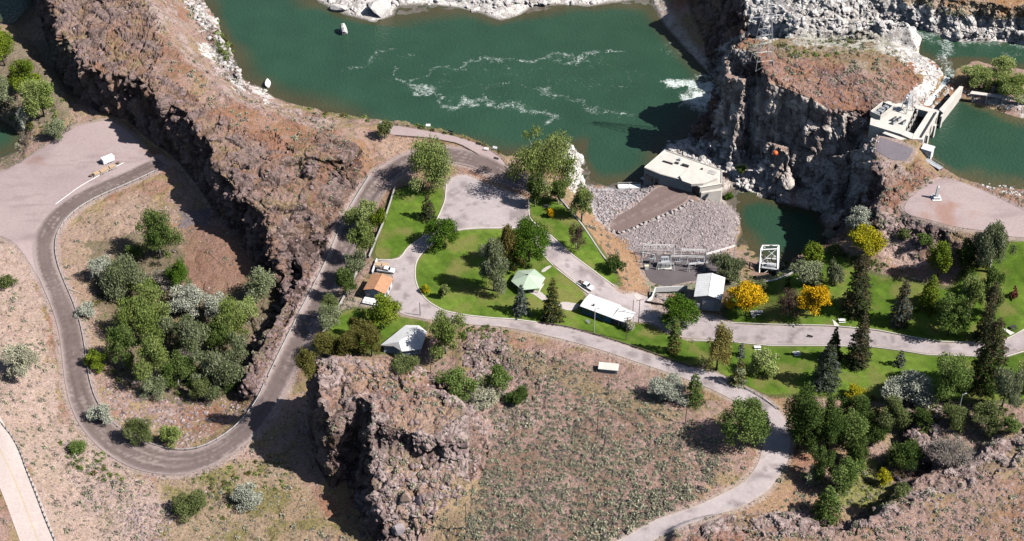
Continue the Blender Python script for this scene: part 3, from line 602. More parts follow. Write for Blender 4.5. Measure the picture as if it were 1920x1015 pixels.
for p in (((300, 60), (420, 180), (560, 230), (600, 260), (520, 300), (400, 220), (290, 130)), ((660, 260), (705, 262), (712, 300), (690, 345), (672, 300)), ((640, 690), (760, 690), (830, 720), (760, 780), (660, 740)), ((1400, 100), (1700, 100), (1740, 160), (1640, 230), (1560, 200), (1420, 140)), ((1660, 330), (1760, 340), (1700, 410), (1650, 400)), ((1280, 1010), (1700, 960), (1950, 880), (2000, 1100), (1300, 1100)), ((500, 430), (440, 430), (360, 470), (360, 540), (440, 520), (500, 500))):
    paint(inp(*p), redd, .1 + .6 * ss(n1 * .5 + n2_ * .5, .4, .6))
paint(inp((340, 420), (500, 430), (520, 520), (380, 560), (350, 520)), (.2, .115, .085), .75)
paint(inp((470, 470), (540, 450), (620, 450), (645, 480), (600, 560), (550, 680), (500, 740), (430, 760), (440, 690), (500, 560)), rockc, .85)
paint(ss(slope, .3, .5), rockc, .9)
# pale rock of the far shore, canyon, and waterline
pale = np.zeros(len(TV))
pale = np.maximum(pale, inp((560, -60), (1230, -60), (1230, 20), (1000, 30), (940, 50), (720, 55), (560, 10)))
pale = np.maximum(pale, .9 * inp((345, -40), (385, -10), (440, 100), (520, 190), (500, 195), (440, 160), (395, 120), (370, 70)) * ss(n2_, .35, .5))
pale = np.maximum(pale, 1. * inp((1040, 250), (1105, 262), (1100, 350), (1068, 350), (1050, 290)))
pale = np.maximum(pale, inp((1385, -80), (1700, -30), (2000, 60), (2100, 110), (1925, 80), (1700, 58), (1480, 52), (1460, 70), (1400, 70)))
pale = np.maximum(pale, inp((1490, 64), (1700, 82), (1770, 130), (1730, 210), (1690, 196), (1740, 140), (1640, 90), (1480, 78)))
pale = np.maximum(pale, .9 * inp((1230, 262), (1345, 262), (1440, 300), (1450, 360), (1400, 365), (1355, 320), (1250, 290)))
pale = np.maximum(pale, .75 * inp((1800, 170), (1925, 150), (2070, 190), (2070, 240), (1925, 215), (1830, 190)) * ss(n2_, .4, .55))
cliffC = inp((1340, 90), (1400, 60), (1400, 140), (1480, 165), (1600, 215), (1650, 250), (1650, 300), (1580, 420), (1500, 400), (1340, 300))
paint(inp((590, 665), (800, 690), (900, 780), (915, 860), (850, 940), (780, 1010), (700, 950), (690, 780)) * (.15 + .6 * ss(slope, .12, .4)), rockp, .85)
for p in (((630, 680), (740, 680), (820, 705), (760, 735), (650, 740)), ((735, 750), (830, 745), (860, 780), (820, 805), (730, 790)), ((720, 870), (850, 870), (860, 920), (760, 930)), ((740, 950), (850, 940), (800, 1000), (755, 990))): paint(inp(*p) * ss(.45 - slope, 0, .2), mixc((.27, .15, .1), (.3, .21, .15), n2_), .7)
paint(cliffC * ss(slope, .12, .35), mixc((.27, .225, .205), (.54, .48, .44), ss(.3 * v1 + .45 * (colm + .5) + .25 * n2_, .38, .66)), .95)
paint(pale, white)
lowband = ss(3.2 - TV0[:, 2], 0, 2) * ss(TV0[:, 2], -.3, .2) * ((bx > 1230) & (bx < 1560) & (by < 420))
paint(lowband, white, .5)
# orange far slope, scrub field, dirt chute, talus, hollow
paint(inp((1700, -100), (2100, -60), (2100, 50), (1930, 40), (1700, 12)), mixc((.34, .25, .17), (.3, .15, .06), ss(n2_, .45, .6)), .85)
paint(inp((900, 700), (1000, 640), (1150, 680), (1350, 800), (1360, 880), (1300, 940), (1180, 1000), (1100, 1060), (870, 1060), (880, 880)), mixc((.3, .2, .175), (.2, .125, .1), ss(n2_, .4, .65)), .8)
paint(inp((960, 650), (1300, 780), (1250, 800), (1000, 700)), mixc((.26, .19, .11), (.17, .15, .06), n3), .6)
paint(inp((830, 900), (920, 900), (900, 1050), (800, 1050)), (.27, .2, .11), .7)
paint(inp((1430, 900), (1560, 940), (1540, 965), (1380, 965)), (.3, .19, .12), .8); paint(inp((1560, 880), (1650, 860), (1690, 930), (1640, 970), (1570, 950)), (.16, .17, .045), .85)
paint(inp((1620, 495), (1730, 535), (1790, 545), (1780, 560), (1640, 520), (1590, 505)), (.46, .34, .27)); paint(inp((1650, 430), (1700, 440), (1740, 500), (1690, 505), (1640, 470)), (.42, .3, .26), .9)
paint(inp((200, 400), (270, 385), (280, 430), (230, 440)), (.42, .3, .24), .9); paint(inp((330, 395), (400, 385), (395, 420), (340, 430)), (.16, .13, .14), .95)
paint(inp((-60, 440), (20, 440), (80, 560), (100, 700), (110, 790), (220, 870), (330, 930), (250, 1050), (110, 1050), (60, 900), (0, 790), (-100, 700)), mixc((.46, .36, .32), (.32, .23, .185), n3), .75)
paint(inp((110, 430), (250, 360), (330, 400), (250, 470), (190, 600), (180, 740), (150, 720), (130, 560)), mixc((.33, .25, .2), (.26, .17, .12), n3), .7)
paint(inp((300, 900), (520, 850), (640, 1000), (620, 1060), (300, 1060)), mixc((.28, .21, .14), (.17, .15, .06), ss(n2_, .46, .62)), .8)
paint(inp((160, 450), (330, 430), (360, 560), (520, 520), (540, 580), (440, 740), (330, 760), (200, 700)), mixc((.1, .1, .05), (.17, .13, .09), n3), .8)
paint(inp((0, 60), (130, 80), (140, 220), (60, 240), (20, 310), (-80, 320), (-80, 60)), mixc((.12, .12, .06), (.22, .17, .14), n3), .8)
paint(inp((1395, 40), (1480, 64), (1560, 74), (1700, 82), (1770, 120), (1800, 100), (1925, 92), (2100, 110), (2100, 60), (1900, 40), (1700, 30), (1400, 20)), white, .9)
paint(inp((1095, 350), (1210, 350), (1240, 350), (1160, 400), (1140, 430), (1110, 400)), (.38, .36, .37)); paint(inp((1150, 440), (1290, 380), (1350, 375), (1390, 400), (1385, 440), (1350, 480), (1190, 478)), (.27, .23, .23))
paint(inp((1080, 395), (1110, 395), (1200, 480), (1225, 535), (1190, 555), (1160, 530), (1110, 450)), mixc((.34, .24, .15), (.3, .16, .09), n2_), .85)
paint(inp((1210, 528), (1340, 522), (1400, 520), (1500, 490), (1510, 510), (1350, 545), (1215, 560)), mixc((.14, .15, .07), (.25, .24, .18), n3), .9)
paint(inp((1440, 70), (1660, 60), (1700, 120), (1640, 130), (1450, 100)), (.15, .15, .07), .4)
paint(inp((700, 330), (760, 300), (800, 290), (830, 280), (760, 262), (715, 262), (720, 310), (690, 370)), mixc((.4, .3, .24), (.34, .2, .13), n2_), .9)
paint(np.maximum(band([(560, 196), (720, 222), (850, 250), (950, 288)], 9), 0), (.14, .15, .05), .8)
paint(inp((640, 560), (735, 545), (740, 600), (620, 600)), (.3, .25, .2), .8); paint(inp((1210, 556), (1290, 548), (1300, 590), (1220, 590)), (.34, .27, .24), .9)
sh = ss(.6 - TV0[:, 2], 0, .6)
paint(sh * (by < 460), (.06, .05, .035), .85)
for nm_, c_, w_ in (('lawn', (.07, .1, .02), 1.6), ('asphalt', (.36, .29, .25), 1.3), ('gravel', (.33, .26, .24), 1.6)):
    for o_, (poly, lift) in zip(SHOBJ, SHEETS):
        if not o_.startswith(nm_): continue
        xs = [q[0] for q in poly]; ys = [q[1] for q in poly]
        k = np.nonzero((P0[:, 0] > min(xs) - 3) & (P0[:, 0] < max(xs) + 3) & (P0[:, 1] > min(ys) - 3) & (P0[:, 1] < max(ys) + 3))[0]
        d = segdist(P0[k, 0], P0[k, 1], poly + poly[:1]); f = (ss(w_ + 1.2 * (n3[k] - .5) - d, -.3, .4) * (.75 if nm_ != 'lawn' else .85))[:, None]
        col[k] = col[k] * (1 - f) + np.array([c_]) * f * (.8 + .4 * n3[k][:, None])
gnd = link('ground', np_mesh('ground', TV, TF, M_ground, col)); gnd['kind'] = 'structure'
full_bvh = BVHTree.FromPolygons([tuple(q) for q in TV.tolist()], TF.tolist(), all_triangles=True)

# ------------------------------------------------------------------ water
def mat_water():
    m, t, b = newmat('water'); N = t.nodes.new; L = t.links.new
    b.inputs['Roughness'].default_value = .12; b.inputs['IOR'].default_value = 1.33
    a = N('ShaderNodeAttribute'); a.attribute_name = 'Col'; f = N('ShaderNodeAttribute'); f.attribute_name = 'foam'
    g = N('ShaderNodeNewGeometry'); n = N('ShaderNodeTexNoise'); n.inputs['Scale'].default_value = .55; n.inputs['Detail'].default_value = 8; n.inputs['Roughness'].default_value = .8; n.inputs['Distortion'].default_value = 1.6
    L(g.outputs['Position'], n.inputs['Vector'])
    s0 = N('ShaderNodeMath'); s0.operation = 'MULTIPLY_ADD'; L(n.outputs[0], s0.inputs[0]); s0.inputs[1].default_value = 1.9; s0.inputs[2].default_value = -.95
    s = N('ShaderNodeMath'); s.operation = 'ADD'; L(s0.outputs[0], s.inputs[0]); L(f.outputs['Fac'], s.inputs[1])
    r = N('ShaderNodeMapRange'); r.interpolation_type = 'SMOOTHSTEP'; r.inputs['From Min'].default_value = .38; r.inputs['From Max'].default_value = .86; L(s.outputs[0], r.inputs['Value'])
    n3 = N('ShaderNodeTexNoise'); n3.inputs['Scale'].default_value = .07; n3.inputs['Detail'].default_value = 4; L(g.outputs['Position'], n3.inputs['Vector'])
    r3 = N('ShaderNodeMapRange'); r3.inputs['To Min'].default_value = .75; r3.inputs['To Max'].default_value = 1.25; L(n3.outputs[0], r3.inputs['Value'])
    v = N('ShaderNodeVectorMath'); v.operation = 'SCALE'; L(a.outputs['Color'], v.inputs[0]); L(r3.outputs[0], v.inputs['Scale'])
    mx = N('ShaderNodeMix'); mx.data_type = 'RGBA'; L(r.outputs[0], mx.inputs['Factor']); L(v.outputs[0], mx.inputs[6]); mx.inputs[7].default_value = (.62, .68, .66, 1)
    L(mx.outputs[2], b.inputs['Base Color'])
    rr_ = N('ShaderNodeMapRange'); rr_.inputs['To Min'].default_value = .12; rr_.inputs['To Max'].default_value = .8; L(r.outputs[0], rr_.inputs['Value']); L(rr_.outputs[0], b.inputs['Roughness'])
    n2 = N('ShaderNodeTexNoise'); n2.inputs['Scale'].default_value = .9; n2.inputs['Detail'].default_value = 5; L(g.outputs['Position'], n2.inputs['Vector'])
    bp = N('ShaderNodeBump'); bp.inputs['Strength'].default_value = .8; bp.inputs['Distance'].default_value = .4; L(n2.outputs[0], bp.inputs['Height']); L(bp.outputs[0], b.inputs['Normal'])
    return m
M_water = mat_water()
FOAM = [([(900, 120), (1000, 130), (1100, 150), (1200, 165)], 42, .24), ([(820, 150), (920, 180), (1020, 190)], 26, .2), ([(1120, 200), (1180, 180)], 30, .2), ([(650, 128), (668, 132), (690, 118), (712, 100), (728, 90), (745, 88)], 4, .42), ([(742, 100), (768, 104), (765, 96)], 3, .35), ([(735, 130), (745, 145), (775, 165), (812, 172), (835, 192), (870, 195), (905, 188), (925, 195), (965, 202), (1000, 205), (1025, 212), (1032, 226)], 5, .5),
        ([(905, 185), (930, 196), (965, 200), (1000, 203), (1020, 210), (1035, 222)], 8, .42), ([(775, 150), (795, 138), (815, 128), (860, 124), (885, 120), (930, 110), (985, 108), (1005, 106), (1030, 112), (1060, 108), (1095, 106), (1130, 100), (1170, 102)], 4, .46), ([(1010, 110), (1050, 116), (1100, 104), (1150, 98), (1170, 102)], 6, .3),
        ([(815, 160), (845, 148), (865, 160), (890, 160), (900, 175), (930, 160), (960, 160), (1000, 168), (1040, 182), (1070, 188), (1100, 200)], 4, .36), ([(1000, 166), (1040, 178), (1060, 182), (1085, 196), (1120, 205), (1165, 218), (1195, 222)], 5, .44), ([(1125, 208), (1155, 215), (1180, 222)], 6, .4), ([(1100, 120), (1140, 118), (1180, 130), (1220, 140)], 5, .28), ([(1250, 90), (1285, 95)], 8, .32),
        ([(1250, 158), (1290, 160), (1320, 160), (1342, 152)], 9, .72), ([(1300, 185), (1330, 182), (1345, 172)], 13, .8), ([(1285, 205), (1300, 200)], 6, .5), ([(1335, 105), (1345, 115)], 6, .6), ([(1120, 150), (1200, 160), (1250, 160)], 26, .2), ([(1020, 130), (1100, 170), (1200, 190)], 34, .13), ([(880, 130), (1000, 150)], 30, .1), ([(560, 60), (580, 70)], 6, .25), ([(1060, 240), (1085, 255)], 5, .3),
        ([(620, 170), (660, 185), (720, 182)], 5, .22), ([(800, 200), (830, 203), (850, 200)], 5, .25)]
def water(name, z, poly, grid, foam=(), shallow=(.075, .06, .03), deep=(.025, .063, .038), dsc=1.6, zf=None):
    pw = [(P(x, y, z).x, P(x, y, z).y) for x, y in poly]; xs = [q[0] for q in pw]; ys = [q[1] for q in pw]
    nx = int((max(xs) - min(xs)) / grid) + 2; ny = int((max(ys) - min(ys)) / grid) + 2
    X, Y = np.meshgrid(min(xs) + np.arange(nx) * grid, min(ys) + np.arange(ny) * grid); X = X.ravel(); Y = Y.ravel()
    keep = pip(X, Y, pw); idx = np.arange(nx * ny).reshape(ny, nx)
    q = np.stack([idx[:-1, :-1], idx[:-1, 1:], idx[1:, 1:], idx[1:, :-1]], -1).reshape(-1, 4); q = q[keep[q].all(1)]
    u, inv = np.unique(q, return_inverse=True); X = X[u]; Y = Y[u]; q = inv.reshape(-1, 4)
    V = np.stack([X, Y, np.full(len(X), z)], 1)
    bz = np.array([gz(a, b, full_bvh) for a, b in zip(X, Y)]); dep = z - bz
    x, y, _ = proj(V)
    x = x + (fbm(V, 7, 4, 71) - .5) * 60; y = y + (fbm(V, 7, 4, 72) - .5) * 40
    f = np.zeros(len(V))
    for line, w_, s_ in foam: f = np.maximum(f, min(1., s_ * 1.05) * np.exp(-(segdist(x, y, line) / (w_ * 1.5)) ** 2))
    near = ss(1.3 - dep, 0, 1.3) * (dep > 0)
    c = mixc_arr(mixc(deep, tuple(d * 1.15 for d in deep), fbm(V, 30, 3, 3)), shallow, near * .85)
    if zf is not None: V[:, 2] = zf(V)
    o = link(name, np_mesh(name, V, q, M_water, c, smooth=True, extra={'foam': f})); o['kind'] = 'structure'; return o
water('river', 0, [(330, -260), (1260, -260), (1400, 130), (1600, 380), (1600, 560), (1340, 560), (1340, 400), (1180, 400), (1040, 380), (900, 340), (600, 260), (420, 200)], .9, FOAM)
water('river', 0, [(-330, -200), (60, -160), (130, 60), (150, 160), (60, 330), (-330, 360)], 1.6, ())
water('reservoir', 28, [(1720, 150), (2380, 150), (2380, 460), (1720, 380)], 1.2, (), shallow=(.1, .08, .04))
RF = [([(1440, 54), (1560, 64), (1640, 64), (1700, 64)], 12, .75), ([(1700, 60), (1760, 72), (1775, 100), (1785, 130)], 9, .5), ([(1800, 75), (1925, 84)], 7, .45), ([(1930, 105), (1890, 110)], 14, .35), ([(1768, 80), (1780, 140)], 16, .5)]
water('river', 30, [(1472, 30), (2380, 60), (2380, 190), (1790, 150), (1700, 120), (1472, 90)], 1.0, RF)
water('spillway_water', 29.6, [(1766, 130), (1796, 130), (1762, 186), (1748, 204), (1722, 204), (1742, 168)], .7, [([(1782, 130), (1735, 200)], 30, .8)], zf=lambda V: 29.9 - .06 * np.maximum(0, P(1782, 130, 30).y - V[:, 1]))
# ------------------------------------------------------------------ vegetation
def H(px, py): return G(px, py, full_bvh)
def hz(x, y): return gz(x, y, full_bvh)
def leaves(P_, size, col, flat=0.0, seed=0, elong=1.0):
    n = len(P_); g = np.random.default_rng(seed)
    a = g.normal(size=(n, 3)); a[:, 2] *= (1 - flat); a /= np.linalg.norm(a, axis=1)[:, None] + 1e-9
    if elong > 1: a = a * .3 + np.array([0, 0, 1.]); a /= np.linalg.norm(a, axis=1)[:, None]
    b = np.cross(a, g.normal(size=(n, 3))); b /= np.linalg.norm(b, axis=1)[:, None] + 1e-9
    s = (size * g.uniform(.6, 1.3, n))[:, None] * .5
    q = np.stack([P_ - a * s * elong, P_ + b * s * .75, P_ + a * s * elong, P_ - b * s * .75], 1)
    return q.reshape(-1, 3), np.arange(4 * n).reshape(n, 4), np.repeat(col, 4, 0)
PAL = dict(lime=((.26, .33, .03), (.13, .2, .02)), vivid=((.06, .135, .012), (.11, .2, .02)), green=((.11, .18, .035), (.2, .27, .08)), willow=((.2, .28, .055), (.35, .42, .14)), grey=((.19, .24, .1), (.38, .41, .25)),
           silver=((.42, .45, .35), (.56, .58, .47)), pale=((.28, .37, .09), (.42, .49, .19)), yellow=((.75, .4, .008), (.85, .55, .02)), ylime=((.35, .36, .02), (.6, .5, .02)), dark=((.045, .085, .016), (.1, .15, .035)),
           spruce=((.04, .065, .025), (.085, .1, .05)), cones=((.15, .105, .06), (.085, .08, .04)), blue=((.1, .13, .105), (.19, .22, .185)), olive=((.13, .12, .03), (.18, .17, .045)), brown=((.09, .06, .045), (.14, .09, .07)),
           gold=((.3, .24, .07), (.2, .19, .06)), red=((.2, .05, .04), (.14, .05, .04)), sage=((.6, .58, .43), (.42, .42, .28)), sagep=((.42, .36, .33), (.3, .27, .22)), bush=((.13, .17, .05), (.2, .23, .09)))
def crown_round(a, c, pal, seed, dens=1.0, leaf=.42, gap=.0, elong=1.0, shape=0):
    g = np.random.default_rng(seed); k = int(16 + 10 * g.random()) if shape != 2 else 46
    d = g.normal(size=(k, 3)); d /= np.linalg.norm(d, axis=1)[:, None]; d[:, 2] = np.where(d[:, 2] < -.55, -d[:, 2], d[:, 2])
    rad = g.uniform(.34, .86, k)[:, None]; cen = d * rad; cr = g.uniform(.16, .44, k) * (1.15 - .35 * rad[:, 0])
    if shape == 2: rad = g.uniform(.6, .8, k)[:, None]; cen = d * rad; cr = g.uniform(.2, .33, k)
    cen = np.vstack([cen, [[0, 0, 0], [.1, 0, .3]]]); cr = np.append(cr, [.42, .4]); k += 2
    if shape == 1: cen[:, :2] *= (1.15 - .45 * (cen[:, 2:3] + 1) / 1.6)
    a *= 1.13; c *= 1.13; N = int(dens * 78 * (a * a + a * c) * (.42 / leaf) ** 2); N = min(max(N, 300), 15000)
    w_ = cr ** 2; ci = g.choice(k, N, p=w_ / w_.sum())
    v = g.normal(size=(N, 3)); v /= np.linalg.norm(v, axis=1)[:, None]
    r = g.random(N) ** (.28 + gap)
    p = cen[ci] + v * (cr[ci] * r * g.uniform(.85, 1.18, N))[:, None]
    p = p * np.array([a, a, c]); p += g.normal(size=p.shape) * .12
    t1 = g.random(k)[ci]; c0, c1 = np.array(PAL[pal][0]), np.array(PAL[pal][1])
    mx = np.clip(t1 * .8 + g.random(N) * .4 - .1, 0, 1)[:, None]
    col = (c0 * (1 - mx) + c1 * mx) * g.uniform(.75, 1.25, (N, 1))
    return p, col, cen * np.array([a, a, c])
def crown_conifer(a, Ht, pal, pal2, seed, clear=.6, drop=.25, colm=1.0, dens=1.0):
    g = np.random.default_rng(seed); pts = []; cols = []
    nt_ = max(7, int(Ht / .75)); c = [np.array(q) for q in PAL[pal]]; e = [np.array(q) for q in PAL[pal2]]
    for i in range(nt_):
        t = (i + g.random() * .5) / nt_; z = clear + (Ht - clear) * t
        rr_ = a * ((1 - t) ** colm) * g.uniform(.85, 1.1) + .15; nb = max(5, int(5 + rr_ * 3.2))
        for b in range(nb):
            th = g.uniform(0, 6.283); R_ = rr_ * g.uniform(.7, 1.12); m = max(3, int((4 + R_ * 6.5) * dens)); s = np.sqrt(g.random(m)) * R_
            w_ = g.normal(size=m) * (.12 + .16 * (1 - s / (R_ + .1))) * min(1.6, R_)
            x = np.cos(th) * s - np.sin(th) * w_; y = np.sin(th) * s + np.cos(th) * w_
            zz_ = z - drop * s + .25 * (s / (R_ + .1)) ** 2 * drop * R_ + g.normal(size=m) * .08
            pts.append(np.stack([x, y, zz_], 1)); k = np.clip(g.random(m) * .7 + .3 * s / (R_ + .1), 0, 1)[:, None]
            top = 1.0 if g.random() < .25 + .75 * t else 0.0
            A, B = (e if (pal2 != pal and top and g.random() < .8) else c)
            cols.append((A * (1 - k) + B * k) * g.uniform(.75, 1.25))
    return np.vstack(pts), np.vstack(cols)
def trunk_mesh(name, parent, hgt, r, cen=None, seed=0, mat=None, low=.0):
    g = random.Random(seed); m = MB(); n = 6; lean = [g.uniform(-.05, .05) * hgt for _ in range(2)]
    top = Vector((lean[0], lean[1], hgt)); mid = Vector((lean[0] * .3, lean[1] * .3, hgt * .45))
    m.bar((0, 0, -.5), mid, r, n, r * .75); m.bar(mid, top, r * .75, n, r * .2)
    if cen is not None:
        for q in list(cen)[:9]:
            s = g.uniform(.3, .75); a = mid.lerp(top, s * .6); q = Vector(q); m.bar(a, a.lerp(q, .85), r * .32, 4, r * .07)
    return m.build(name, mat or M_bark, parent, smooth=True)
M_pale = mat_flat('pale_bark', (.42, .38, .33), var=.3, sc=.5)
VEG = []
def tree(kind, x0, y0, x1, y1, clear, pal, name, label, cat='tree', pal2=None, group=None, dens=1.0):
    seed = int(x0 * 7 + y0 * 13) % 99991
    xc = (x0 + x1) / 2; yc = (y0 + y1) / 2
    loc = H(xc, min(y1 - 2, 1300)); s = PXS(loc)
    for _ in range(3):
        s = PXS(loc); a = (x1 - x0) / 2 / s; hh = (y1 - y0) / 2 / s
        if kind in ('spruce', 'column', 'weep'):
            yb = y1 - a * s * .55; loc = H(xc, yb); s = PXS(loc); Ht = (yb - y0) / (s * cP)
        else:
            c = math.sqrt(max(hh * hh - a * a * sP * sP, .2 * a * a)) / cP; c = min(c, 2.2 * a)
            zc = c * .96 + clear; loc = H(xc, yc + zc * s * cP)
            if zc < .1: zc = .1
    t = thing(name, label, cat, (loc.x, loc.y, loc.z - .05), 0, group)
    if kind in ('spruce', 'column', 'weep'):
        p, col = crown_conifer(a, Ht, pal, pal2 or pal, seed, clear=clear, drop={'spruce': .22, 'column': .5, 'weep': .8}[kind], colm={'spruce': .8, 'column': .45, 'weep': .9}[kind], dens=dens)
        V, F, cc = leaves(p, .46, col, .2, seed, 1.0 if kind != 'weep' else 1.5)
        trunk_mesh('trunk', t, Ht * .96, max(.12, Ht * .014), None, seed)
    else:
        full = kind == 'ball'; kind = 'round' if full else kind
        lf = {'round': .42, 'willow': .36, 'bare': .3, 'shrub': .34}[kind] * (1 + .035 * max(0, a - 4))
        p, col, cen = crown_round(a, c, pal, seed, dens=dens * {'round': 1.7, 'willow': 1.45, 'bare': .8, 'shrub': 1.7}[kind], leaf=lf if a > 2.2 else lf * .8, gap={'round': 0, 'willow': .25, 'bare': .5, 'shrub': 0}[kind], elong=1.6 if kind == 'willow' else 1.0, shape=2 if full else 0)
        p[:, 2] += zc; cen[:, 2] += zc; p[:, 2] = np.maximum(p[:, 2], .05)
        V, F, cc = leaves(p, lf, col, 0, seed, 1.6 if kind == 'willow' else 1.0)
        trunk_mesh('trunk' if kind != 'shrub' else 'stem', t, zc + c * .55, max(.07, (zc + c) * .022), cen, seed, M_pale if kind in ('bare', 'willow') else None)
    o = link('crown', np_mesh('crown', V, F, M_leaf, cc), t)
    VEG.append((loc.x, loc.y, a)); return t

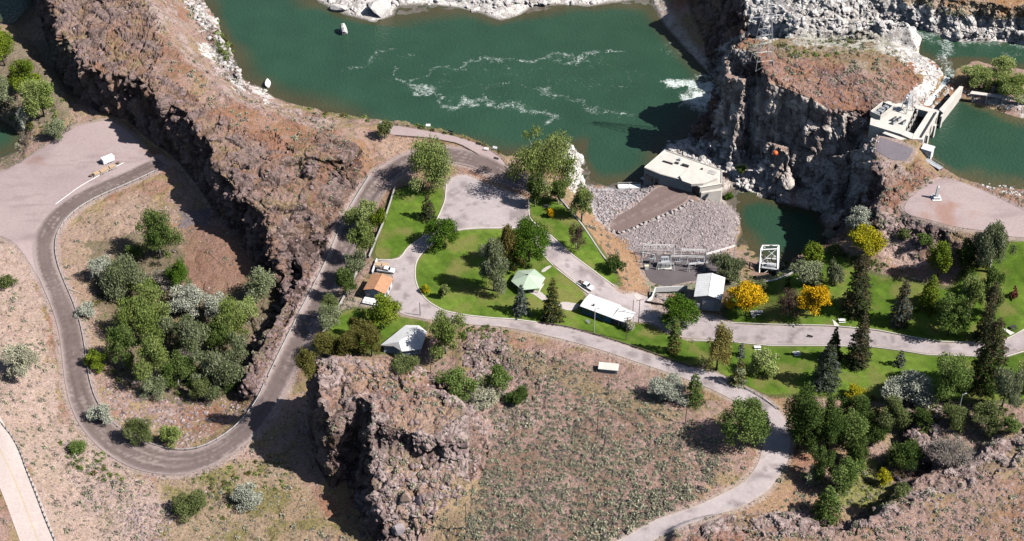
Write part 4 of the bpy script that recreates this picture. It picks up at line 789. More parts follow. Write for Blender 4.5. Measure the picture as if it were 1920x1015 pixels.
D_, S_ = 'deciduous_tree', 'spruce_tree'
T = [
 ('willow', 760, 264, 860, 362, .6, 'pale', 'willow_tree', 'tall pale green tree at the top edge of the lawn beside the dark road bend'),
 ('willow', 951, 246, 1076, 372, 1, 'willow', 'willow_tree', 'largest light green tree between the parking lot and the river'),
 ('willow', 1070, 352, 1110, 418, .4, 'pale', 'poplar_tree', 'slim pale green tree on the bank above the left riprap'),
 ('spruce', 783, 364, 821, 422, .3, 'spruce', S_, 'brown coned spruce standing just above the round green tree', 'tree', 'cones'),
 ('ball', 798, 409, 858, 468, .6, 'vivid', D_, 'round vivid green tree at the left corner of the parking lot'),
 ('willow', 925, 418, 972, 500, 1, 'gold', D_, 'brownish drooping tree left of the vivid green tree in the central lawn'),
 ('willow', 897, 452, 956, 548, 1, 'grey', D_, 'grey green tall tree in the middle of the central lawn'),
 ('ball', 956, 413, 1029, 497, .8, 'vivid', D_, 'broad dark green tree where the lot meets the central lawn'),
 ('willow', 952, 466, 985, 508, .6, 'olive', D_, 'small olive drooping tree behind the green roofed pavilion'),
 ('bare', 1060, 420, 1099, 472, .3, 'brown', D_, 'dark leafless purple brown tree on the lawn beside the bank wall'),
 ('shrub', 1133, 478, 1171, 514, 0, 'dark', 'shrub', 'round dark green shrub at the lower end of the bank wall', 'shrub'),
 ('spruce', 957, 532, 997, 600, .3, 'blue', S_, 'blue grey spruce in front of the pavilion', 'tree'),
 ('spruce', 1010, 520, 1060, 612, .5, 'spruce', S_, 'dark green spruce between the pavilion and the long white building', 'tree', 'olive'),
 ('ball', 1235, 556, 1309, 622, .5, 'vivid', D_, 'dense round dark green tree left of the warehouse door'),
 ('column', 1247, 594, 1279, 672, .2, 'olive', 'juniper_tree', 'narrow olive conifer in front of the dense round tree', 'tree', 'green'),
 ('round', 1356, 528, 1438, 603, .6, 'yellow', D_, 'larger golden yellow tree right of the warehouse'),
 ('round', 1496, 528, 1556, 592, 2.2, 'yellow', D_, 'smaller golden yellow tree with a pale trunk beside the road'),
 ('willow', 1325, 478, 1397, 532, .3, 'grey', 'olive_tree', 'grey leaved tree behind the warehouse roof'),
 ('bare', 1453, 545, 1500, 602, .3, 'brown', D_, 'leafless brown tree between the two yellow trees'),
 ('column', 1469, 516, 1483, 548, .1, 'dark', 'juniper_tree', 'small dark columnar juniper behind the leafless brown tree'),
 ('round', 1316, 612, 1371, 696, .6, 'gold', D_, 'rusty olive tree below the road in front of the warehouse'),
 ('spruce', 1377, 640, 1399, 675, .1, 'blue', S_, 'small blue spruce right of the rusty olive tree', 'tree'),
 ('spruce', 1362, 668, 1406, 732, .2, 'grey', S_, 'grey green conifer at the roadside below the small blue spruce', 'tree', 'olive'),
 ('round', 1404, 652, 1460, 707, .4, 'pale', D_, 'low light green tree beside the picnic tables south of the road'),
 ('column', 1573, 477, 1634, 600, .4, 'spruce', S_, 'tall brown coned spruce behind the road at the lawn middle', 'tree', 'cones'),
 ('spruce', 1576, 578, 1636, 700, .4, 'spruce', S_, 'tall spruce with brown top overlapping the road', 'tree', 'cones'),
 ('weep', 1534, 610, 1584, 690, .3, 'spruce', S_, 'weeping spruce with hanging branches in front of the road', 'tree', 'spruce'),
 ('column', 1513, 642, 1580, 742, .2, 'blue', S_, 'large blue spruce below the weeping spruce', 'tree', 'spruce'),
 ('column', 1662, 524, 1708, 620, .2, 'blue', S_, 'blue spruce with brown crown standing alone in the right lawn', 'tree', 'cones'),
 ('spruce', 1713, 514, 1768, 590, .6, 'lime', D_, 'bright lime green pointed tree in the right lawn'),
 ('round', 1744, 556, 1808, 634, 1.0, 'green', D_, 'dark yellow green oak like tree at the road edge of the right lawn'),
 ('willow', 1785, 508, 1835, 610, .6, 'pale', D_, 'soft pale green tree left of the tall dark column spruce'),
 ('willow', 1840, 512, 1876, 610, .6, 'pale', D_, 'soft pale green tree right of the tall dark column spruce'),
 ('column', 1822, 526, 1862, 650, .4, 'spruce', S_, 'tall dark column spruce with brown crown in the right lawn', 'tree', 'cones'),
 ('column', 1806, 592, 1882, 748, .4, 'dark', S_, 'biggest dark spruce overlapping the road near the right edge', 'tree', 'cones'),
 ('willow', 1816, 418, 1890, 518, .4, 'grey', D_, 'large grey green tree at the gravel lot edge'),
 ('round', 1782, 452, 1832, 516, .3, 'dark', D_, 'dark green tree in the shade left of the large grey green tree'),
 ('round', 1733, 452, 1781, 520, .6, 'lime', D_, 'yellow green thin tree at the foot of the rocky slope'),
 ('shrub', 1716, 436, 1745, 466, 0, 'green', 'shrub', 'small dark green shrub on the rocky slope', 'shrub'),
 ('shrub', 1678, 428, 1708, 452, 0, 'bush', 'shrub', 'low green shrub above the pale rock chute', 'shrub'),
 ('round', 1590, 424, 1655, 482, .5, 'ylime', D_, 'yellow lime tree at the chasm rim'),
 ('round', 1586, 388, 1638, 432, .2, 'silver', 'olive_tree', 'silver leaved tree at the chasm rim above the yellow lime tree'),
 ('shrub', 1540, 430, 1568, 452, 0, 'silver', 'shrub', 'small silver shrub in the shade of the chasm rim', 'shrub'),
 ('round', 1502, 456, 1547, 500, .4, 'lime', D_, 'small lime green tree near the chasm head'),
 ('round', 1478, 486, 1546, 545, .2, 'grey', 'juniper_tree', 'grey green spreading juniper below the small lime tree'),
 ('shrub', 1545, 455, 1580, 480, 0, 'bush', 'shrub', 'green shrub row right of the small lime tree', 'shrub'),
 ('spruce', 1889, 535, 1909, 565, .1, 'red', D_, 'little red leaved tree on the right lawn'),
 ('spruce', 1674, 654, 1699, 693, .1, 'blue', S_, 'small pointed blue spruce below the road', 'tree'),
 ('round', 1648, 696, 1750, 762, 0, 'silver', 'olive_tree', 'wide silver white bush tree at the bottom of the right lawn'),
 ('round', 1737, 668, 1811, 760, .4, 'green', D_, 'broad mid green tree right of the silver bush tree'),
 ('willow', 1846, 688, 1908, 772, .4, 'grey', D_, 'thin olive grey tree below the biggest dark spruce'),
 ('round', 1893, 676, 1945, 740, .4, 'pale', D_, 'light green tree cut by the right picture edge'),
 ('shrub', 1586, 719, 1624, 752, 0, 'ylime', 'shrub', 'bright yellow bush at the bottom edge of the lawn', 'shrub'),
 ('round', 1460, 714, 1530, 850, .4, 'dark', D_, 'very dark green tall tree at the road bend'),
 ('round', 1515, 742, 1585, 848, .3, 'dark', D_, 'dark green tree right of the tall tree at the road bend'),
 ('shrub', 1575, 735, 1640, 800, 0, 'dark', 'shrub', 'dark green thicket below the yellow bush', 'shrub'),
 ('shrub', 1635, 742, 1700, 812, 0, 'bush', 'shrub', 'mid green thicket under the silver bush tree', 'shrub'),
 ('shrub', 1654, 822, 1722, 888, 0, 'dark', 'shrub', 'rounded dark bush in the garden hollow', 'shrub'),
 ('bare', 1728, 812, 1822, 892, 0, 'sagep', 'shrub', 'grey twiggy bush by the rock outcrop', 'shrub'),
 ('shrub', 1760, 752, 1815, 805, 0, 'bush', 'shrub', 'olive green bush mass above the grey twiggy bush', 'shrub'),
 ('shrub', 1815, 750, 1880, 812, 0, 'bush', 'shrub', 'olive green bush mass near the right cliff top', 'shrub'),
 ('shrub', 1872, 780, 1912, 818, 0, 'green', 'shrub', 'green bush at the right edge above the plateau', 'shrub'),
 ('willow', 1515, 832, 1560, 905, .2, 'green', D_, 'soft green tree below the dark trees at the road bend'),
 ('round', 1545, 846, 1612, 930, .2, 'green', D_, 'dark green tree in the hollow right of the road'),
 ('column', 1516, 905, 1580, 988, .1, 'dark', 'juniper_tree', 'dark upright juniper at the plateau foot', 'tree', 'green'),
 ('shrub', 1636, 878, 1668, 912, 0, 'ylime', 'shrub', 'yellow green bush beside the boulders in the hollow', 'shrub'),
 ('shrub', 1666, 900, 1706, 935, 0, 'bush', 'shrub', 'olive shrub under the plateau edge', 'shrub'),
 ('ball', 1344, 744, 1436, 842, .2, 'green', 'pine_tree', 'big dark green pine inside the road bend'),
 ('column', 1279, 698, 1322, 768, .1, 'dark', 'juniper_tree', 'dark juniper beside the wooden pole at the lane', 'tree', 'green'),
 ('shrub', 1213, 708, 1288, 762, 0, 'silver', 'shrub', 'big silver grey shrub beside the lane', 'shrub'),
 ('willow', 195, 470, 292, 562, .3, 'grey', 'willow_tree', 'upper grey green willow in the left hollow'),
 ('willow', 262, 400, 340, 492, .3, 'green', 'willow_tree', 'dark green willow on the slope above the left hollow'),
 ('willow', 225, 545, 330, 650, .3, 'willow', 'willow_tree', 'large pale green willow in the middle of the left hollow'),
 ('willow', 200, 612, 268, 700, .2, 'green', 'willow_tree', 'dark tangled willow at the left foot of the hollow'),
 ('willow', 255, 620, 335, 728, .3, 'willow', 'willow_tree', 'tall pale trunked willow at the bottom of the hollow'),
 ('round', 318, 535, 400, 600, .1, 'silver', 'olive_tree', 'silver leaved tree in the centre of the left hollow'),
 ('willow', 330, 590, 410, 680, .2, 'grey', 'willow_tree', 'grey green bushy tree below the silver tree in the hollow'),
 ('willow', 360, 650, 462, 742, .2, 'grey', 'willow_tree', 'wide grey green tree at the shaded bottom of the hollow'),
 ('willow', 395, 560, 470, 645, .2, 'willow', 'willow_tree', 'mottled green tree on the right side of the hollow'),
 ('round', 458, 506, 518, 566, .1, 'grey', 'olive_tree', 'grey leaved round tree at the right rim of the hollow'),
 ('shrub', 440, 560, 490, 612, 0, 'pale', 'shrub', 'pale green bush below the grey round tree', 'shrub'),
 ('bare', 290, 500, 345, 545, 0, 'sagep', 'dead_shrub', 'bare grey branches beside the vivid bush in the hollow', 'shrub'),
 ('shrub', 318, 488, 362, 545, 0, 'vivid', 'shrub', 'vivid green bush patch in the upper hollow', 'shrub'),
 ('shrub', 168, 478, 212, 532, 0, 'silver', 'shrub', 'silver shrub left of the upper willow', 'shrub'),
 ('shrub', 140, 568, 182, 596, 0, 'silver', 'shrub', 'flat silver shrub near the guardrail', 'shrub'),
 ('shrub', 160, 655, 205, 698, 0, 'lime', 'shrub', 'lime green low shrub beside the gorge road', 'shrub'),
 ('shrub', 240, 780, 292, 836, 0, 'bush', 'shrub', 'green bush at the lower gorge road bend', 'shrub'),
 ('shrub', 304, 790, 346, 836, 0, 'willow', 'shrub', 'pale green bush right of the lower bend bush', 'shrub'),
 ('shrub', 168, 756, 216, 798, 0, 'silver', 'shrub', 'silver sage bush inside the lower road bend', 'shrub'),
 ('shrub', 320, 928, 390, 964, 0, 'bush', 'shrub', 'wide dark grey green bush at the bottom left', 'shrub'),
 ('shrub', 437, 905, 492, 952, 0, 'silver', 'shrub', 'silver bush right of the wide dark bush', 'shrub'),
 ('shrub', 128, 825, 162, 852, 0, 'green', 'shrub', 'small green bush on the slope below the gorge road', 'shrub'),
 ('shrub', 6, 640, 76, 712, 0, 'sage', 'shrub', 'large sage grey bush at the left picture edge', 'shrub'),
 ('shrub', 0, 515, 34, 545, 0, 'bush', 'shrub', 'dark bush on the left hillside above the road', 'shrub'),
 ('round', -18, 56, 36, 128, .2, 'lime', D_, 'yellow green tree at the top left edge in front of shade'),
 ('round', 20, 116, 78, 180, .2, 'lime', D_, 'bright green tree on the left rock mound'),
 ('round', 50, 150, 116, 226, .2, 'willow', D_, 'green tree below the bright tree on the left mound'),
 ('round', -8, 150, 30, 205, .1, 'grey', D_, 'grey green tree on the far left bank'),
 ('shrub', 34, 206, 56, 248, 0, 'silver', 'shrub', 'slim silver shrub beside the green side pool', 'shrub'),
 ('shrub', 80, 225, 135, 262, 0, 'grey', 'shrub', 'grey green bush mass above the gravel lot', 'shrub'),
 ('willow', 655, 378, 722, 442, .2, 'pale', D_, 'light green tree leaning over the retaining wall near its top'),
 ('willow', 660, 420, 710, 492, .2, 'willow', D_, 'grey green tree against the middle of the retaining wall'),
 ('willow', 636, 470, 690, 528, .1, 'grey', D_, 'grey shaded tree at the lower retaining wall'),
 ('round', 690, 552, 762, 618, .5, 'lime', D_, 'lime green tree in front of the orange roofed house'),
 ('shrub', 592, 572, 640, 622, 0, 'grey', 'shrub', 'grey green bush beside the gorge road below the house', 'shrub'),
 ('shrub', 580, 622, 640, 672, 0, 'olive', 'shrub', 'olive brown bush at the corner above the butte', 'shrub'),
 ('shrub', 630, 615, 690, 672, 0, 'olive', 'shrub', 'olive brown bush in the middle of the row above the butte', 'shrub'),
 ('shrub', 676, 612, 718, 672, 0, 'olive', 'shrub', 'olive brown bush left of the white hipped roof', 'shrub'),
 ('shrub', 735, 662, 790, 705, 0, 'bush', 'shrub', 'dark green bush below the white hipped roof', 'shrub'),
 ('willow', 795, 588, 876, 672, .3, 'willow', D_, 'large green tree right of the white hipped roof'),
 ('shrub', 560, 655, 602, 722, 0, 'olive', 'shrub', 'sunlit bush on the shaded corner left of the butte', 'shrub'),
 ('round', 818, 690, 890, 746, .1, 'green', D_, 'dark green tree behind the butte on the scrub side'),
 ('round', 904, 686, 958, 744, .1, 'green', D_, 'green tree right of the dark tree on the scrub side'),
 ('shrub', 872, 722, 932, 762, 0, 'sage', 'shrub', 'silver grey bush between the two green scrub trees', 'shrub'),
 ('shrub', 950, 722, 1000, 760, 0, 'dark', 'shrub', 'dark bush at the edge of the scrub field', 'shrub'),
 ('round', 706, 226, 736, 263, .1, 'bush', D_, 'small tree at the left end of the river terrace'),
 ('shrub', 1395, 528, 1440, 552, 0, 'bush', 'shrub', 'green bush behind the larger yellow tree', 'shrub'),
 ('shrub', 1165, 596, 1190, 622, 0, 'sage', 'shrub', 'spiky grey plant at the long white building', 'shrub'),
 ('shrub', 1025, 392, 1040, 410, 0, 'yellow', 'shrub', 'tiny yellow tree beside the picnic slab', 'shrub'),
 ('shrub', 790, 534, 806, 552, 0, 'ylime', 'shrub', 'tiny lime round bush at the lawn kerb', 'shrub'),
 ('willow', 822, 532, 842, 562, .1, 'pale', D_, 'thin young tree on the central lawn'),
 ('shrub', 765, 180 + 390, 790, 592, 0, 'gold', 'shrub', 'small brownish bush beside the lane pole', 'shrub') if False else None,
 ('shrub', 1855, 108, 1905, 150, 0, 'pale', 'shrub', 'green thicket on the island above the reservoir', 'shrub'),
 ('shrub', 1800, 120, 1860, 165, 0, 'pale', 'shrub', 'pale green thicket at the left end of the island', 'shrub'),
 ('shrub', 1850, 145, 1925, 185, 0, 'willow', 'shrub', 'lower green thicket along the island path', 'shrub'),
 ('shrub', 1380, 10 + 300, 1402, 326, 0, 'green', 'shrub', 'small green bush in the rocks behind the powerhouse', 'shrub'),
 ('shrub', 1355, 362, 1376, 376, 0, 'vivid', 'shrub', 'bright green grass tuft at the powerhouse corner', 'shrub'),
]
T += [
 ('willow', 215, 500, 262, 560, .2, 'green', 'willow_tree', 'dark green willow low in front of the upper grey green willow'),
 ('willow', 255, 528, 312, 590, .2, 'willow', 'willow_tree', 'pale green willow directly below the upper grey green willow'),
 ('willow', 290, 590, 350, 660, .2, 'grey', 'willow_tree', 'grey green willow between the large pale one and the silver tree'),
 ('willow', 300, 660, 372, 735, .1, 'green', 'willow_tree', 'dark green willow right of the tall pale trunked one'),
 ('bare', 330, 655, 385, 710, .1, 'sagep', 'willow_tree', 'bare grey twigged willow at the low middle of the hollow'),
 ('willow', 385, 600, 440, 665, .1, 'green', 'willow_tree', 'mid green willow left of the mottled green tree in the hollow'),
 ('willow', 425, 620, 480, 690, .1, 'grey', 'willow_tree', 'grey green willow at the shaded right edge of the hollow'),
 ('round', 375, 548, 425, 600, .1, 'silver', 'olive_tree', 'smaller silver tree right of the silver one in the hollow centre'),
 ('shrub', 360, 700, 410, 752, 0, 'bush', 'shrub', 'dull green bush at the lowest point of the hollow', 'shrub'),
 ('shrub', 265, 700, 318, 748, 0, 'grey', 'shrub', 'grey green bush under the tall pale trunked willow', 'shrub'),
 ('shrub', 410, 690, 452, 735, 0, 'dark', 'shrub', 'dark bush in the shade at the end of the hollow', 'shrub'),
 ('shrub', 345, 545, 378, 580, 0, 'green', 'shrub', 'green bush below the vivid bush patch in the hollow', 'shrub'),
 ('shrub', 235, 455, 272, 490, 0, 'green', 'shrub', 'green bush above the upper grey green willow', 'shrub'),
 ('round', 1490, 770, 1550, 850, .2, 'dark', D_, 'dark green tree in front of the two at the road bend'),
 ('round', 1560, 770, 1625, 850, .1, 'green', D_, 'mid green tree right of the dark group at the road bend'),
 ('shrub', 1700, 760, 1745, 800, 0, 'dark', 'shrub', 'dark thicket at the foot of the rock outcrop', 'shrub'),
 ('shrub', 1610, 790, 1665, 832, 0, 'dark', 'shrub', 'dark thicket in the middle of the garden hollow', 'shrub'),
 ('shrub', 1500, 870, 1540, 910, 0, 'grey', 'shrub', 'grey green bush beside the road end of the hollow', 'shrub'),
 ('willow', 1580, 815, 1625, 880, .1, 'green', D_, 'soft green tree above the dark tree in the hollow'),
 ('shrub', 1440, 850, 1490, 915, 0, 'bush', 'shrub', 'low green bush hugging the outer road bend', 'shrub') if False else None,
 ('willow', 685, 392, 726, 440, .1, 'lime', D_, 'small lime tree at the top of the retaining wall row'),
 ('willow', 630, 500, 672, 560, .1, 'green', D_, 'dark green tree at the wall beside the shaded road'),
 ('shrub', 600, 545, 640, 600, 0, 'bush', 'shrub', 'dull green bush on the road edge left of the house', 'shrub'),
 ('shrub', 655, 590, 700, 640, 0, 'olive', 'shrub', 'olive brown bush behind the middle of the row', 'shrub'),
 ('round', 1420, 480, 1470, 520, 0, 'silver', 'shrub', 'silver bush at the foot of the chasm crane', 'shrub'),
 ('willow', 1545, 490, 1580, 540, .1, 'grey', D_, 'grey green tree between the juniper and the tall spruce'),
 ('willow', 1830, 500, 1872, 560, .1, 'green', D_, 'mid green tree under the large grey green tree'),
 ('willow', 985, 330, 1020, 392, .1, 'green', D_, 'dark green tree at the right corner of the parking lot'),
 ('willow', 1030, 340, 1062, 388, .1, 'green', D_, 'small green tree at the foot of the largest light green tree'),
]
for t_ in T:
    if t_ and 150 < t_[1] < 500 and t_[2] > 390 and t_[2] < 745 and t_[0] in ('willow', 'round', 'shrub'): tree(*t_, dens=.72)
    elif t_: tree(*t_)

# small plants and stones: templates, then individuals for the ones that show largest and one mesh for the rest
def shrub_template(pal, seed, n=60, r=.6, hgt=.75):
    g = np.random.default_rng(seed); v = g.normal(size=(n, 3)); v /= np.linalg.norm(v, axis=1)[:, None]; v[:, 2] = abs(v[:, 2])
    p = v * g.uniform(.5, 1, (n, 1)) * np.array([r, r, hgt]); c0, c1 = np.array(PAL[pal][0]), np.array(PAL[pal][1]); k = g.random((n, 1))
    return leaves(p, .29, (c0 * k + c1 * (1 - k)) * g.uniform(.75, 1.2, (n, 1)), 0, seed)
def rock_template(seed, flat=.65, cols=((.3, .26, .25), (.2, .17, .17))):
    bm = bmesh.new(); bmesh.ops.create_icosphere(bm, subdivisions=2 if seed % 2 else 1, radius=.5)
    V = np.array([v.co for v in bm.verts]); F = np.array([[v.index for v in f.verts] for f in bm.faces]); bm.free()
    g = np.random.default_rng(seed)
    for _ in range(7):
        n = g.normal(size=3); n /= np.linalg.norm(n); d = V @ n; cut = g.uniform(.22, .4); V = V - np.maximum(d - cut, 0)[:, None] * n
    V = V * np.array([1.15, .9, flat]) * g.uniform(.85, 1.15, 3)
    return V, F, None
def scatter(n, poly, smin, smax, seed, power=2.0, clusters=0):
    g = np.random.default_rng(seed); xs = [q[0] for q in poly]; ys = [q[1] for q in poly]; out = []
    X = g.uniform(min(xs), max(xs), n * 4); Y = g.uniform(min(ys), max(ys), n * 4); k = pip(X, Y, poly)
    X, Y = X[k][:n * 2], Y[k][:n * 2]
    if clusters:
        m = h3(np.floor(X / clusters).astype(int), np.floor(Y / clusters).astype(int), np.zeros(len(X), int), seed); v = vnoise(np.stack([X, Y, X * 0], 1), clusters, seed); kk = v > .42; X, Y = X[kk], Y[kk]
    X, Y = X[:n], Y[:n]
    for x, y in zip(X, Y):
        h = full_bvh.ray_cast(CAM, ray(x, y).normalized())
        if h[0] is None: continue
        out.append((h[0].x, h[0].y, h[0].z, smin + (smax - smin) * g.random() ** power, g.uniform(0, 6.28), int(g.integers(0, 6)), PXS(h[0])))
    return out
SH_BB = [([q[0] for q in p], [q[1] for q in p], p) for p, l in SHEETS]
def off_sheets(items, margin=0.2):
    A = np.array([(q[0], q[1]) for q in items]); bad = np.zeros(len(A), bool)
    for xs, ys, p in SH_BB: bad |= pip(A[:, 0], A[:, 1], p)
    return [q for q, b in zip(items, bad) if not b]
def place(items, tmpls, name, label, cat, group, mat, cap=300, sink=.1, smooth=False, tilt=.0, stuff_name=None, sqz=True):
    """the 300 that show largest as objects of their own, the rest as one mesh"""
    items = sorted(off_sheets(items), key=lambda q: -q[3] * q[6])
    items = [q for q in items if q[2] > -.3 or 'rock' in name or 'boulder' in name]
    meshes = [np_mesh(name, V, F, mat, c, smooth=smooth) for V, F, c in tmpls]
    for q in items[:cap]:
        o = link(name, meshes[q[5] % len(meshes)], None, (q[0], q[1], q[2] - sink * q[3]), (0, 0, q[4]), (q[3],) * 3)
        tag(o, label, cat, group)
    rest = items[cap:]
    if rest:
        VV, FF, CC = [], [], []; n = 0
        for q in rest:
            V, F, c = tmpls[q[5] % len(tmpls)]; ca, sa = math.cos(q[4]), math.sin(q[4])
            W = np.stack([V[:, 0] * ca - V[:, 1] * sa, V[:, 0] * sa + V[:, 1] * ca, V[:, 2]], 1) * q[3] + np.array([q[0], q[1], q[2] - sink * q[3]])
            VV.append(W); FF.append(F + n); CC.append(c); n += len(V)
        o = link(stuff_name or name, np_mesh(stuff_name or name, np.vstack(VV), np.vstack(FF), mat, np.vstack(CC), smooth=smooth)); o['kind'] = 'stuff'
def rocks(cols, k=6, s0=0, flat=.65):
    out = []
    for i in range(k):
        V, F, _ = rock_template(s0 + i, flat); g = np.random.default_rng(s0 + i); t = g.random(); c = (np.array(cols[0]) * t + np.array(cols[1]) * (1 - t)) * g.uniform(.85, 1.2)
        out.append((V, F, np.repeat(c[None], len(V), 0)))
    return out
field = [(890, 700), (960, 650), (1060, 670), (1150, 700), (1210, 730), (1290, 780), (1350, 830), (1370, 880), (1320, 930), (1220, 970), (1150, 1005), (1080, 1060), (830, 1060), (880, 960), (910, 880), (925, 800)]
dense = [(960, 760), (1100, 800), (1250, 800), (1350, 850), (1350, 890), (1300, 935), (1180, 985), (1080, 1060), (880, 1060), (900, 900), (940, 820)]
sg = scatter(1100, dense, .5, 1.75, 1, clusters=12) + scatter(2300, field, .4, 1.5, 2) + scatter(1500, field, .4, 1.5, 4, clusters=45) + scatter(1500, [(0, 440), (120, 560), (480, 560), (560, 800), (900, 640), (1925, 860), (1925, 1015), (0, 1015)], .4, 1.4, 5, clusters=60)
sg += scatter(160, [(1080, 960), (1300, 900), (1350, 860), (1330, 920), (1200, 990), (1100, 1050)], 1.2, 2.4, 3)
for k, (n, p, a, b) in enumerate([(160, [(-20, 460), (80, 600), (100, 780), (200, 880), (300, 920), (200, 1030), (110, 1000), (0, 760)], .7, 1.9), (110, [(200, 900), (320, 920), (520, 860), (620, 1000), (600, 1040), (250, 1040)], .7, 1.8), (140, [(110, 430), (300, 360), (480, 420), (480, 520), (300, 480), (200, 580), (150, 700), (120, 560)], .6, 1.5),
        (170, [(290, 10), (400, 150), (520, 200), (620, 220), (680, 260), (560, 290), (450, 250), (300, 120)], .8, 1.9), (70, [(340, 0), (380, 20), (440, 110), (480, 175), (430, 150), (370, 80)], .8, 2), (170, [(1400, 70), (1660, 80), (1740, 140), (1640, 200), (1560, 190), (1400, 135)], .8, 2), (90, [(1650, 320), (1760, 340), (1690, 400), (1780, 440), (1720, 500), (1640, 440)], .7, 1.7),
        (80, [(600, 680), (800, 690), (880, 760), (860, 800), (700, 740)], .8, 1.7), (90, [(720, 860), (900, 860), (880, 1000), (760, 1000)], .7, 1.6), (220, [(1280, 990), (1560, 1000), (1700, 930), (1800, 890), (1925, 810), (1925, 1030), (1280, 1030)], .7, 1.7), (110, [(1440, 880), (1600, 800), (1700, 800), (1720, 880), (1640, 960), (1480, 960)], .7, 1.9), (60, [(1760, 780), (1925, 770), (1860, 850), (1780, 860)], .8, 1.8),
        (90, [(1090, 400), (1130, 430), (1215, 530), (1190, 550), (1110, 450)], .6, 1.7), (60, [(870, 620), (1050, 640), (1000, 700), (880, 700)], .7, 1.6), (70, [(560, 250), (700, 240), (690, 330), (640, 400), (540, 420)], .7, 1.6), (60, [(1700, 0), (1925, 10), (1925, 50), (1760, 30)], .9, 1.8), (50, [(1800, 340), (1925, 360), (1925, 390), (1840, 350)], .7, 1.3), (40, [(640, 545), (680, 545), (640, 600), (610, 620)], .7, 1.5), (60, [(40, 230), (190, 225), (90, 290), (20, 330)], .8, 2)]):
    sg += scatter(n, p, a, b, 100 + k, clusters=18)
place([q for q in sg if q[5] % 3], [shrub_template('sage', s) for s in range(4)], 'sagebrush', 'rounded grey green sagebrush growing on the dry slope among others alike', 'shrub', 'grey green sagebrush on the dry ground', M_leaf, stuff_name='sagebrush_cover')
place([q for q in sg if not q[5] % 3], [shrub_template('sagep', s + 20, 38) for s in range(3)], 'dry_shrub', 'twiggy pinkish brown dry shrub on the bare soil among others alike', 'shrub', 'brown dry shrubs on the dry ground', M_leaf, stuff_name='dry_shrub_cover')
gs = []
for k, (n, p, a, b) in enumerate([(170, [(555, 190), (650, 208), (720, 220), (840, 240), (905, 258), (955, 288), (952, 300), (900, 270), (830, 250), (720, 232), (600, 222)], .9, 2.0), (60, [(410, 30), (440, 80), (430, 120), (400, 80)], 1, 2.2), (90, [(1215, 528), (1350, 515), (1500, 488), (1505, 510), (1350, 548), (1210, 560)], .7, 1.6), (120, [(1800, 130), (1925, 150), (1925, 180), (1840, 172)], 1, 2.2), (60, [(1560, 470), (1620, 480), (1720, 520), (1600, 500)], .8, 1.6),
        (150, [(180, 480), (340, 470), (370, 560), (460, 600), (440, 720), (330, 760), (220, 720), (170, 600)], 1, 2.6), (90, [(340, 900), (520, 850), (560, 900), (420, 980)], .7, 1.6), (60, [(100, 820), (220, 860), (240, 920), (140, 880)], .8, 1.8), (70, [(0, 180), (130, 190), (80, 250), (20, 240)], .8, 2), (120, [(1560, 740), (1900, 750), (1900, 800), (1700, 820), (1560, 800)], .9, 2.2), (80, [(1560, 850), (1680, 860), (1640, 960), (1560, 940)], .7, 1.6), (40, [(840, 600), (960, 620), (900, 640)], .8, 1.6),
        (60, [(1070, 612), (1330, 690), (1320, 700), (1060, 628)], .5, 1.0), (50, [(700, 690), (800, 700), (830, 750), (720, 730)], .5, 1), (60, [(1450, 80), (1600, 70), (1640, 100), (1480, 110)], .9, 1.9)]):
    gs += scatter(n, p, a, b, 300 + k)
place(gs, [shrub_template(pl, s + 40) for s, pl in enumerate(('bush', 'willow', 'green', 'pale', 'olive'))], 'green_shrub', 'small rounded green shrub in the band of low bushes like it', 'shrub', 'small green shrubs', M_leaf, stuff_name='green_shrub_cover')
# boulders
bs = []
for k, (n, p, a, b) in enumerate([(260, [(120, 20), (280, 0), (300, 120), (420, 220), (520, 280), (660, 270), (680, 330), (640, 420), (560, 520), (470, 460), (400, 330), (250, 140), (130, 100)], .7, 2.6), (620, [(540, 520), (620, 470), (650, 480), (600, 560), (540, 690), (500, 750), (440, 740), (470, 640)], .7, 2.4), (330, [(220, 700), (420, 740), (470, 770), (440, 790), (350, 820), (250, 790), (190, 740)], .6, 2.2),
        (300, [(590, 665), (800, 680), (890, 760), (890, 850), (700, 850), (690, 780), (620, 780)], .6, 2.2), (200, [(690, 850), (900, 850), (860, 940), (760, 1010), (700, 940)], .6, 2.3), (420, [(1265, 985), (1500, 955), (1600, 985), (1700, 895), (1860, 840), (1925, 800), (1925, 1030), (1280, 1030)], .5, 1.8), (160, [(860, 620), (950, 620), (950, 700), (870, 700)], .7, 2.2), (120, [(1690, 760), (1780, 755), (1780, 860), (1700, 880)], .6, 2),
        (90, [(1560, 780), (1700, 790), (1640, 840), (1560, 830)], .6, 1.9), (260, [(90, 820), (330, 880), (320, 980), (220, 1020), (120, 950)], .5, 1.4), (160, [(0, 460), (60, 560), (90, 700), (60, 760), (0, 700)], .4, 1.2), (160, [(110, 440), (290, 350), (330, 400), (200, 560), (140, 700)], .4, 1.3), (120, [(240, 960), (330, 940), (310, 1015), (230, 1015)], .6, 1.6), (160, [(1500, 120), (1640, 150), (1660, 200), (1620, 240), (1550, 220)], .8, 2.6), (200, [(270, 0), (350, 0), (450, 140), (620, 220), (560, 250), (400, 180)], .5, 1.9), (160, [(1400, 85), (1650, 90), (1720, 150), (1600, 200), (1420, 140)], .4, 1.6), (130, [(1670, 400), (1790, 430), (1740, 470), (1660, 440)], .6, 1.8), (80, [(870, 740), (1010, 740), (1000, 790), (900, 800)], .6, 1.8), (60, [(600, 1000), (760, 990), (780, 1020), (600, 1030)], .9, 2.8), (120, [(320, 380), (480, 360), (520, 440), (400, 470)], .5, 1.4)]):
    bs += scatter(n, p, a, b, 500 + k, power=2.6)
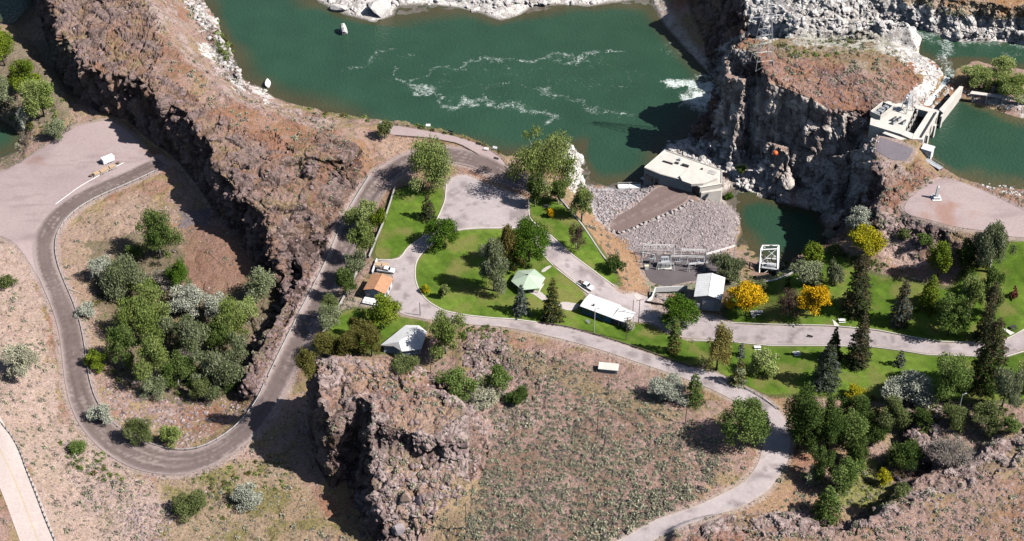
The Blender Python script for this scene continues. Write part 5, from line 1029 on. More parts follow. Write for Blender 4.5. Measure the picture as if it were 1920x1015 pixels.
place(bs, rocks(((.24, .17, .165), (.13, .095, .095)), 8, 3, .8), 'boulder', 'angular purplish grey boulder lying loose among others alike', 'boulder', 'loose basalt boulders on the slopes', M_rock, sink=.15, stuff_name='boulder_field')
ts = scatter(520, [(225, 700), (330, 745), (430, 752), (478, 772), (440, 792), (350, 838), (250, 815), (185, 745)], .4, 1.9, 650, power=2.2) + scatter(160, [(230, 955), (330, 940), (315, 1015), (225, 1015)], .5, 1.6, 651) + scatter(260, [(100, 815), (220, 870), (300, 930), (260, 1000), (140, 940)], .4, 1.4, 652) + scatter(160, [(600, 670), (790, 690), (880, 760), (720, 735), (610, 700)], .5, 1.6, 653) + scatter(330, [(700, 850), (900, 850), (890, 900), (820, 960), (770, 1010), (705, 940)], .4, 2.0, 655, clusters=25) + scatter(260, [(880, 630), (960, 640), (940, 700), (900, 790), (1010, 770), (1000, 800), (900, 820), (860, 720)], .5, 1.8, 656) + scatter(500, [(1280, 985), (1500, 965), (1600, 995), (1700, 905), (1860, 850), (1925, 810), (1925, 1020), (1280, 1020)], .4, 1.3, 654)
place(ts, rocks(((.38, .3, .285), (.2, .155, .15)), 6, 91, .8), 'talus_boulder', 'pinkish grey broken block lying on the rubble among others alike', 'boulder', 'pinkish blocks on the rubble slopes', M_rock, sink=.12, stuff_name='talus_field')
ws = []
for k, (n, p, a, b) in enumerate([(330, [(600, -10), (640, 20), (700, 36), (735, 26), (760, 8), (860, 12), (900, 22), (940, 36), (1000, 8), (1100, 8), (1200, -6), (1200, -40), (600, -40)], 1.2, 4.6), (130, [(330, -20), (370, 0), (430, 90), (430, 130), (510, 180), (470, 165), (410, 100)], .8, 3.4), (140, [(1240, 265), (1345, 262), (1440, 300), (1445, 355), (1400, 362), (1355, 318), (1260, 285)], 1, 3.2), (200, [(1420, 10), (1700, 30), (1925, 60), (1925, 72), (1700, 54), (1430, 50)], 1, 3), (120, [(1640, 74), (1770, 130), (1735, 195), (1720, 200), (1745, 150), (1660, 100)], .7, 2.4),
        (50, [(1640, 240), (1652, 258), (1642, 285), (1615, 290), (1610, 270)], .8, 1.8), (60, [(1758, 150), (1792, 150), (1765, 205), (1745, 210)], .8, 2), (70, [(1830, 340), (1925, 350), (1925, 372), (1850, 356)], .7, 1.8), (60, [(420, 20), (470, 20), (480, 100), (440, 100)], .5, 1.6), (20, [(480, 85), (560, 105), (540, 115), (480, 100)], .5, 1.2), (14, [(720, 203), (770, 205), (760, 215), (730, 212)], .6, 1.3), (40, [(1790, 160), (1810, 175), (1925, 205), (1925, 215), (1830, 192)], .8, 2)]):
    ws += scatter(n, p, a, b, 700 + k, power=2.2)
place(ws, rocks(((.62, .59, .57), (.42, .39, .38)), 8, 31, .75), 'pale_boulder', 'bleached pale boulder at the water edge among others alike', 'boulder', 'bleached boulders along the shores', M_rock, sink=.1, stuff_name='pale_boulder_field')
rr2 = []
for k, (n, p, a, b) in enumerate([(1500, [(1160, 446), (1240, 408), (1300, 380), (1345, 372), (1378, 390), (1388, 408), (1384, 440), (1360, 468), (1330, 480), (1200, 478)], .6, 1.25), (620, [(1098, 352), (1160, 360), (1236, 346), (1212, 366), (1188, 388), (1158, 404), (1136, 424), (1116, 400)], .7, 1.7)]):
    rr2 += scatter(n, p, a, b, 800 + k, power=1.4)
place(rr2, rocks(((.4, .345, .345), (.2, .165, .17)), 8, 51, .85), 'riprap_rock', 'broken grey riprap stone on the powerhouse fan among others alike', 'rock', 'riprap stones around the powerhouse ramp', M_rock, sink=.12, stuff_name='riprap_field')
# grass tufts and rubble too small and many to count
def cover(name, n, tm, mat, smin, smax, seed, area=((0, 0), (1920, 0), (1920, 1015), (0, 1015)), clusters=40, power=2.0, sink=.1):
    it = scatter(n, list(area), smin, smax, seed, power=power, clusters=clusters); it = [q for q in off_sheets(it) if q[2] > .35 and not (abs(q[2] - 28) < .25 or abs(q[2] - 30) < .2)]
    VV, FF, CC = [], [], []; k = 0
    for q in it:
        V, F, c = tm[q[5] % len(tm)]; ca, sa = math.cos(q[4]), math.sin(q[4])
        VV.append(np.stack([V[:, 0] * ca - V[:, 1] * sa, V[:, 0] * sa + V[:, 1] * ca, V[:, 2]], 1) * q[3] + np.array([q[0], q[1], q[2] - sink * q[3]])); FF.append(F + k); CC.append(c); k += len(V)
    o = link(name, np_mesh(name, np.vstack(VV), np.vstack(FF), mat, np.vstack(CC))); o['kind'] = 'stuff'
dry_ = [shrub_template(p_, s + 80, 12, .5, .5) for s, p_ in enumerate(('gold', 'sagep', 'sage', 'bush', 'olive', 'sage'))]
cover('grass_cover', 16000, dry_, M_leaf, .35, 1.0, 901)
cover('grass_cover', 1500, dry_, M_leaf, .35, .9, 905, ((200, 870), (520, 860), (640, 1010), (180, 1015)), 30)
def peb(s, c):
    V, F, _ = rock_template(s * 2, .8); return V, F, np.repeat(np.array([c]), len(V), 0)
cover('rubble_cover', 13000, [peb(1, (.24, .18, .17)), peb(2, (.33, .26, .25)), peb(3, (.14, .1, .1)), peb(4, (.38, .32, .3)), peb(5, (.2, .15, .15)), peb(6, (.28, .2, .17))], M_rock, .3, 1.1, 911, clusters=60, power=2.5)
# single stones that can be told apart
def stone(px, py, size, label, flat=.9, col=((.62, .59, .57), (.55, .5, .5)), seed=5):
    V, F, _ = rock_template(seed, flat); q = H(px, py)
    if q.z < -.2: q = P(px, py, -.2)
    o = link('boulder', np_mesh('boulder', V, F, M_rock, np.repeat(np.array([col[0]]), len(V), 0)), None, (q.x, q.y, q.z + size * .12), (.1, .1, seed), (size,) * 3); tag(o, label, 'boulder')
stone(646, 62, 5.2, 'single white rock standing alone in the green river', 1.3, seed=5)
stone(712, 24, 9.5, 'largest white boulder on the far river shore', .9, seed=7)
stone(634, 18, 6.2, 'smooth flat white boulder left of the largest one on the far shore', .6, seed=9)
stone(500, 160, 4.5, 'white boulder at the near shore where the brown slope meets the river', 1.0, seed=11)
stone(222, 812, 3.6, 'square brown boulder beside the gorge road bend', .7, ((.28, .21, .19),), seed=13)
stone(785, 940, 3.4, 'dark rounded boulder right of the pale one below the butte', .9, ((.13, .11, .13),), seed=15)
stone(762, 936, 3.6, 'pale brown boulder below the butte cliff', .9, ((.3, .22, .18),), seed=17)
stone(746, 994, 3.6, 'upright grey boulder at the foot of the butte', 1.2, ((.28, .24, .25),), seed=19)
stone(1683, 900, 2.0, 'round dark boulder in the garden hollow', .9, ((.16, .13, .15),), seed=21)
ramp_edge = [(1140, 430), (1160, 441), (1195, 426), (1225, 413), (1250, 402), (1275, 392), (1297, 378)]
lw_ = [G(*q) for q in dens(ramp_edge, False, 8)]
rt = rocks(((.46, .41, .4), (.36, .32, .31)), 4, 71, .8); rm = [np_mesh('kerb_boulder', V, F, M_rock, c) for V, F, c in rt]
for i, q in enumerate(lw_):
    o = link('kerb_boulder', rm[i % 4], None, (q.x, q.y, q.z + .25), (0, 0, i * 1.3), (1.45 + .25 * (i % 3),) * 3); tag(o, 'pale block boulder in the row edging the brown ramp', 'boulder', 'boulders edging the ramp')
# ------------------------------------------------------------------ buildings
M_roofw = mat_flat('white_metal_roof', (.7, .7, .7), rough=.45, var=.14, sc=2.5)
M_roofo = mat_flat('orange_shingle_roof', (.48, .25, .14), var=.18, sc=1.2, bump=.2)
M_roofg = mat_flat('pale_green_roof', (.42, .52, .4), rough=.5, var=.1, sc=3)
M_wallb = mat_flat('blue_white_siding', (.6, .64, .68), var=.08); M_walls = mat_flat('tan_metal_siding', (.5, .48, .44), var=.1)
M_teal = mat_flat('teal_wall', (.1, .25, .3), var=.2); M_door = mat_flat('roller_door', (.62, .66, .68), rough=.5, var=.06)
M_grate = mat_flat('rusty_steel', (.2, .13, .09), var=.3); M_tyre = mat_flat('tyre_rubber', (.02, .02, .02)); M_red = mat_flat('red_lens', (.4, .02, .02), rough=.3)
M_crate = mat_flat('pallet_wood', (.5, .36, .24), var=.25, sc=.5); M_orange = mat_flat('orange_ball_paint', (.8, .14, .03), rough=.5, var=.05)
def v3(p, z): return Vector((p[0], p[1], z))
def slope_roof(m, a, b, ra, rb, th=.16, ov=.0):   # quad a-b (eave) to ra-rb (ridge), with thickness
    t = Vector((0, 0, -th)); q = [a, b, rb, ra]
    m.add(q + [x + t for x in q], [(0, 1, 2, 3), (7, 6, 5, 4), (0, 4, 5, 1), (1, 5, 6, 2), (2, 6, 7, 3), (3, 7, 4, 0)])
def gable(name, label, cat, lf, rf, lb, zg, eave, ridge, wm, rm, ov=.35):
    LF, RF, LB = P(*lf, zg + eave), P(*rf, zg + eave), P(*lb, zg + eave); u = (RF - LF); u.z = 0; W = u.length; u.normalize(); v = LB - LF; v.z = 0; v = v - u * v.dot(u); Ln = v.length; v.normalize()
    root = thing(name, label, cat, (LF.x, LF.y, zg)); root.rotation_euler.z = math.atan2(u.y, u.x)
    c = lambda x, y, z: Vector((x, y, z))
    m = MB(); o = ov; pts = [(o, o), (W - o, o), (W - o, Ln - o), (o, Ln - o)]
    m.add([c(x, y, -.6) for x, y in pts] + [c(x, y, eave - .05) for x, y in pts] + [c(W / 2, o, ridge - .2), c(W / 2, Ln - o, ridge - .2)], [(0, 1, 5, 8, 4), (1, 2, 6, 5), (2, 3, 7, 9, 6), (3, 0, 4, 7), (4, 8, 9, 7), (8, 5, 6, 9)])
    m.build('wall', wm, root)
    m = MB(); slope_roof(m, c(0, 0, eave), c(0, Ln, eave), c(W / 2, 0, ridge), c(W / 2, Ln, ridge)); slope_roof(m, c(W, Ln, eave), c(W, 0, eave), c(W / 2 + .004, Ln, ridge), c(W / 2 + .004, 0, ridge))
    for i in range(int(Ln / .9)):
        for sx in (0, W): m.bar(c(sx, .45 + .9 * i, eave + .02), c(W / 2, .45 + .9 * i, ridge + .02), .035)
    rf_ = m.build('roof', rm, root)
    m = MB(); m.bar(c(W / 2, 0, ridge + .02), c(W / 2, Ln, ridge + .02), .09); m.build('ridge_cap', rm, rf_)
    return root, W, Ln
zg = hz(*H(1325, 590)[:2])
wh, W, Ln = gable('warehouse', 'tall metal warehouse with a white roof and roller door beside the larger yellow tree', 'warehouse', (1301, 556.4), (1354, 563), (1316.5, 515.4), zg, 5.0, 6.2, M_walls, M_roofw)
m = MB(); m.box(W * .52, .3, 0, 3.6, .12, 4.0); d = m.build('roller_door', M_door, wh)
m = MB(); [m.box(W * .52, .22, .4 + .5 * i, 3.5, .05, .06) for i in range(7)]; m.build('door_rib', M_steel, d)
m = MB(); m.box(1.6, .3, 0, 1.0, .1, 2.1); m.build('door', M_white, wh)
zg = hz(*H(700, 566)[:2])
hs, W, Ln = gable('house', 'small house with an orange shingle roof and white deck beside the parking area', 'house', (681, 543.5), (722.4, 551.5), (694.5, 514.5), zg, 3.4, 4.6, M_wallb, M_roofo)
for x in (1.6, 4.6): m = MB(); m.box(x, .3, 1.1, 1.1, .1, 1.1); wn = m.build('window', M_glass, hs); m = MB(); m.box(x, .26, .98, 1.3, .1, .1); m.build('sill', M_white, wn)
for y in (2, 4.5): m = MB(); m.box(W - .32, y, 1.1, .1, 1.2, 1.1); m.build('window', M_glass, hs)
m = MB(); m.box(W * .5, -1.4, .45, W * .9, 3.0, .15); dk = m.build('deck', M_white, hs)
m = MB()
for i in range(6): m.box(W * .08 + i * W * .168, -2.8, -.4, .1, .1, 2.0)
m.box(W * .5, -2.8, 1.5, W * .9, .08, .1); m.box(W * .5, -2.8, 1.0, W * .9, .06, .1); m.build('railing', M_white, dk)
zg = hz(*H(1120, 600)[:2])
def lowbuilding(name, label, cat, a, b, c_, zg, eave, ridge, wm, rm):   # a->b is the long front eave, c_ the back corner above a
    A, B, Cc = P(*a, zg + eave), P(*b, zg + eave), P(*c_, zg + eave); u = B - A; W = u.length; u.normalize(); v = Cc - A; v = v - u * v.dot(u); D = v.length
    root = thing(name, label, cat, (A.x, A.y, zg)); root.rotation_euler.z = math.atan2(u.y, u.x); o = .5; c = lambda x, y, z: Vector((x, y, z))
    m = MB(); pts = [(o, o), (W - o, o), (W - o, D - o), (o, D - o)]
    m.add([c(x, y, -.8) for x, y in pts] + [c(x, y, eave - .06) for x, y in pts] + [c(o, D / 2, ridge - .2), c(W - o, D / 2, ridge - .2)], [(0, 1, 5, 4), (1, 2, 6, 9, 5), (2, 3, 7, 6), (3, 0, 4, 8, 7), (4, 5, 9, 8), (6, 7, 8, 9)]); m.build('wall', wm, root)
    m = MB(); slope_roof(m, c(0, 0, eave), c(W, 0, eave), c(0, D / 2, ridge), c(W, D / 2, ridge)); slope_roof(m, c(W, D, eave), c(0, D, eave), c(W, D / 2 + .004, ridge), c(0, D / 2 + .004, ridge))
    for i in range(int(W / .9)):
        for sy in (0, D): m.bar(c(.45 + .9 * i, sy, eave + .02), c(.45 + .9 * i, D / 2, ridge + .02), .03)
    r = m.build('roof', rm, root)
    return root, W, D, r
ob, W, D, r = lowbuilding('office_building', 'long low building with a white roof between the road and the lane', 'building', (1087, 574), (1146, 596), (1105.8, 551), zg, 3.0, 3.5, M_teal, M_roofw)
m = MB(); m.bar((W * .35, D * .3, 3.2), (W * .35, D * .3, 3.9), .25, 8); m.build('vent', M_dark, r)
m = MB(); m.add([(W, .2, 2.75), (W + 5.2, .6, 2.6), (W + 5.2, D - .4, 2.6), (W, D - .2, 2.75), (W, .2, 2.55), (W + 5.2, .6, 2.4), (W + 5.2, D - .4, 2.4), (W, D - .2, 2.55)], [(0, 1, 2, 3), (7, 6, 5, 4), (0, 4, 5, 1), (1, 5, 6, 2), (2, 6, 7, 3), (3, 7, 4, 0)]); m.build('porch_roof', M_roofw, ob)
for x, y in ((W + 4.8, 1), (W + 4.8, D - .8), (W + 2.2, 1)): m = MB(); m.box(x, y, -.8, .15, .15, 3.2); m.build('post', M_white, ob)
for x in (2.2, 4.6, 7.2): m = MB(); m.box(x, .48, 1.0, 1.3, .1, 1.1); m.build('window', M_glass, ob)
# white hipped building
outl = [(713, 647.5), (737, 649), (753.5, 659), (790, 655), (800, 622), (785.5, 610.3), (760.7, 609.7)]
root = thing('hipped_building', 'building with a large white hipped roof half hidden by the olive bushes', 'building', P(757, 640, 10.0))
O_ = root.location; ov_ = [P(x, y, 13.8) - O_ for x, y in outl]; R1 = P(748, 641, 15.4) - O_; R2 = P(778, 622, 15.6) - O_
m = MB(); top = ov_ + [R1, R2]; n = len(ov_)
m.add([tuple(q) for q in top] + [tuple(q + Vector((0, 0, -.2))) for q in ov_], [(0, 1, 7), (1, 2, 7), (2, 3, 8, 7), (3, 4, 8), (4, 5, 8), (5, 6, 8), (6, 0, 7, 8)] + [(i, n + 2 + i, n + 2 + (i + 1) % n, (i + 1) % n) for i in range(n)] + [tuple(reversed(range(n + 2, 2 * n + 2)))])
m2 = MB(); cx = sum((q.x for q in ov_)) / n; cy = sum((q.y for q in ov_)) / n
m2.prism([((q.x - cx) * .88 + cx, (q.y - cy) * .88 + cy) for q in ov_], -1, 3.65); m2.build('wall', M_wallb, root); rf_ = m.build('roof', M_roofw, root)
for x, y in ((765, 625), (778, 620), (752, 640)): q = P(x, y, 15) - O_; m = MB(); m.bar(q + Vector((0, 0, -.8)), q + Vector((0, 0, .45)), .16, 6); m.build('vent_pipe', M_steel, rf_)
# hexagonal pavilion
ap = P(990.5, 517, 15.3); zg = hz(ap.x, ap.y); root = thing('pavilion', 'six sided picnic pavilion with a pale green roof beside the blue grey spruce', 'pavilion', (ap.x, ap.y, zg)); ez = 2.7
ring = [Vector((math.cos(t) * 5.4, math.sin(t) * 5.4, ez)) for t in [math.radians(60 * k + 8) for k in range(6)]]
m = MB(); m.add([tuple(q) for q in ring] + [(0, 0, 4.7)] + [tuple(q - Vector((0, 0, .22))) for q in ring], [(k, (k + 1) % 6, 6) for k in range(6)] + [(k, 7 + k, 7 + (k + 1) % 6, (k + 1) % 6) for k in range(6)] + [tuple(reversed(range(7, 13)))]); rf_ = m.build('roof', M_roofg, root)
m = MB(); m.bar((0, 0, 4.6), (0, 0, 5.1), .3, 6); m.build('finial', M_steel, rf_)
for q in ring: m = MB(); m.box(q.x * .85, q.y * .85, -.3, .2, .2, ez + .2); m.build('post', M_white, root)
m = MB(); m.prism([(q.x * .93, q.y * .93) for q in ring], -.3, .2); m.build('floor_slab', M_conc, root)
for k, (x, y) in enumerate(((-1.5, 0), (1.6, .8))): m = MB(); m.box(x, y, .75, 1.9, .8, .08); m.box(x, y - .75, .48, 1.9, .28, .06); m.box(x, y + .75, .48, 1.9, .28, .06); m.box(x, y, .2, .15, 1.5, .55); m.build('picnic_table', M_crate, root)
# concrete shed by the lane
q = P(1141, 690, 14.0); zg = hz(q.x, q.y); root = thing('pump_shed', 'low flat concrete shed with a dark side opening beside the lane', 'shed', (q.x, q.y, zg - .2), math.radians(-8))
m = MB(); m.box(0, 0, -.5, 5.4, 2.6, 2.3); m.build('wall', M_concg, root); m = MB(); m.box(0, 0, 1.8, 5.9, 3.0, .22); m.build('roof', M_conc, root); m = MB(); m.box(-2.75, 0, .2, .1, 1.6, 1.3); m.build('hatch', M_dark, root)
# ------------------------------------------------------------------ powerhouse
root = thing('powerhouse', 'big flat roofed concrete powerhouse at the water between the two riprap slopes', 'powerhouse', P(1285, 340, 0)); O_ = root.location
rp = [(1208.4, 314.7), (1246.6, 282), (1352.9, 319.8), (1352.5, 345), (1313, 352), (1299, 343), (1238.5, 327)]
zt = 8.0; RP = [P(x, y, zt) - O_ for x, y in rp]
m = MB(); m.prism([(q.x, q.y) for q in RP], -1.5, zt); m.build('wall', M_conc, root)
m = MB(); n = len(RP)                       # parapet kerb round the roof
for i in range(n): a, b = RP[i], RP[(i + 1) % n]; m.bar((a.x, a.y, zt + .12), (b.x, b.y, zt + .12), .22, 4)
m.build('parapet', M_conc, root)
def loc_(x, y, z): return P(x, y, z) - O_
for (x, y, sx, sy, h, mt) in ((1252, 306, 3.6, .5, .5, M_dark), (1269, 307, 1.3, .8, .5, M_dark), (1285, 312, 2.4, .8, .7, M_dark), (1274, 301, .8, .8, .9, M_steel), (1316, 318, .6, .6, .5, M_dark), (1335, 324, 2.6, 2.2, .15, M_concg)):
    q = loc_(x, y, zt); m = MB(); m.box(q.x, q.y, zt - .02, sx, sy, h, math.radians(-28)); m.build('roof_hatch', mt, root)
for x, y in ((1293, 332), (1298, 330), (1300, 335)): q = loc_(x, y, zt); m = MB(); m.bar((q.x, q.y, zt - .1), (q.x, q.y, zt + .6), .22, 8); m.build('roof_vent', M_steel, root)
pts = [loc_(x, y, zt) for x, y in ((1274, 334), (1290, 322), (1330, 330), (1345, 338), (1318, 348), (1296, 349), (1279, 343))]
m = MB(); m.prism([(q.x, q.y) for q in pts], zt - .1, zt + .85); m.build('raised_roof', M_conc, root)
q1, q2 = loc_(1303, 362, 6), loc_(1312, 368, 6); m = MB(); a, b = RP[5], RP[4]
u = (b - a).normalized(); nn = Vector((u.y, -u.x, 0)); c0 = a + (b - a) * .5 + nn * .06
m.box(c0.x, c0.y, 3.6, 3.2, .2, 3.6, math.atan2(u.y, u.x)); m.build('roller_door', M_dark, root)
m = MB(); m.prism([((P(x, y, 4.2) - O_).x, (P(x, y, 4.2) - O_).y) for x, y in ((1314, 371), (1352, 366), (1354, 360), (1318, 352))], 0, 6.2); m.build('annex', M_conc, root)
a, b = RP[0], RP[6]; m = MB()
for i in range(3): c1 = a + (b - a) * (.2 + .3 * i); m.box(c1.x, c1.y - .05, 3.2, 1.1, .3, 2.4, math.atan2((b - a).y, (b - a).x))
m.build('window', M_glass, root)
m = MB(); q = loc_(1222, 341, 2.2); m.box(q.x, q.y, 1.9, 8.5, 1.2, .2, math.atan2((b - a).y, (b - a).x)); m.build('walkway', M_steel, root)
q = P(1180, 350, .6); root = thing('dock', 'small white boat dock at the tip of the left riprap slope', 'dock', (q.x, q.y, 0), .02)
m = MB(); m.box(0, 0, .55, 8, 2.4, .22); m.build('deck', M_white, root); m = MB(); [m.box(x, y, -1.5, .25, .25, 2.6) for x in (-3.8, 0, 3.8) for y in (-1, 1)]; m.build('pile', M_steel, root); m = MB(); m.box(0, 1.1, 1.5, 8, .08, .08); [m.box(-3.8 + 1.9 * i, 1.1, .7, .07, .07, .85) for i in range(5)]; m.build('railing', M_white, root)
# ------------------------------------------------------------------ intake dam
zd = 32.6; root = thing('intake_dam', 'concrete intake dam with a gate deck and long narrow wall at the reservoir', 'dam', P(1700, 235, zd - 3)); O_ = root.location
def LP(pts, z): return [((P(x, y, z) - O_).x, (P(x, y, z) - O_).y) for x, y in pts]
zr = zd - O_.z
def slab(pts, z0, z1, name, mt): m = MB(); m.prism(LP(pts, zd), z0 - O_.z, z1 - O_.z); return m.build(name, mt, root)
slab([(1632.8, 221.6), (1662, 189), (1700, 196), (1715, 203), (1696, 244), (1690, 252), (1631, 234)], 24, zd, 'deck', M_conc)
slab([(1696.5, 244.6), (1713, 251), (1709, 261), (1690, 252.5)], 24, zd - .01, 'pier_block', M_conc)
slab([(1740.5, 210), (1762, 207.5), (1731, 262), (1709.6, 261), (1713.5, 251)], 23, zd + .02, 'gate_deck', M_conc)
slab([(1715.5, 203), (1741, 209.6), (1760, 206.8), (1720, 197)], 24, zd - .02, 'cross_wall', M_conc)
slab([(1760.5, 207), (1799, 163), (1806, 164), (1768, 213)], 24, zd + .3, 'wing_wall', M_conc)
slab([(1753, 212), (1756, 212.4), (1728, 259), (1725, 258.5)], zd - 1, zd + .45, 'gate_slot', M_dark)
slab([(1655, 247), (1660, 244), (1716, 263), (1716, 270)], 28, zd - .6, 'retaining_wall', M_conc)
for i in range(5):
    t = i / 4; x, y = 1697 + (1715 - 1697) * t, 243 + (206 - 243) * t; q = P(x, y, zd) - O_; m = MB(); m.box(q.x + .9, q.y, zr - 4, 1.6, .35, 3.9, math.radians(60)); m.build('stop_log_pier', M_concg, root)
m = MB(); m.prism(LP([(1715, 205), (1740, 211), (1712, 250), (1697, 244)], zd), 25 - O_.z, 30.2 - O_.z); m.build('forebay_water', M_water, root)
for i in range(3): q = P(1766 - 13 * i, 218 + 18 * i, zd) - O_; m = MB(); m.box(q.x, q.y, zr - 4.5, 1.5, .6, 4.8, math.radians(58)); m.build('buttress', M_conc, root)
root = thing('gate_house', 'small white flat roofed hut at the near end of the intake dam', 'hut', P(1738, 288, 29.5), math.radians(-30))
m = MB(); m.box(0, 0, -2.5, 3.4, 3.0, 4.7); m.build('wall', M_white, root); m = MB(); m.box(0, 0, 2.2, 3.8, 3.4, .2); m.build('roof', M_roofw, root); m = MB(); m.box(.3, -1.54, .2, .9, .1, 1.6); m.build('door', M_steel, root)
root = thing('catwalk', 'grey steel catwalk stepping down from the hut to the reservoir', 'catwalk', P(1750, 308, 29), math.radians(-50))
m = MB(); m.box(0, 0, 0, 6.5, 2.0, .15); m.build('floor_grate', M_steel, root); m = MB(); [m.box(x, 1, .1, .06, .06, 1) for x in (-3, -1, 1, 3)]; m.box(0, 1, 1.05, 6.5, .06, .06); m.build('railing', M_steel, root); m = MB(); [m.box(x, y, -5, .2, .2, 5) for x in (-3, 3) for y in (-.8, .8)]; m.build('leg', M_steel, root)
root = thing('hoist_room', 'open topped concrete bay full of blue grey hoist machines on the dam deck', 'machine bay', P(1652, 212, zd), math.radians(48))
m = MB(); m.box(0, -1.9, 0, 7.5, .25, 1.8); m.box(0, 1.9, 0, 7.5, .25, 1.8); m.box(-3.75, 0, 0, .25, 4, 1.8); m.box(3.75, 0, 0, .25, 4, 1.8); m.build('wall', M_conc, root)
for i in range(4): m = MB(); m.box(-2.6 + 1.7 * i, .2 * (-1) ** i, .05, 1.1, 1.6, 1.5); m.bar((-2.6 + 1.7 * i, 0, 1.4), (-2.6 + 1.7 * i, 0, 2.5), .12, 6); m.bar((-2.9 + 1.7 * i, -.7, 1.4), (-2.9 + 1.7 * i, -.7, 2.3), .1, 6); m.build('machine', M_steel, root)
root = thing('trash_rake', 'tall steel rake crane standing over the intake pool', 'crane', P(1700, 208, zd), math.radians(35))
m = MB(); L4 = [(-1.6, -1.3), (1.6, -1.3), (1.6, 1.3), (-1.6, 1.3)]
for i, (x, y) in enumerate(L4): m.bar((x, y, 0), (x * .5, y * .5, 6.2), .14); m.bar((x, y, 0), (L4[(i + 1) % 4][0] * .75, L4[(i + 1) % 4][1] * .75, 3.1), .07)
m.build('frame', M_steel, root); m = MB(); m.box(0, 0, 2.8, 2.6, 2.2, .25); m.box(0, 0, 5.9, 1.8, 1.5, .3); m.build('platform', M_steel, root); m = MB(); m.box(0, 0, 3.1, 1.6, 1.3, 1.5); m.build('winch', M_steel, root); m = MB(); m.bar((0, 0, 6.1), (2.6, .4, 8.4), .16); m.bar((0, 0, 6.1), (-1.6, 0, 6.8), .12); m.build('boom', M_steel, root)
for i in range(4): q = P(1676 + 9 * (i % 3), 226 + 6 * (i // 2), zd); t = thing('gate_hoist', ['low steel gate hoist nearest the machine bay', 'low steel gate hoist beside the rake crane', 'low steel gate hoist at the pool edge', 'low steel gate hoist nearest the deck corner'][i], 'hoist', q, math.radians(40), 'gate hoists on the dam deck'); m = MB(); m.box(0, 0, 0, 1.6, .9, .8); m.build('base', M_steel, t); m = MB(); m.bar((-.9, 0, 1), (.9, 0, 1), .3, 8); m.build('drum', M_dark, t)
root = thing('footbridge', 'narrow pale footbridge along the island beside the reservoir', 'footbridge', P(1855, 184, 31.5)); O_ = root.location
m = MB(); m.prism(LP([(1818, 177), (1860, 182), (1930, 192), (1930, 188), (1862, 178), (1822, 172)], 31.5), 0, .3); m.build('deck', M_conc, root)
for x, y in ((1826, 176), (1850, 180), (1880, 184), (1910, 189)): q = P(x, y, 31.5) - O_; m = MB(); m.box(q.x, q.y, -3, .4, .9, 3); m.build('pier', M_concg, root)
# ------------------------------------------------------------------ substation
zs = hz(*H(1250, 505)[:2])
def at(px, py, z=None):
    q = P(px, py, zs) if z is None else P(px, py, z); return q
q = at(1246, 502); root = thing('transformer', 'large grey transformer with bushings standing in the substation yard', 'transformer', (q.x, q.y, zs + .1), .05)
m = MB(); m.box(0, 0, 0, 4.4, 2.8, .35); m.build('plinth', M_conc, root); m = MB(); m.box(0, 0, .35, 2.8, 1.7, 2.6); m.build('tank', M_steel, root)
for s in (-1, 1): m = MB(); [m.box(s * 1.65, -.7 + .28 * i, .6, .5, .1, 2.0) for i in range(6)]; m.build('radiator', M_steel, root)
for i in (-1, 0, 1): m = MB(); [m.bar((i * .8, 0, 2.95 + .22 * k), (i * .8, 0, 3.08 + .22 * k), .2 - .02 * k, 8) for k in range(5)]; m.bar((i * .8, 0, 2.9), (i * .8, 0, 4.4), .07, 6); m.build('bushing', M_steel, root)
m = MB(); m.bar((-1.2, .9, 3.5), (1.2, .9, 3.5), .35, 8); m.build('conservator', M_steel, root)
def gantry_frame(x0, y0, x1, y1, h, label, mid=0):
    a, b = at(x0, y0), at(x1, y1); t = thing('bus_gantry', label, 'steel gantry', (a.x, a.y, zs), math.atan2(b.y - a.y, b.x - a.x), 'steel bus gantries in the substation'); L = (b - a).length
    for k in range(mid + 2): x = L * k / (mid + 1); m = MB(); m.bar((x - .35, 0, 0), (x, 0, h), .08); m.bar((x + .35, 0, 0), (x, 0, h), .08); [m.bar((x - .35 + .35 * j / 4, 0, h * j / 4), (x + .35 - .35 * (j + 1) / 4, 0, h * (j + 1) / 4), .04) for j in range(4)]; m.build('post', M_white, t)
    m = MB(); m.bar((0, 0, h), (L, 0, h), .09); m.bar((0, 0, h - .5), (L, 0, h - .5), .07); n = max(2, int(L / 1.2)); [m.bar((L * j / n, 0, h - .5 * (j % 2)), (L * (j + 1) / n, 0, h - .5 * ((j + 1) % 2)), .04) for j in range(n)]; m.build('beam', M_white, t)
    for k in range(1, 4): m = MB(); m.bar((L * k / 4, 0, h - .5), (L * k / 4, 0, h - 1.5), .12, 6); m.build('insulator', M_dark, t)
gantry_frame(1202, 494, 1226, 498, 4.6, 'short steel gantry at the left end of the substation')
gantry_frame(1256, 502, 1318, 504, 5.2, 'long steel gantry right of the transformer', 1)
gantry_frame(1275, 492, 1322, 494, 5.6, 'rear steel gantry behind the long one in the substation')
gantry_frame(1204, 480, 1262, 482, 5.0, 'rear steel gantry behind the transformer', 1)
gantry_frame(1232, 508, 1262, 510, 3.6, 'low steel gantry in front of the transformer')
gantry_frame(1290, 512, 1350, 508, 4.0, 'low steel gantry at the front right of the yard', 1)
gantry_frame(1322, 500, 1376, 484, 5.4, 'oblique steel gantry reaching toward the pond', 1)
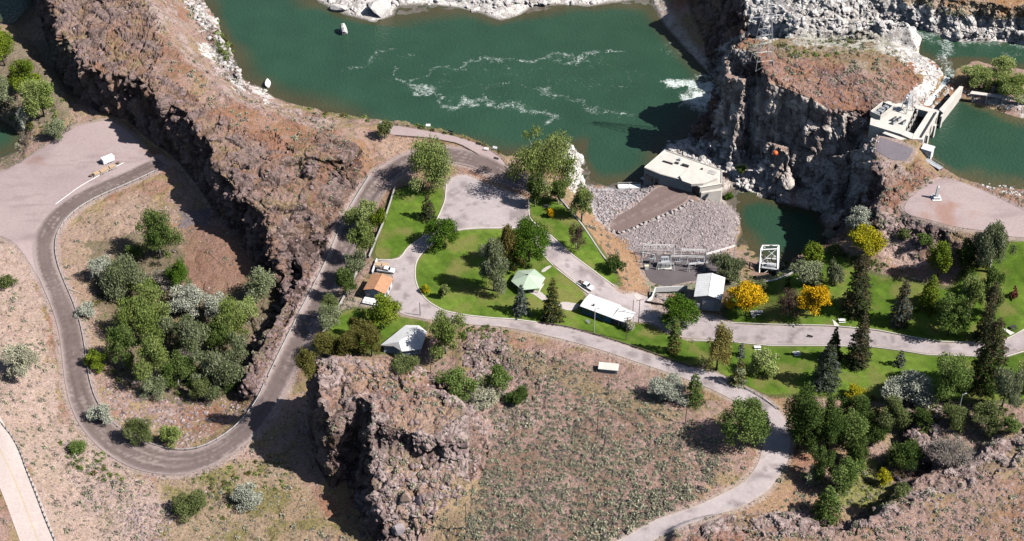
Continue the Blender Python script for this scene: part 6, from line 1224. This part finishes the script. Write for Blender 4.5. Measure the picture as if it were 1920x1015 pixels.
for i, (x, y, lb) in enumerate(((1272, 500, 'dark switch stand next to the transformer'), (1298, 503, 'dark switch stand in the middle of the yard'), (1312, 500, 'dark switch stand at the right side of the yard'), (1222, 495, 'dark switch stand left of the transformer'))):
    q = at(x, y); t = thing('switch_stand', lb, 'switch stand', (q.x, q.y, zs), 0, 'switch stands in the substation'); m = MB(); [m.bar((sx, sy, 0), (sx, sy, 2.3), .06) for sx in (-.9, .9) for sy in (-.4, .4)]; m.box(0, 0, 2.25, 2.2, 1.1, .12); m.build('frame', M_steel, t)
    for k in (-.7, 0, .7): m = MB(); m.bar((k, 0, 2.3), (k, 0, 3.3), .13, 6); m.build('insulator', M_dark, t)
q = at(1212, 506); t = thing('control_cabinet', 'pale yellow control cabinet at the left side of the substation', 'cabinet', (q.x, q.y, zs)); m = MB(); m.box(0, 0, .1, 1.4, .9, 1.7); m.build('body', mat_flat('cream_paint', (.6, .56, .4)), t); m = MB(); m.box(0, -.47, .25, 1.1, .05, 1.4); m.build('door', M_white, t)
def fence(name, label, cat, pts, h, step, mp, mr, rails=(1.0,), pr=.06, rr_=.04, group=None, zf=None, panel=None, mpn=None):
    W_ = [G(*q) for q in dens(pts, False, 6)]; d = [0]
    for a, b in zip(W_[:-1], W_[1:]): d.append(d[-1] + math.hypot(b[0] - a[0], b[1] - a[1]))
    n = min(95, max(1, int(d[-1] / step))); root = thing(name, label, cat, (W_[0][0], W_[0][1], W_[0][2]), 0, group); O_ = root.location; tops = []
    pm = None
    for i in range(n + 1):
        s = d[-1] * i / n; k = max(j for j in range(len(d)) if d[j] <= s + 1e-6); k = min(k, len(W_) - 2); f = (s - d[k]) / max(d[k + 1] - d[k], 1e-6)
        x = W_[k][0] + (W_[k + 1][0] - W_[k][0]) * f; y = W_[k][1] + (W_[k + 1][1] - W_[k][1]) * f; tops.append(Vector((x - O_.x, y - O_.y, hz(x, y) - O_.z)))
    if mp:
        for p in tops:
            if pm is None: m = MB(); m.box(0, 0, -.5, pr * 2, pr * 2, h + .5); pm = m.build('post', mp, root); pm.location = p; continue
            c = pm.copy(); C.objects.link(c); c.parent = root; c.location = p
    m = MB(); hgt = panel if panel else .3
    if panel:
        for a, b in zip(tops[:-1], tops[1:]):
            u = (b - a); u.z = 0; u.normalize(); nn = Vector((u.y, -u.x, 0)) * rr_; z1 = Vector((0, 0, h)); z0 = Vector((0, 0, h - panel))
            q = [a + nn + z0, b + nn + z0, b - nn + z0, a - nn + z0, a + nn + z1, b + nn + z1, b - nn + z1, a - nn + z1]
            m.add(q, [(3, 2, 1, 0), (4, 5, 6, 7), (0, 1, 5, 4), (2, 3, 7, 6), (1, 2, 6, 5), (3, 0, 4, 7)])
    else:
        for f in rails:
            for a, b in zip(tops[:-1], tops[1:]): m.bar(a + Vector((0, 0, h * f)), b + Vector((0, 0, h * f)), rr_)
    m.build('rail' if name != 'low_wall' else 'wall', mr, root); return root
M_rail = mat_flat('galvanised_rail', (.6, .58, .57), rough=.4, metal=.2, var=.15)
fence('yard_fence', 'steel mesh fence along the back of the substation yard', 'fence', [(1197, 474), (1260, 474), (1330, 478), (1376, 482)], 2.1, 3.2, M_white, M_steel, (1, .5))
road_left = []
for q in rl: road_left.append(q)
def fence_w(name, label, cat, W2, h, step, mp, mr, panel, rr_=.06, pr=.08, off=.4):
    px = []
    for q in W2: x, y, _ = proj(np.array([[q[0], q[1], gz(q[0], q[1])]])); px.append((float(x[0]), float(y[0])))
    return fence(name, label, cat, px, h, step, mp, mr, panel=panel, rr_=rr_, pr=pr)
nR = len(rl); i1, i2, i3 = int(nR * .02), int(nR * .40), int(nR * .60)
fence_w('guardrail', 'long steel guardrail around the upper curve of the gorge road', 'guardrail', rl[i1:i2][::2], .8, 3.0, M_dark, M_rail, .32)
fence_w('guardrail', 'steel guardrail around the lower bend of the gorge road', 'guardrail', rl[i2:i3][::2], .8, 3.0, M_dark, M_rail, .32)
fence_w('guardrail', 'pale concrete barrier along the boulder slope side of the gorge road', 'barrier', rl[i3:int(nR * .835)][::2], .7, 3.0, None, M_concg, .75, .1)
fence('guardrail', 'dark posted guardrail beside the pale highway at the bottom left corner', 'guardrail', [(-8, 782), (20, 815), (36, 842), (52, 885), (70, 930), (88, 978), (106, 1020)], .8, 1.9, M_dark, M_rail, panel=.3, rr_=.06, pr=.14)
fence('guardrail', 'wooden posted guardrail below the long white building', 'guardrail', [(1012, 607), (1060, 614), (1120, 630), (1200, 656), (1290, 688)], .75, 2.6, M_wood, M_wood, panel=.3, rr_=.09, pr=.13)
fence('guardrail', 'short guardrail on the outer side of the road bend', 'guardrail', [(1398, 730), (1425, 744), (1458, 768)], .75, 2.4, M_wood, M_rail, panel=.3, rr_=.07, pr=.12)
fence('low_wall', 'pale concrete wall between the left lawn and the gorge road', 'wall', [(741, 352), (735, 372), (722, 412), (706, 450), (692, 484)], 1.0, 2.5, None, M_concg, panel=1.3, rr_=.14)
fence('low_wall', 'thin broken wall between the house and the gorge road', 'wall', [(672, 505), (654, 540), (628, 590), (606, 626)], .7, 2.5, None, M_concg, panel=1.0, rr_=.25)
fence('low_wall', 'low concrete wall along the bank top right of the diagonal road', 'wall', [(1050, 372), (1070, 398), (1094, 426), (1114, 456), (1134, 486), (1156, 512)], .5, 2.5, None, M_concg, panel=.9, rr_=.22)
fence('low_wall', 'pale low wall curving behind the lawn to the chasm crane', 'wall', [(1385, 540), (1420, 534), (1460, 524), (1490, 512), (1506, 498)], .6, 2.5, None, M_conc, panel=.9, rr_=.3)
fence('low_wall', 'white wall beside the orange roofed house parking', 'wall', [(707, 490), (702, 502), (698, 514)], 1.2, 2, None, M_white, panel=1.3, rr_=.15)
fence('wire_fence', 'thin wire fence along the reservoir side of the gravel lot', 'fence', [(1765, 334), (1800, 337), (1832, 350), (1860, 364), (1925, 396)], 1.1, 3.0, M_wood, M_wood, (1, .5), rr_=.035)
fence('timber_kerb', 'long timber kerb on the inner edge of the river terrace path', 'kerb', [(742, 255), (800, 259), (860, 270), (898, 291), (915, 305), (936, 318)], .35, 3.0, None, M_wood, panel=.4, rr_=.16)
fence('terrace_fence', 'post and rail fence on the river side of the terrace path', 'fence', [(722, 231), (760, 238), (800, 245), (850, 254), (900, 270), (936, 292), (956, 312)], 1.0, 3.4, M_wood, M_wood, (1, .55), rr_=.05)
fence('white_pipe_rail', 'low white pipe rail between the gravel lot and the gorge road', 'rail', [(232, 306), (200, 322), (150, 350), (104, 384)], .45, 3, M_white, M_white, (1,), rr_=.1, pr=.07)
fence('lawn_fence', 'small wire fence in front of the house deck', 'fence', [(664, 572), (690, 578), (720, 582)], 1.0, 2.2, M_white, M_white, (1, .5), rr_=.03)
# kerbs
def kerb(px, w_=.3, h=.16, mt=None):
    W_ = [G(*q) for q in dens(px, False, 7)]; m = MB()
    for a, b in zip(W_[:-1], W_[1:]):
        u = Vector((b[0] - a[0], b[1] - a[1], 0)).normalized(); nn = Vector((u.y, -u.x, 0)) * w_ / 2; za, zb = gz(a[0], a[1]), gz(b[0], b[1])
        q = [Vector((a[0], a[1], za - .2)) + nn, Vector((b[0], b[1], zb - .2)) + nn, Vector((b[0], b[1], zb - .2)) - nn, Vector((a[0], a[1], za - .2)) - nn]; q += [v + Vector((0, 0, h + .2 + .12)) for v in q]
        m.add(q, [(4, 5, 6, 7), (0, 1, 5, 4), (2, 3, 7, 6), (1, 2, 6, 5), (3, 0, 4, 7)])
    o = m.build('kerb', mt or M_conc); o['kind'] = 'structure'
kerb([(837, 345), (835, 378), (820, 412), (803, 438), (777, 456), (764, 464), (750, 488), (708, 488)])
kerb([(984, 428), (929, 429), (895, 429), (857, 432), (831, 442), (796, 470), (782, 485), (778, 507), (779, 528), (786, 547), (803, 567), (833, 584), (875, 592), (922, 597), (960, 599), (1006, 605)], .34)
kerb([(991, 374), (992, 411), (1030, 440), (1071, 477), (1108, 505), (1151, 537)], .34); kerb([(1004, 456), (1020, 482), (1037, 498)]); kerb([(1044, 505), (1103, 551)])
kerb([(1370, 606), (1440, 609), (1550, 611), (1641, 619), (1701, 631), (1758, 641), (1808, 643), (1879, 641), (1902, 629), (1925, 616)]); kerb([(1300, 639), (1355, 640), (1440, 649), (1534, 649), (1634, 651), (1708, 661), (1735, 666), (1808, 668), (1882, 671), (1925, 658)])
m = MB()
for a, b in (((838, 349), (862, 344)), ((862, 344), (884, 343)), ((884, 343), (886, 352)), ((890, 345), (905, 352)), ((862, 344), (860, 352))):
    A, B = H(*a), H(*b); u = (B - A).normalized(); nn = Vector((u.y, -u.x, 0)) * .1; z = Vector((0, 0, .15)); m.add([A + nn + z, B + nn + z, B - nn + z, A - nn + z], [(0, 1, 2, 3)])
o = m.build('parking_line', M_white); o['kind'] = 'structure'
# yard with board walls
q = P(1250, 566, 8); root = thing('board_enclosure', 'low board walled yard of rubble left of the warehouse', 'enclosure', (q.x, q.y, hz(q.x, q.y))); O_ = root.location
C4 = [Vector((*(H(x, y) - O_)[:2], 0)) for x, y in ((1222, 562), (1228, 550), (1288, 549), (1290, 574), (1262, 578), (1212, 570))]
for i in (0, 1, 3, 4, 5):
    a, b = C4[i], C4[(i + 1) % 6]; m = MB(); c = (a + b) / 2; u = b - a; m.box(c.x, c.y, -.6, u.length, .18, 2.0, math.atan2(u.y, u.x)); m.build('board_wall', M_wood if i in (3, 4) else M_white, root)
for i, (x, y, lb) in enumerate(((1234, 556, 'grey rubble heap in the left corner of the board yard'), (1262, 558, 'reddish scrap heap in the middle of the board yard'), (1246, 564, 'small grey heap in the front of the board yard'))):
    g_ = H(x, y); m = MB(); rq = random.Random(i)
    V = []; F = []; nn_ = 0
    for k in range(16):
        Vk, Fk, _ = rock_template(rq.randint(0, 40)); t = rq.uniform(0, 6.3); r_ = rq.uniform(0, 1.5) ; V.append(Vk * rq.uniform(.6, 1.2) + np.array([math.cos(t) * r_, math.sin(t) * r_ * .6, .1 + .35 * (1.5 - r_)])); F.append(Fk + nn_); nn_ += len(Vk)
    o = link('rubble_heap', np_mesh('rubble_heap', np.vstack(V), np.vstack(F), M_rock, np.repeat(np.array([[.3, .27, .27] if i != 1 else [.35, .17, .12]]), nn_, 0)), None, (g_.x, g_.y, g_.z)); tag(o, lb, 'rubble heap', 'rubble heaps in the board yard', 'stuff')
# chasm crane
q = P(1443, 500, 6); zc_ = hz(q.x, q.y); root = thing('cable_crane', 'white steel lattice hoist frame leaning over the chasm pond', 'crane', (q.x, q.y, zc_), math.radians(-12))
m = MB(); B4 = [(-3, -1.5), (3, -1.5), (3, 1.8), (-3, 1.8)]; T4 = [(-3.6, 2.8, 7.2), (1.6, 3.6, 7.8), (1.9, 6.2, 7.2), (-3.2, 5.6, 6.8)]
for i in range(4):
    a = Vector((*B4[i], -.5)); b = Vector(T4[i]); m.bar(a, b, .3); c = Vector((*B4[(i + 1) % 4], -.5)); d = Vector(T4[(i + 1) % 4]); m.bar(b, d, .26); m.bar(a.lerp(b, .5), c.lerp(d, .5), .2); m.bar(a, c.lerp(d, .5), .13); m.bar(a.lerp(b, .5), d, .13)
m.build('frame', M_white, root); m = MB(); m.box(.2, 1.2, 2.2, 5.4, 3.2, .25); m.build('platform', M_steel, root); m = MB(); m.bar((-1, 1, 3), (1.4, 1, 3), .7, 10); m.box(0, 1, 2.4, 2.8, 1.4, .5); m.build('winch', M_steel, root)
m = MB(); m.box(-.4, 4.6, 6.6, 1.0, 1.4, 1.0); m.build('trolley', M_dark, root)
# transmission tower
q = H(1428, 122); root = thing('transmission_tower', 'grey lattice transmission tower on the bluff above the falls', 'pylon', (q.x, q.y, q.z - .2), .2); m = MB(); Ht = 27
def tc(k, z): s = 2.7 * (1 - z / Ht) ** .9 + .45; return Vector(((-s, -s), (s, -s), (s, s), (-s, s))[k] + (z,))
zs_ = [0, 3.5, 7, 10.5, 13.5, 16.5, 19.5, 22.5, 25, Ht]
for k in range(4):
    for a, b in zip(zs_[:-1], zs_[1:]): m.bar(tc(k, a), tc(k, b), .11); m.bar(tc(k, a), tc((k + 1) % 4, b), .045); m.bar(tc(k, b), tc((k + 1) % 4, b), .045)
m.build('mast', M_steel, root)
for z in (19.5, 23, 26): m = MB(); m.bar((-4.5, 0, z), (4.5, 0, z), .06); m.bar((-4.5, 0, z), (0, 0, z + 1.3), .03); m.bar((4.5, 0, z), (0, 0, z + 1.3), .03); m.build('crossarm', M_steel, root)
# cables with marker balls
def cable(name, label, cat, a, b, sag, r=.04, mt=None, n=24, group=None):
    m = MB(); pts = [a.lerp(b, i / n) - Vector((0, 0, sag * 4 * (i / n) * (1 - i / n))) for i in range(n + 1)]
    for p, q in zip(pts[:-1], pts[1:]): m.bar(p, q, r, 3)
    tag(m.build(name, mt or M_steel), label, cat, group); return pts
tw = Vector(root.location); cr = Vector((q.x, q.y, q.z))
k0 = P(1441, 458, 12)
c1 = cable('cable', 'thin steel cable from the chasm crane to the left arm of the pylon', 'cable', k0, tw + Vector((-4.3, 0, 19.3)), 4, .016, M_dark)
c2 = cable('cable', 'thin steel cable from the chasm crane to the right arm of the pylon', 'cable', k0 + Vector((1.5, 0, 0)), tw + Vector((4.4, 0, 22.8)), 4, .016, M_dark)
bq = min(c2, key=lambda v: abs(proj(np.array([v]))[1][0] - 286)); bm = bmesh.new(); bmesh.ops.create_icosphere(bm, subdivisions=3, radius=.85); me = bpy.data.meshes.new('marker_ball'); bm.to_mesh(me); bm.free(); me.materials.append(M_orange); me.polygons.foreach_set('use_smooth', [True] * len(me.polygons)); tag(link('marker_ball', me, None, bq), 'orange aircraft marker ball hanging on the cable over the chasm', 'marker ball')
# poles
def pole(x, yb, yt, label, arms=1, lamp=False, mt=None, name='utility_pole', cat='utility pole'):
    g_ = H(x, yb); s = PXS(g_); h = (yb - yt) / (s * cP); t = thing(name, label, cat, g_, math.radians((x * 37) % 50 - 25))
    m = MB(); m.bar((0, 0, -.5), (0, 0, h), .15, 6, .1); m.build('pole', mt or M_wood, t)
    for k in range(arms):
        z = h - .4 - .9 * k; m = MB(); m.box(0, 0, z, 2.3, .12, .12); ca = m.build('crossarm', mt or M_wood, t); m = MB(); [m.bar((dx, 0, z + .1), (dx, 0, z + .38), .07, 6) for dx in (-1, -.4, 1)]; m.build('insulator', M_steel, ca)
    if lamp: m = MB(); m.bar((0, 0, h), (.9, 0, h + .2), .05); m.box(1.0, 0, h + .12, .6, .3, .12); m.build('lamp_head', M_steel, t)
    return g_, h
pl = [pole(1285, 795, 733, 'wooden power pole beside the dark juniper at the lane', 1), pole(1120, 811, 761, 'wooden power pole in the upper scrub field', 1), pole(1140, 741, 706, 'short wooden pole near the concrete shed', 0), pole(874, 994, 935, 'wooden power pole standing right of the butte', 0), pole(1102, 950, 926, 'short post in the middle of the scrub field', 0), pole(1174, 640, 594, 'wooden pole with crossarm at the corner of the porch roof', 2),
      pole(1186, 593, 562, 'left wooden pole of the pair at the road fork', 0), pole(1197, 607, 561, 'right wooden pole of the pair at the road fork', 1), pole(788, 593, 567, 'wooden pole at the lane fork by the lime green tree', 0), pole(940, 661, 617, 'wooden pole at the lane south edge below the central lawn', 0), pole(808, 700, 672, 'wooden pole behind the butte under the large green tree', 0),
      pole(1114, 624, 578, 'steel lamp post in front of the long white building', 0, True, M_steel, 'lamp_post', 'lamp post'), pole(1218, 556, 536, 'pale post at the corner of the board yard', 0, False, M_white, 'gate_post', 'post'), pole(1797, 772, 738, 'steel lamp post beside the broad mid green tree', 0, True, M_steel, 'lamp_post', 'lamp post')]
tops = [p[0] + Vector((0, 0, p[1] - .2)) for p in pl]
for a, b, lb in ((5, 7, 'wire between the porch corner pole and the road fork pair'), (1, 0, 'wire crossing the scrub field to the juniper pole'), (3, 1, 'wire from the butte side pole to the scrub field pole')): cable('wire', lb, 'wire', tops[a], tops[b], 1.2, .02, M_dark)
# monument
q = H(1755, 374); root = thing('obelisk', 'white obelisk monument on a stepped base in the gravel lot', 'monument', q)
m = MB(); m.box(0, 0, -.3, 2.9, 2.9, .9); m.box(0, 0, .6, 2.0, 2.0, .7); m.build('base', M_white, root); m = MB(); m.prism([(-.42, -.42), (.42, -.42), (.42, .42), (-.42, .42)], 1.1, 1.3); m.add([(-.5, -.5, 1.3), (.5, -.5, 1.3), (.5, .5, 1.3), (-.5, .5, 1.3), (-.32, -.32, 4.9), (.32, -.32, 4.9), (.32, .32, 4.9), (-.32, .32, 4.9), (0, 0, 5.3)], [(0, 1, 5, 4), (1, 2, 6, 5), (2, 3, 7, 6), (3, 0, 4, 7), (4, 5, 8), (5, 6, 8), (6, 7, 8), (7, 4, 8)]); m.build('shaft', M_white, root)
# picnic tables, benches, signs
def table(x, y, label, slabm=True, rz=.3, mt=None):
    q = H(x, y); t = thing('picnic_table', label, 'picnic table', (q.x, q.y, q.z), rz, 'picnic tables in the park')
    if slabm: m = MB(); m.box(0, 0, -.25, 5.2, 3.4, .36); m.build('slab', M_conc, t)
    m = MB(); m.box(0, 0, .84, 2.0, .85, .07); m.build('table_top', mt or M_white, t)
    for s in (-1, 1): m = MB(); m.box(0, s * .8, .55, 2.0, .28, .06); m.build('bench_seat', mt or M_white, t)
    for s in (-1, 1): m = MB(); m.bar((s * .7, -.8, .12), (s * .7, .1, .84), .05); m.bar((s * .7, .8, .12), (s * .7, -.1, .84), .05); m.box(s * .7, 0, .5, .06, 1.6, .06); m.build('leg', M_dark, t)
table(1024, 389, 'picnic table on a pale slab beside the tiny yellow tree', True, -.3, M_dark); table(1899, 617, 'picnic table on a pale slab near the right edge of the lawn', True, .5, M_dark)
table(1578, 604, 'white picnic table at the road edge left of the tall spruces', True, .05); table(1493, 666, 'white picnic table in the shade below the road bend', False, .2); table(1420, 655, 'white picnic table behind the low light green tree', False, 0); table(1424, 589, 'white picnic table in the shade right of the larger yellow tree', True, .1)
for i, (x, y, lb) in enumerate(((845, 250, 'dark bench on the terrace path nearest the middle'), (897, 272, 'dark bench on the terrace path at its bend'), (930, 300, 'dark bench at the right end of the terrace path'), (1518, 634, 'dark bench at the side of the park road'))):
    q = H(x, y); t = thing('bench', lb, 'bench', q, -.4); m = MB(); m.box(0, 0, .42, 1.8, .45, .07); m.build('seat', M_dark, t); m = MB(); m.box(0, .22, .55, 1.8, .06, .4); m.build('backrest', M_dark, t); [MB().box(sx, 0, 0, .08, .4, .42).build('leg', M_dark, t) for sx in (-.75, .75)]
for i, (x, y, lb) in enumerate(((803, 240, 'white information board at the river fence'), (912, 284, 'white sign on the dark road edge below the terrace'), (928, 282, 'white sign at the terrace fence near the big tree'), (716, 236, 'white sign beside the small terrace tree'), (1415, 536, 'white box sign on the lawn behind the larger yellow tree'), (1102, 608, 'small white utility box behind the wooden guardrail'))):
    q = H(x, y); t = thing('sign', lb, 'sign', q, -.2 * i); m = MB(); m.box(-.5, 0, 0, .1, .1, 1.1); m.box(.5, 0, 0, .1, .1, 1.1); m.build('post', M_steel, t); m = MB(); m.add([(-.8, -.25, .9), (.8, -.25, .9), (.8, .3, 1.5), (-.8, .3, 1.5), (-.8, -.25, .82), (.8, -.25, .82), (.8, .3, 1.42), (-.8, .3, 1.42)], [(0, 1, 2, 3), (7, 6, 5, 4), (0, 4, 5, 1), (1, 5, 6, 2), (2, 6, 7, 3), (3, 7, 4, 0)]); m.build('board', M_white, t)
for x, y, lb in ((844.7, 511.5, 'round white manhole lid in the middle of the central lawn'), (864, 512, 'round white manhole lid nearer the grey green tree')): q = H(x, y); m = MB(); m.bar(q - Vector((0, 0, .2)), q + Vector((0, 0, .22)), .8, 12); tag(m.build('manhole_cover', M_white), lb, 'manhole lid')
# ------------------------------------------------------------------ vehicles
M_car = mat_flat('white_car_paint', (.8, .8, .81), rough=.25, var=.03)
def pickup(px, py, a, label, L=5.6, camper=False):
    q = H(px, py); t = thing('pickup_truck', label, 'pickup truck', (q.x, q.y, q.z + .02), a)
    prof = [(-2.8, .45), (-2.8, 1.15), (-.55, 1.15), (1.25, 1.15), (2.65, 1.0), (2.8, .75), (2.8, .45)]
    bm = bmesh.new(); Wd = .98
    for s in (-1, 1): pass
    m = MB(); n = len(prof); m.add([(x, -Wd, z) for x, z in prof] + [(x, Wd, z) for x, z in prof], [tuple(range(n)), tuple(reversed(range(n, 2 * n)))] + [(i, n + i, n + (i + 1) % n, (i + 1) % n) for i in range(n)])
    body = m.build('body', M_car, t, bevel=.06)
    m = MB(); m.add([(-.75, -.9, 1.13), (1.35, -.9, 1.13), (.75, -.78, 1.82), (-.6, -.78, 1.82), (-.75, .9, 1.13), (1.35, .9, 1.13), (.75, .78, 1.82), (-.6, .78, 1.82)], [(0, 1, 2, 3), (7, 6, 5, 4), (1, 5, 6, 2), (4, 0, 3, 7), (3, 2, 6, 7), (4, 5, 1, 0)]); cb = m.build('cab', M_car, t, bevel=.05)
    m = MB(); m.add([(1.3, -.76, 1.2), (1.3, .76, 1.2), (.82, .68, 1.78), (.82, -.68, 1.78)], [(0, 1, 2, 3)]); m.v = [(x + .05, y, z + .02) for x, y, z in m.v]; m.build('windscreen', M_glass, cb)
    for s in (-1, 1): m = MB(); m.add([(-.55, s * .9, 1.22), (1.05, s * .9, 1.22), (.65, s * .82, 1.72), (-.5, s * .82, 1.72)], [(0, 1, 2, 3) if s < 0 else (3, 2, 1, 0)]); m.v = [(x, y + s * .02, z) for x, y, z in m.v]; m.build('side_window', M_glass, cb)
    m = MB(); m.box(-1.8, 0, 1.152, 1.85, 1.6, .012); m.build('load_bed', M_dark, t)
    m = MB(); [m.box(-1.9 + .5 * i, .2 * (-1) ** i, 1.165, .42, .7, .22) for i in range(3)]; m.build('cargo', M_grate, t)
    for sx in (-1.8, 1.75):
        for s in (-1, 1): m = MB(); m.bar((sx, s * .72, .4), (sx, s * .99, .4), .4, 14); w_ = m.build('wheel', M_tyre, t); m = MB(); m.bar((sx, s * .96, .4), (sx, s * 1.005, .4), .22, 10); m.build('rim', M_steel, w_)
    for s in (-1, 1): m = MB(); m.box(2.79, s * .7, .75, .06, .35, .16); m.build('headlight', M_glass, t); m = MB(); m.box(-2.82, s * .82, .8, .06, .18, .25); m.build('tail_light', M_red, t)
    m = MB(); m.box(2.84, 0, .42, .12, 1.9, .2); m.build('bumper', M_steel, t)
    return t
pickup(1098, 539, math.radians(-38), 'white pickup truck driving down the diagonal road above the long white building')
pickup(724, 510, math.radians(-12), 'white pickup truck parked behind the orange roofed house')
def trailer(px, py, a, label, name, box=True):
    q = H(px, py); t = thing(name, label, 'trailer', q, a)
    if box:
        m = MB(); m.box(0, 0, .55, 4.4, 2.1, 1.9); m.build('body', M_car, t, bevel=.08); m = MB(); m.box(-.1, .1, 2.46, 4.0, .12, .05); m.build('roof_seam', M_steel, t); m = MB(); m.box(2.22, 0, .7, .05, 1.7, 1.6); m.build('door', M_white, t)
    else:
        m = MB(); m.box(0, 0, .6, 5.2, 2.0, .15); m.build('deck', M_steel, t)
        for i, x in enumerate((-1.2, 1.2)): m = MB(); m.box(x, 0, .76, 2.1, 1.7, .5); m.build('stack', M_white if box else M_crate, t)
    m = MB(); m.bar((-2.6 if not box else -2.2, 0, .5), (-3.6, 0, .45), .07); m.build('drawbar', M_dark, t)
    for x in (-.4, .5):
        for s in (-1, 1): m = MB(); m.bar((x, s * .95, .36), (x, s * 1.15, .36), .36, 12); m.build('wheel', M_tyre, t)
trailer(203, 305, math.radians(38), 'white enclosed trailer parked alone on the gravel lot', 'box_trailer')
trailer(205, 319, math.radians(36), 'flat trailer loaded with pale crates behind the white pipe rail', 'flat_trailer', False)
trailer(188, 327, math.radians(36), 'flat trailer with pale stacks nearest the gorge road', 'flat_trailer', False)
trailer(716, 501, math.radians(-5), 'small flat trailer beside the parked white pickup', 'flat_trailer', False)
for i, (x, y, lb) in enumerate(((177, 330, 'rusty spool left of the flat trailers'), (171, 333, 'brown drum at the end of the white pipe rail'), (222, 309, 'dark crate right of the flat trailers'))): q = H(x, y); m = MB(); m.bar(q, q + Vector((0, 0, .9)), .5, 10); m.bar(q + Vector((0, 0, .9)), q + Vector((0, 0, 1.0)), .55, 10); tag(m.build('drum', M_grate), lb, 'drum')
# fallen log on the left slope
a, b = H(130, 543), H(156, 553); m = MB(); m.bar(a + Vector((0, 0, .25)), b + Vector((0, 0, .25)), .22, 7, .1); tag(m.build('fallen_log', M_pale), 'pale fallen log on the slope inside the gorge road', 'log')
